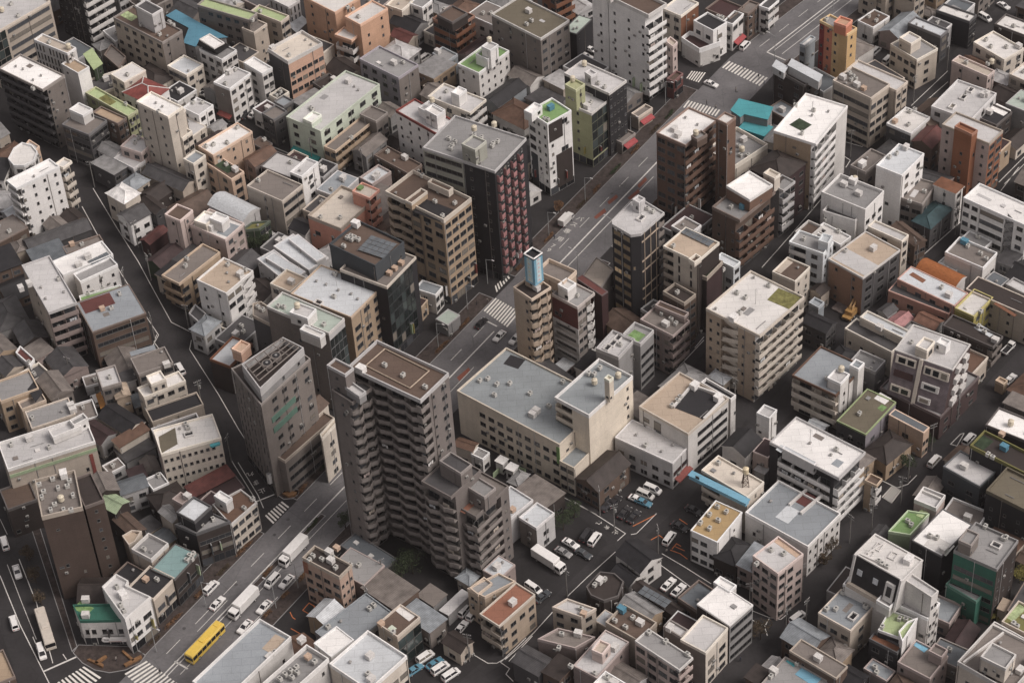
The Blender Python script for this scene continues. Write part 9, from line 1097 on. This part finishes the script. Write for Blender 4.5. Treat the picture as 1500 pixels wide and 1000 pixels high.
# ---------------------------------------------------------------- setting: ground, streets, pavements, markings
def strip(pts, w):
    "left and right points of a mitred strip"
    out = []
    for i, p in enumerate(pts):
        a = pts[max(i - 1, 0)]; b = pts[min(i + 1, len(pts) - 1)]
        d1 = Vector((p[0] - a[0], p[1] - a[1])); d2 = Vector((b[0] - p[0], b[1] - p[1]))
        if d1.length < 1e-6: d1 = d2
        if d2.length < 1e-6: d2 = d1
        d1 = d1.normalized(); d2 = d2.normalized(); t = (d1 + d2)
        t = t.normalized() if t.length > .2 else d1
        nn = Vector((-t.y, t.x)); k = (w / 2) / max(.45, nn.dot(Vector((-d1.y, d1.x))))
        out.append(((p[0] + nn.x * k, p[1] + nn.y * k), (p[0] - nn.x * k, p[1] - nn.y * k)))
    return out
def sheet(name, pts, w, z, m, parent=None):
    b = MB(); s = strip(pts, w)
    for (l0, r0), (l1, r1) in zip(s, s[1:]): b.face([(*r0, z), (*r1, z), (*l1, z), (*l0, z)], m)
    return build(b, name, parent)
def ring_up(P):
    A = sum(P[i][0] * P[(i + 1) % len(P)][1] - P[(i + 1) % len(P)][0] * P[i][1] for i in range(len(P)))
    return P if A > 0 else P[::-1]
gb = MB(); gb.face([(-1500, -1500, 0), (1500, -1500, 0), (1500, 1500, 0), (-1500, 1500, 0)], mat('asphalt', (.026, .024, .025)))
tag(build(gb, 'ground'), 'dark paved ground between the buildings', None, None, 'structure')
ab = MB(); Lf, Rt = ST['MAIN']['left'], ST['MAIN']['right']
for i in range(2): ab.face([(*Lf[i], .02), (*Rt[i], .02), (*Rt[i + 1], .02), (*Lf[i + 1], .02)], mat('asphalt', (.135, .13, .135)))
avenue = tag(build(ab, 'avenue_road'), 'wide grey avenue crossing the whole picture', None, None, 'structure')
roads = {-1: (avenue, .026)}
for k, (nm, pts, w) in enumerate(ST['ST']):
    z = .004 + .001 * k
    roads[k] = (tag(sheet(nm, pts, w, z, mat('asphalt', (.034, .0315, .033))), None, None, None, 'structure'), z + .002 if k != 1 else z + .002)
WHT = (.62, .60, .57)
for k, pts, w in ST['LN']: sheet('painted_line', pts, w, roads[k][1] + .014, mat('mark', WHT), roads[k][0])
for a, b, w in ST['AV']: sheet('painted_line', [a, b], w, .027, mat('mark', WHT), avenue)
for k, q, n in ST['ZB']:
    for i in range(n):
        u0, u1 = (i + .22) / n, (i + .72) / n; b = MB(); z = .034
        b.face([(*p, z) for p in ring_up([lerp(q[0], q[1], u0), lerp(q[0], q[1], u1), lerp(q[3], q[2], u1), lerp(q[3], q[2], u0)])], mat('mark', (.72, .69, .64)))
        build(b, 'zebra_stripe', roads[k][0])
for q in ST['RP']: b = MB(); b.face([(*p, .030) for p in ring_up(q)], mat('mark', (.22, .07, .045))); build(b, 'red_paving_patch', avenue)
for q in ST['ORL']: sheet('orange_line', q, .22, .03, mat('mark', (.6, .17, .04)), bpy.data.objects['ground'])
for ch, p, ang, s in ST['TX']:
    cu = bpy.data.curves.new('road_letter', 'FONT'); cu.body = ch; cu.size = s * 1.25; cu.align_x = 'CENTER'; cu.align_y = 'CENTER'; cu.offset = .035
    o = add('road_letter', cu, None, (0, 0, 0)); dg = bpy.context.evaluated_depsgraph_get()
    me = bpy.data.meshes.new_from_object(o.evaluated_get(dg)); bpy.data.objects.remove(o)
    me.materials.clear(); me.materials.append(mat('mark', (.5, .48, .45)))
    o = add('road_letter', me, avenue, (p[0], p[1], .036), R(ang))
for p in ST['MANHOLE']:
    b = MB(); b.cyl(0, 0, .45, 0, .006, mat('metal', 'dgray'), 12); build(b, 'manhole_cover', avenue, (*p, .024))
pave = mat('soil', (.055, .042, .038))
for q in ST['PV'] + ST['MED'] + ST['CORN']:
    q = ring_up(q); b = MB(); b.prism(offset(q, .18), -.02, .135, pave); o = tag(build(b, 'pavement'), None, None, None, 'structure')
    kb = MB(); I = offset(q, .18)
    for i in range(len(q)):
        j = (i + 1) % len(q); c = mat('wall', 'gray')
        kb.face([(*q[i], 0), (*q[j], 0), (*q[j], .14), (*q[i], .14)], c); kb.face([(*q[i], .14), (*q[j], .14), (*I[j], .14), (*I[i], .14)], c)
    build(kb, 'kerb', o)
for i, q in enumerate(ST['PLANT']):
    b = MB(); b.prism(ring_up(q), .13, .75, mat('soil', (.2, .1, .04))); tag(build(b, 'planter'), ST['LAB']['planter'][i], 'planter', 'planter walls on street corners')
for k, rec in enumerate(BUILDINGS): building(rec, 100 + k)
for k, rec in enumerate(LOW_HOUSES): low_house(rec, 900 + k)
# ---------------------------------------------------------------- greenery
def leaf_cloud(n, rx, ry, rz, s, seed, m, lumps=9):
    r = random.Random(seed); b = MB(); cs = [(r.uniform(-.65, .65), r.uniform(-.65, .65), r.uniform(-.6, .65), r.uniform(.3, .55)) for _ in range(lumps)]
    for i in range(n):
        c = r.choice(cs); a = r.uniform(0, 6.283); e = math.asin(r.uniform(-1, 1)); d = c[3] * r.uniform(.7, 1.05)
        p = Vector(((c[0] + d * math.cos(a) * math.cos(e)) * rx, (c[1] + d * math.sin(a) * math.cos(e)) * ry, (c[2] + d * math.sin(e)) * rz))
        u = Vector((r.gauss(0, 1), r.gauss(0, 1), r.gauss(0, 1))).normalized(); v = u.orthogonal().normalized(); k = s * r.uniform(.6, 1.3)
        b.face([p - u * k, p - v * k * .6, p + u * k, p + v * k * .6], m)
    return b.mesh('leaves')
LEAF = {'g': (.035, .05, .022), 'b': (.07, .05, .03), 'y': (.16, .14, .03), 'o': (.14, .072, .034)}
LN_ = {'g': 'dark green', 'b': 'brown half-bare', 'y': 'yellow-green', 'o': 'rust orange'}
for i, (p, s, c) in enumerate(ST['TREES']):
    root = empty('tree', (*p, 0)); tag(root, TREE_LABELS[i], 'tree', 'trees between the buildings')
    t = MB(); t.cyl(0, 0, .16, 0, s * .9, mat('soil', (.06, .045, .035)), 7, .09)
    rr = random.Random(i)
    for k in range(5): a = k * 1.26 + rr.random(); t.bar((0, 0, s * .7), (math.cos(a) * s * .5, math.sin(a) * s * .5, s * (1.2 + .3 * rr.random())), .07, mat('soil', (.06, .045, .035)))
    build(t, 'trunk', root)
    add('crown', leaf_cloud(900, s * .85, s * .85, s * .8, .16, i, mat('leaf', LEAF[c]), 12), root, (0, 0, s * 1.35))
for i, (x, y, a, L, c) in enumerate(ST['HEDGES']):
    me = cached(('hedge', c, int(L)), lambda: leaf_cloud(int(110 * L), max(L, 1) / 2, .55, .45, .13, int(L * 7), mat('leaf', LEAF[c]), int(L * 3)))
    o = add('hedge', me, None, (x, y, .48), a); tag(o, LN_[c] + ' ' + ST['LAB']['hedge'][i], 'hedge', 'hedges along the avenue: ' + LN_[c])
# ---------------------------------------------------------------- poles and lamps
def m_pole():
    b = MB(); m = mat('metal', (.22, .21, .2)); b.cyl(0, 0, .16, 0, 9.5, m, 8, .11)
    return b.mesh('mast')
def m_arm():
    b = MB(); m = mat('metal', (.16, .16, .16))
    for z in (8.3, 9.1): b.bar((-1.0, 0, z), (1.0, 0, z), .12, m)
    for x in (-.9, -.5, .5, .9): b.cyl(x, 0, .06, 9.15, 9.4, mat('metal', 'offw'), 6)
    return b.mesh('crossarm')
def m_trafo(): b = MB(); b.cyl(.42, 0, .26, 6.6, 7.6, mat('metal', (.3, .3, .29)), 9); return b.mesh('transformer')
for i, p in enumerate(ST['POLES']):
    root = empty('utility_pole', (*p, 0), (i * .7) % 3); tag(root, ST['LAB']['pole'][i], 'utility pole', 'utility poles along the side streets')
    add('mast', cached('pole', m_pole), root); add('crossarm', cached('arm', m_arm), root)
    if i % 2: add('transformer', cached('trafo', m_trafo), root)
def m_lamp():
    b = MB(); m = mat('metal', (.35, .36, .36)); b.cyl(0, 0, .1, 0, 8.5, m, 8, .07); b.bar((0, 0, 8.45), (2.2, 0, 9.1), .09, m); return b.mesh('lamp_post')
def m_head(): b = MB(); b.box(1.9, 2.7, -.16, .16, 9.02, 9.2, mat('metal', 'lgray')); return b.mesh('lamp_head')
for i, (p, k) in enumerate(ST['LAMPS']):
    root = empty('street_lamp', (*p, .13), R(-36.3) if k < 0 else R(143.7)); tag(root, ST['LAB']['lamp'][i], 'street lamp', 'street lamps along the avenue')
    add('lamp_post', cached('lamp', m_lamp), root); add('lamp_head', cached('lhead', m_head), root)
# ---------------------------------------------------------------- vehicles (local: x forward)
def loft(b, rows, m, cap=True):
    for r0, r1 in zip(rows, rows[1:]):
        n = len(r0)
        for i in range(n): j = (i + 1) % n; b.face([r0[i], r0[j], r1[j], r1[i]], m)
    if cap: b.face(rows[0][::-1], m); b.face(rows[-1], m)
def rectrow(x0, x1, w, z, r=.12): return [(x0 + r, -w, z), (x1 - r, -w, z), (x1, -w + r, z), (x1, w - r, z), (x1 - r, w, z), (x0 + r, w, z), (x0, w - r, z), (x0, -w + r, z)]
SPEC = {'sedan': (4.5, 1.72, 1.42), 'van': (4.6, 1.72, 1.9), 'pickup': (4.8, 1.7, 1.9), 'boxtruck': (5.6, 2.0, 2.7), 'truck': (9.2, 2.4, 3.3), 'bus': (11.8, 2.5, 3.0)}
def vmeshes(ty, c):
    L, W_, H_ = SPEC[ty]; h = L / 2; w = W_ / 2; pm = mat('paint', c); gm = mat('glass', (.02, .02, .024)); out = []
    dk = mat('metal', 'char')
    if ty in ('sedan', 'van'):
        b = MB(); zs = .78 if ty == 'sedan' else .95
        loft(b, [rectrow(-h, h, w - .06, .25), rectrow(-h - .02, h + .04, w, .5), rectrow(-h + .03, h - .06, w, zs), rectrow(-h + .12, h - .2, w - .08, zs + .1)], pm); out.append(('body', b))
        g = MB(); x0, x1, x2, x3 = (-h * .78, h * .42, -h * .48, h * .06) if ty == 'sedan' else (-h * .95, h * .72, -h * .88, h * .42)
        loft(g, [rectrow(x0, x1, w - .1, zs + .1, .06), rectrow(x2, x3, w - .24, H_ - .07, .06)], gm); out.append(('windows', g))
        r = MB(); loft(r, [rectrow(x2 - .04, x3 + .04, w - .21, H_ - .08), rectrow(x2 + .05, x3 - .05, w - .28, H_)], pm)
        for sx, tx in ((x0, x2), (x1, x3), ((x0 + x1) / 2, (x2 + x3) / 2)):
            for sy in (-1, 1): r.bar((sx, sy * (w - .1), zs + .1), (tx, sy * (w - .23), H_ - .06), .1, pm)
        out.append(('roof', r))
    elif ty == 'bus':
        b = MB(); loft(b, [rectrow(-h, h, w, .35), rectrow(-h, h, w, 1.25)], pm); loft(b, [rectrow(-h, h, w, 2.45), rectrow(-h + .02, h - .05, w - .02, 2.8), rectrow(-h + .15, h - .2, w - .2, H_)], pm)
        for i in range(8):
            x = -h + .1 + i * (L - .3) / 7
            for sy in (-1, 1): b.box(x, x + .12, sy * w - .04, sy * w + .04, 1.25, 2.45, pm)
        out.append(('body', b)); g = MB(); loft(g, [rectrow(-h + .04, h - .04, w - .04, 1.25), rectrow(-h + .04, h - .04, w - .04, 2.45)], gm); out.append(('windows', g))
        r = MB(); r.box(-1.0, 1.3, -.7, .7, H_, H_ + .22, pm); r.box(-h + .7, -h + 1.8, -.6, .6, H_, H_ + .16, pm); out.append(('roof_unit', r))
    else:
        cl = {'truck': 1.9, 'boxtruck': 1.5, 'pickup': 1.6}[ty]; ch = {'truck': 2.5, 'boxtruck': 2.0, 'pickup': 1.85}[ty]
        b = MB(); loft(b, [rectrow(h - cl, h, w - .04, .45), rectrow(h - cl, h + .02, w - .02, ch * .55)], pm); loft(b, [rectrow(h - cl, h - .18, w - .08, ch * .92), rectrow(h - cl + .05, h - .3, w - .14, ch)], pm)
        for sy in (-1, 1): b.bar((h - cl + .1, sy * (w - .1), ch * .55), (h - cl + .1, sy * (w - .12), ch * .93), .12, pm); b.bar((h - .05, sy * (w - .1), ch * .55), (h - .25, sy * (w - .14), ch * .93), .1, pm)
        out.append(('cab', b)); g = MB(); loft(g, [rectrow(h - cl + .06, h - .03, w - .08, ch * .55), rectrow(h - cl + .06, h - .22, w - .12, ch * .92)], gm); out.append(('windows', g))
        k = MB()
        if ty == 'pickup': k.box(-h, h - cl - .1, -w, w, .62, .74, dk); [k.box(-h, h - cl - .1, sy * w - .04, sy * w + .04, .74, 1.2, pm) for sy in (-1, 1)]; k.box(-h - .04, -h + .04, -w, w, .74, 1.2, pm); out.append(('load_bed', k))
        else: loft(k, [rectrow(-h, h - cl - .12, w, .8, .05), rectrow(-h, h - cl - .12, w, H_ - .05, .05), rectrow(-h + .06, h - cl - .18, w - .06, H_, .05)], pm); out.append(('cargo_box', k))
        f = MB(); f.box(-h + .1, h - .3, -w + .35, w - .35, .45, .8, dk); out.append(('chassis', f))
    return [(n, b.mesh(n)) for n, b in out]
def m_wheel(r):
    def f():
        b = MB(); N = 12; m = mat('metal', (.02, .02, .02)); A = [(r * math.cos(6.283 * i / N), r * math.sin(6.283 * i / N)) for i in range(N)]
        for i in range(N): j = (i + 1) % N; b.face([(A[i][0], -.11, A[i][1]), (A[j][0], -.11, A[j][1]), (A[j][0], .11, A[j][1]), (A[i][0], .11, A[i][1])], m)
        b.face([(x, -.11, z) for x, z in A], m); b.face([(x, .11, z) for x, z in reversed(A)], m)
        for s in (-1, 1): b.face([(x * .6, s * .115, z * .6) for x, z in (A if s < 0 else A[::-1])], mat('metal', 'lgray'))
        return b.mesh('wheel')
    return cached(('wheel', r), f)
def m_lightbox(c):
    def f(): b = MB(); b.box(-.05, .05, -.2, .2, -.08, .08, mat('paint', c)); return b.mesh('light')
    return cached(('vl', c), f)
VN = {'sedan': ('car', 'car'), 'van': ('van', 'van'), 'pickup': ('pickup_truck', 'pickup'), 'boxtruck': ('box_truck', 'lorry'), 'truck': ('lorry', 'lorry'), 'bus': ('bus', 'bus')}
for ty, c, x, y, a, lab, grp in ST['VEH']:
    root = empty(VN[ty][0], (x, y, .035), a); tag(root, lab, VN[ty][1], grp); L, W_, H_ = SPEC[ty]; h = L / 2; w = W_ / 2
    for nm, me in cached(('veh', ty, c), lambda: vmeshes(ty, c)): add(nm, me, root)
    r = .31 if ty in ('sedan', 'van', 'pickup') else .45
    for wx in (-h * .62, h * .62):
        for wy in (-w + .1, w - .1): add('wheel', m_wheel(r), root, (wx, wy, r))
    hz = .66 if ty in ('sedan', 'van', 'pickup') else .9
    for wy in (-w + .3, w - .3): add('headlight', m_lightbox('offw'), root, (h + .02, wy, hz)); add('tail_light', m_lightbox('red'), root, (-h - .01, wy, hz))
# ---------------------------------------------------------------- building site crane and yard fence
def crane():
    p = ST['CRANE']; root = empty('crane', (*p, 0), R(52)); tag(root, 'orange-yellow mobile crane with long boom lying over the building site', 'crane'); y = mat('paint', (.36, .2, .06)); d = mat('metal', 'char')
    b = MB(); b.box(-4, 3, -1.2, 1.2, .7, 1.3, y); build(b, 'carrier', root); b = MB(); b.box(1.6, 3.4, -1.15, .1, 1.3, 2.7, y); b.box(3.4, 3.43, -1.0, 0, 1.8, 2.6, mat('glass', GL)); build(b, 'cab', root)
    b = MB(); b.box(-2.6, .2, -1.1, 1.1, 1.3, 2.4, y); build(b, 'upperworks', root)
    for s in (-.42, .42):
        b = MB(); b.bar((-1.5, s, 2.6), (10, s, 8.6), .2, y); b.bar((-1.5, s, 3.3), (10, s, 9.2), .16, y)
        for k in range(8): t = k / 8; b.bar((-1.5 + 11.5 * t, s, 2.6 + 6 * t), (-1.5 + 11.5 * (t + .125), s, 3.3 + 5.9 * (t + .125)), .1, y)
        build(b, 'boom', root)
    for wx in (-3, -1.5, 1.5, 2.6):
        for wy in (-1.1, 1.1): add('wheel', m_wheel(.45), root, (wx, wy, .45))
crane()
for k, (q, nm) in enumerate(ST['SITE']):
    b = MB(); b.prism(ring_up(q), 0, .5 + .3 * (k % 3), mat('soil', (.3, .2, .12) if k % 2 else (.16, .13, .12))); tag(build(b, 'rubble_heap'), ST['LAB']['heap'][k], 'rubble heap', 'rubble heaps on the building site')
def yard_fence(pts):
    root = empty('fence', (*pts[0], 0)); tag(root, 'light green panel fence round the yard behind the tower', 'fence')
    for a, b in zip(pts, pts[1:]):
        L = math.hypot(b[0] - a[0], b[1] - a[1]); n = max(1, int(L / 2)); ang = math.atan2(b[1] - a[1], b[0] - a[0])
        me = cached(('fp', round(L / n, 2)), lambda: (lambda k: (k.box(0, L / n - .06, -.04, .04, .1, 1.9, mat('metal', 'lgreen2')), k.mesh('fence_panel'))[1])(MB()))
        for i in range(n): q = lerp(a, b, i / n); add('fence_panel', me, root, (q[0] - pts[0][0], q[1] - pts[0][1], 0), ang)
yard_fence(ST['FENCE'])
# ---------------------------------------------------------------- people (a few pixels tall in the picture)
def m_person(cl, tr):
    def f():
        b = MB(); c = mat('leaf', cl); t = mat('leaf', tr); s = mat('leaf', (.35, .22, .16)); hr = mat('leaf', (.02, .018, .016))
        def limb(rows, m):
            N = 8; R_ = [[(x + rx * math.cos(6.283 * i / N), y + ry * math.sin(6.283 * i / N), z) for i in range(N)] for x, y, z, rx, ry in rows]; loft(b, R_, m)
        for sy, fx in ((-1, .16), (1, -.12)):
            limb([(fx + .06, sy * .1, 0, .11, .045), (fx, sy * .1, .09, .05, .05), (fx * .5, sy * .1, .48, .062, .06), (0, sy * .09, .88, .09, .085)], t)
            limb([(0, sy * .21, 1.40, .05, .05), (-fx * .5, sy * .26, 1.12, .045, .045), (-fx * .3, sy * .27, .86, .035, .035), (-fx * .2, sy * .27, .78, .03, .02)], c)
        limb([(0, 0, .84, .11, .16), (0, 0, 1.05, .10, .15), (0, 0, 1.3, .11, .19), (0, 0, 1.43, .08, .16), (0, 0, 1.5, .05, .055)], c)
        limb([(0, 0, 1.48, .05, .05), (.01, 0, 1.55, .075, .065), (.02, 0, 1.63, .095, .075), (0, 0, 1.68, .09, .075)], s); limb([(-.02, 0, 1.62, .1, .085), (-.01, 0, 1.70, .095, .08), (0, 0, 1.75, .03, .03)], hr)
        return b.mesh('person')
    return cached(('person', cl, tr), f)
for i, p in enumerate(ST['PEOPLE']):
    k = i % 3; o = add('person', m_person(((.03, .03, .035), (.25, .23, .21), (.05, .06, .1))[k], (.03, .03, .04)), None, (*p, .14 if i not in range(0, 6) else .04), i * 1.3)
    tag(o, ST['LAB']['person'][i].replace('plain', ('black', 'pale', 'dark blue')[k]), 'person', ('people in black coats', 'people in pale coats', 'people in dark blue coats')[k])
# ---------------------------------------------------------------- thin haze volume added over the city to lift the blacks
hm = bpy.data.materials.new('haze'); hm.use_nodes = True; hn = hm.node_tree; hn.nodes.clear()
ho = hn.nodes.new('ShaderNodeOutputMaterial'); hv = hn.nodes.new('ShaderNodeVolumePrincipled'); hn.links.new(hv.outputs[0], ho.inputs['Volume'])
hv.inputs['Color'].default_value = (.86, .80, .80, 1); hv.inputs['Density'].default_value = .00006; hv.inputs['Anisotropy'].default_value = .3
hb = MB(); hb.box(-1520, 1520, -1520, 1520, -1.0, 412.0, hm)
tag(build(hb, 'haze'), 'thin pale haze added over the whole district to lift the blacks', None, None, 'stuff')
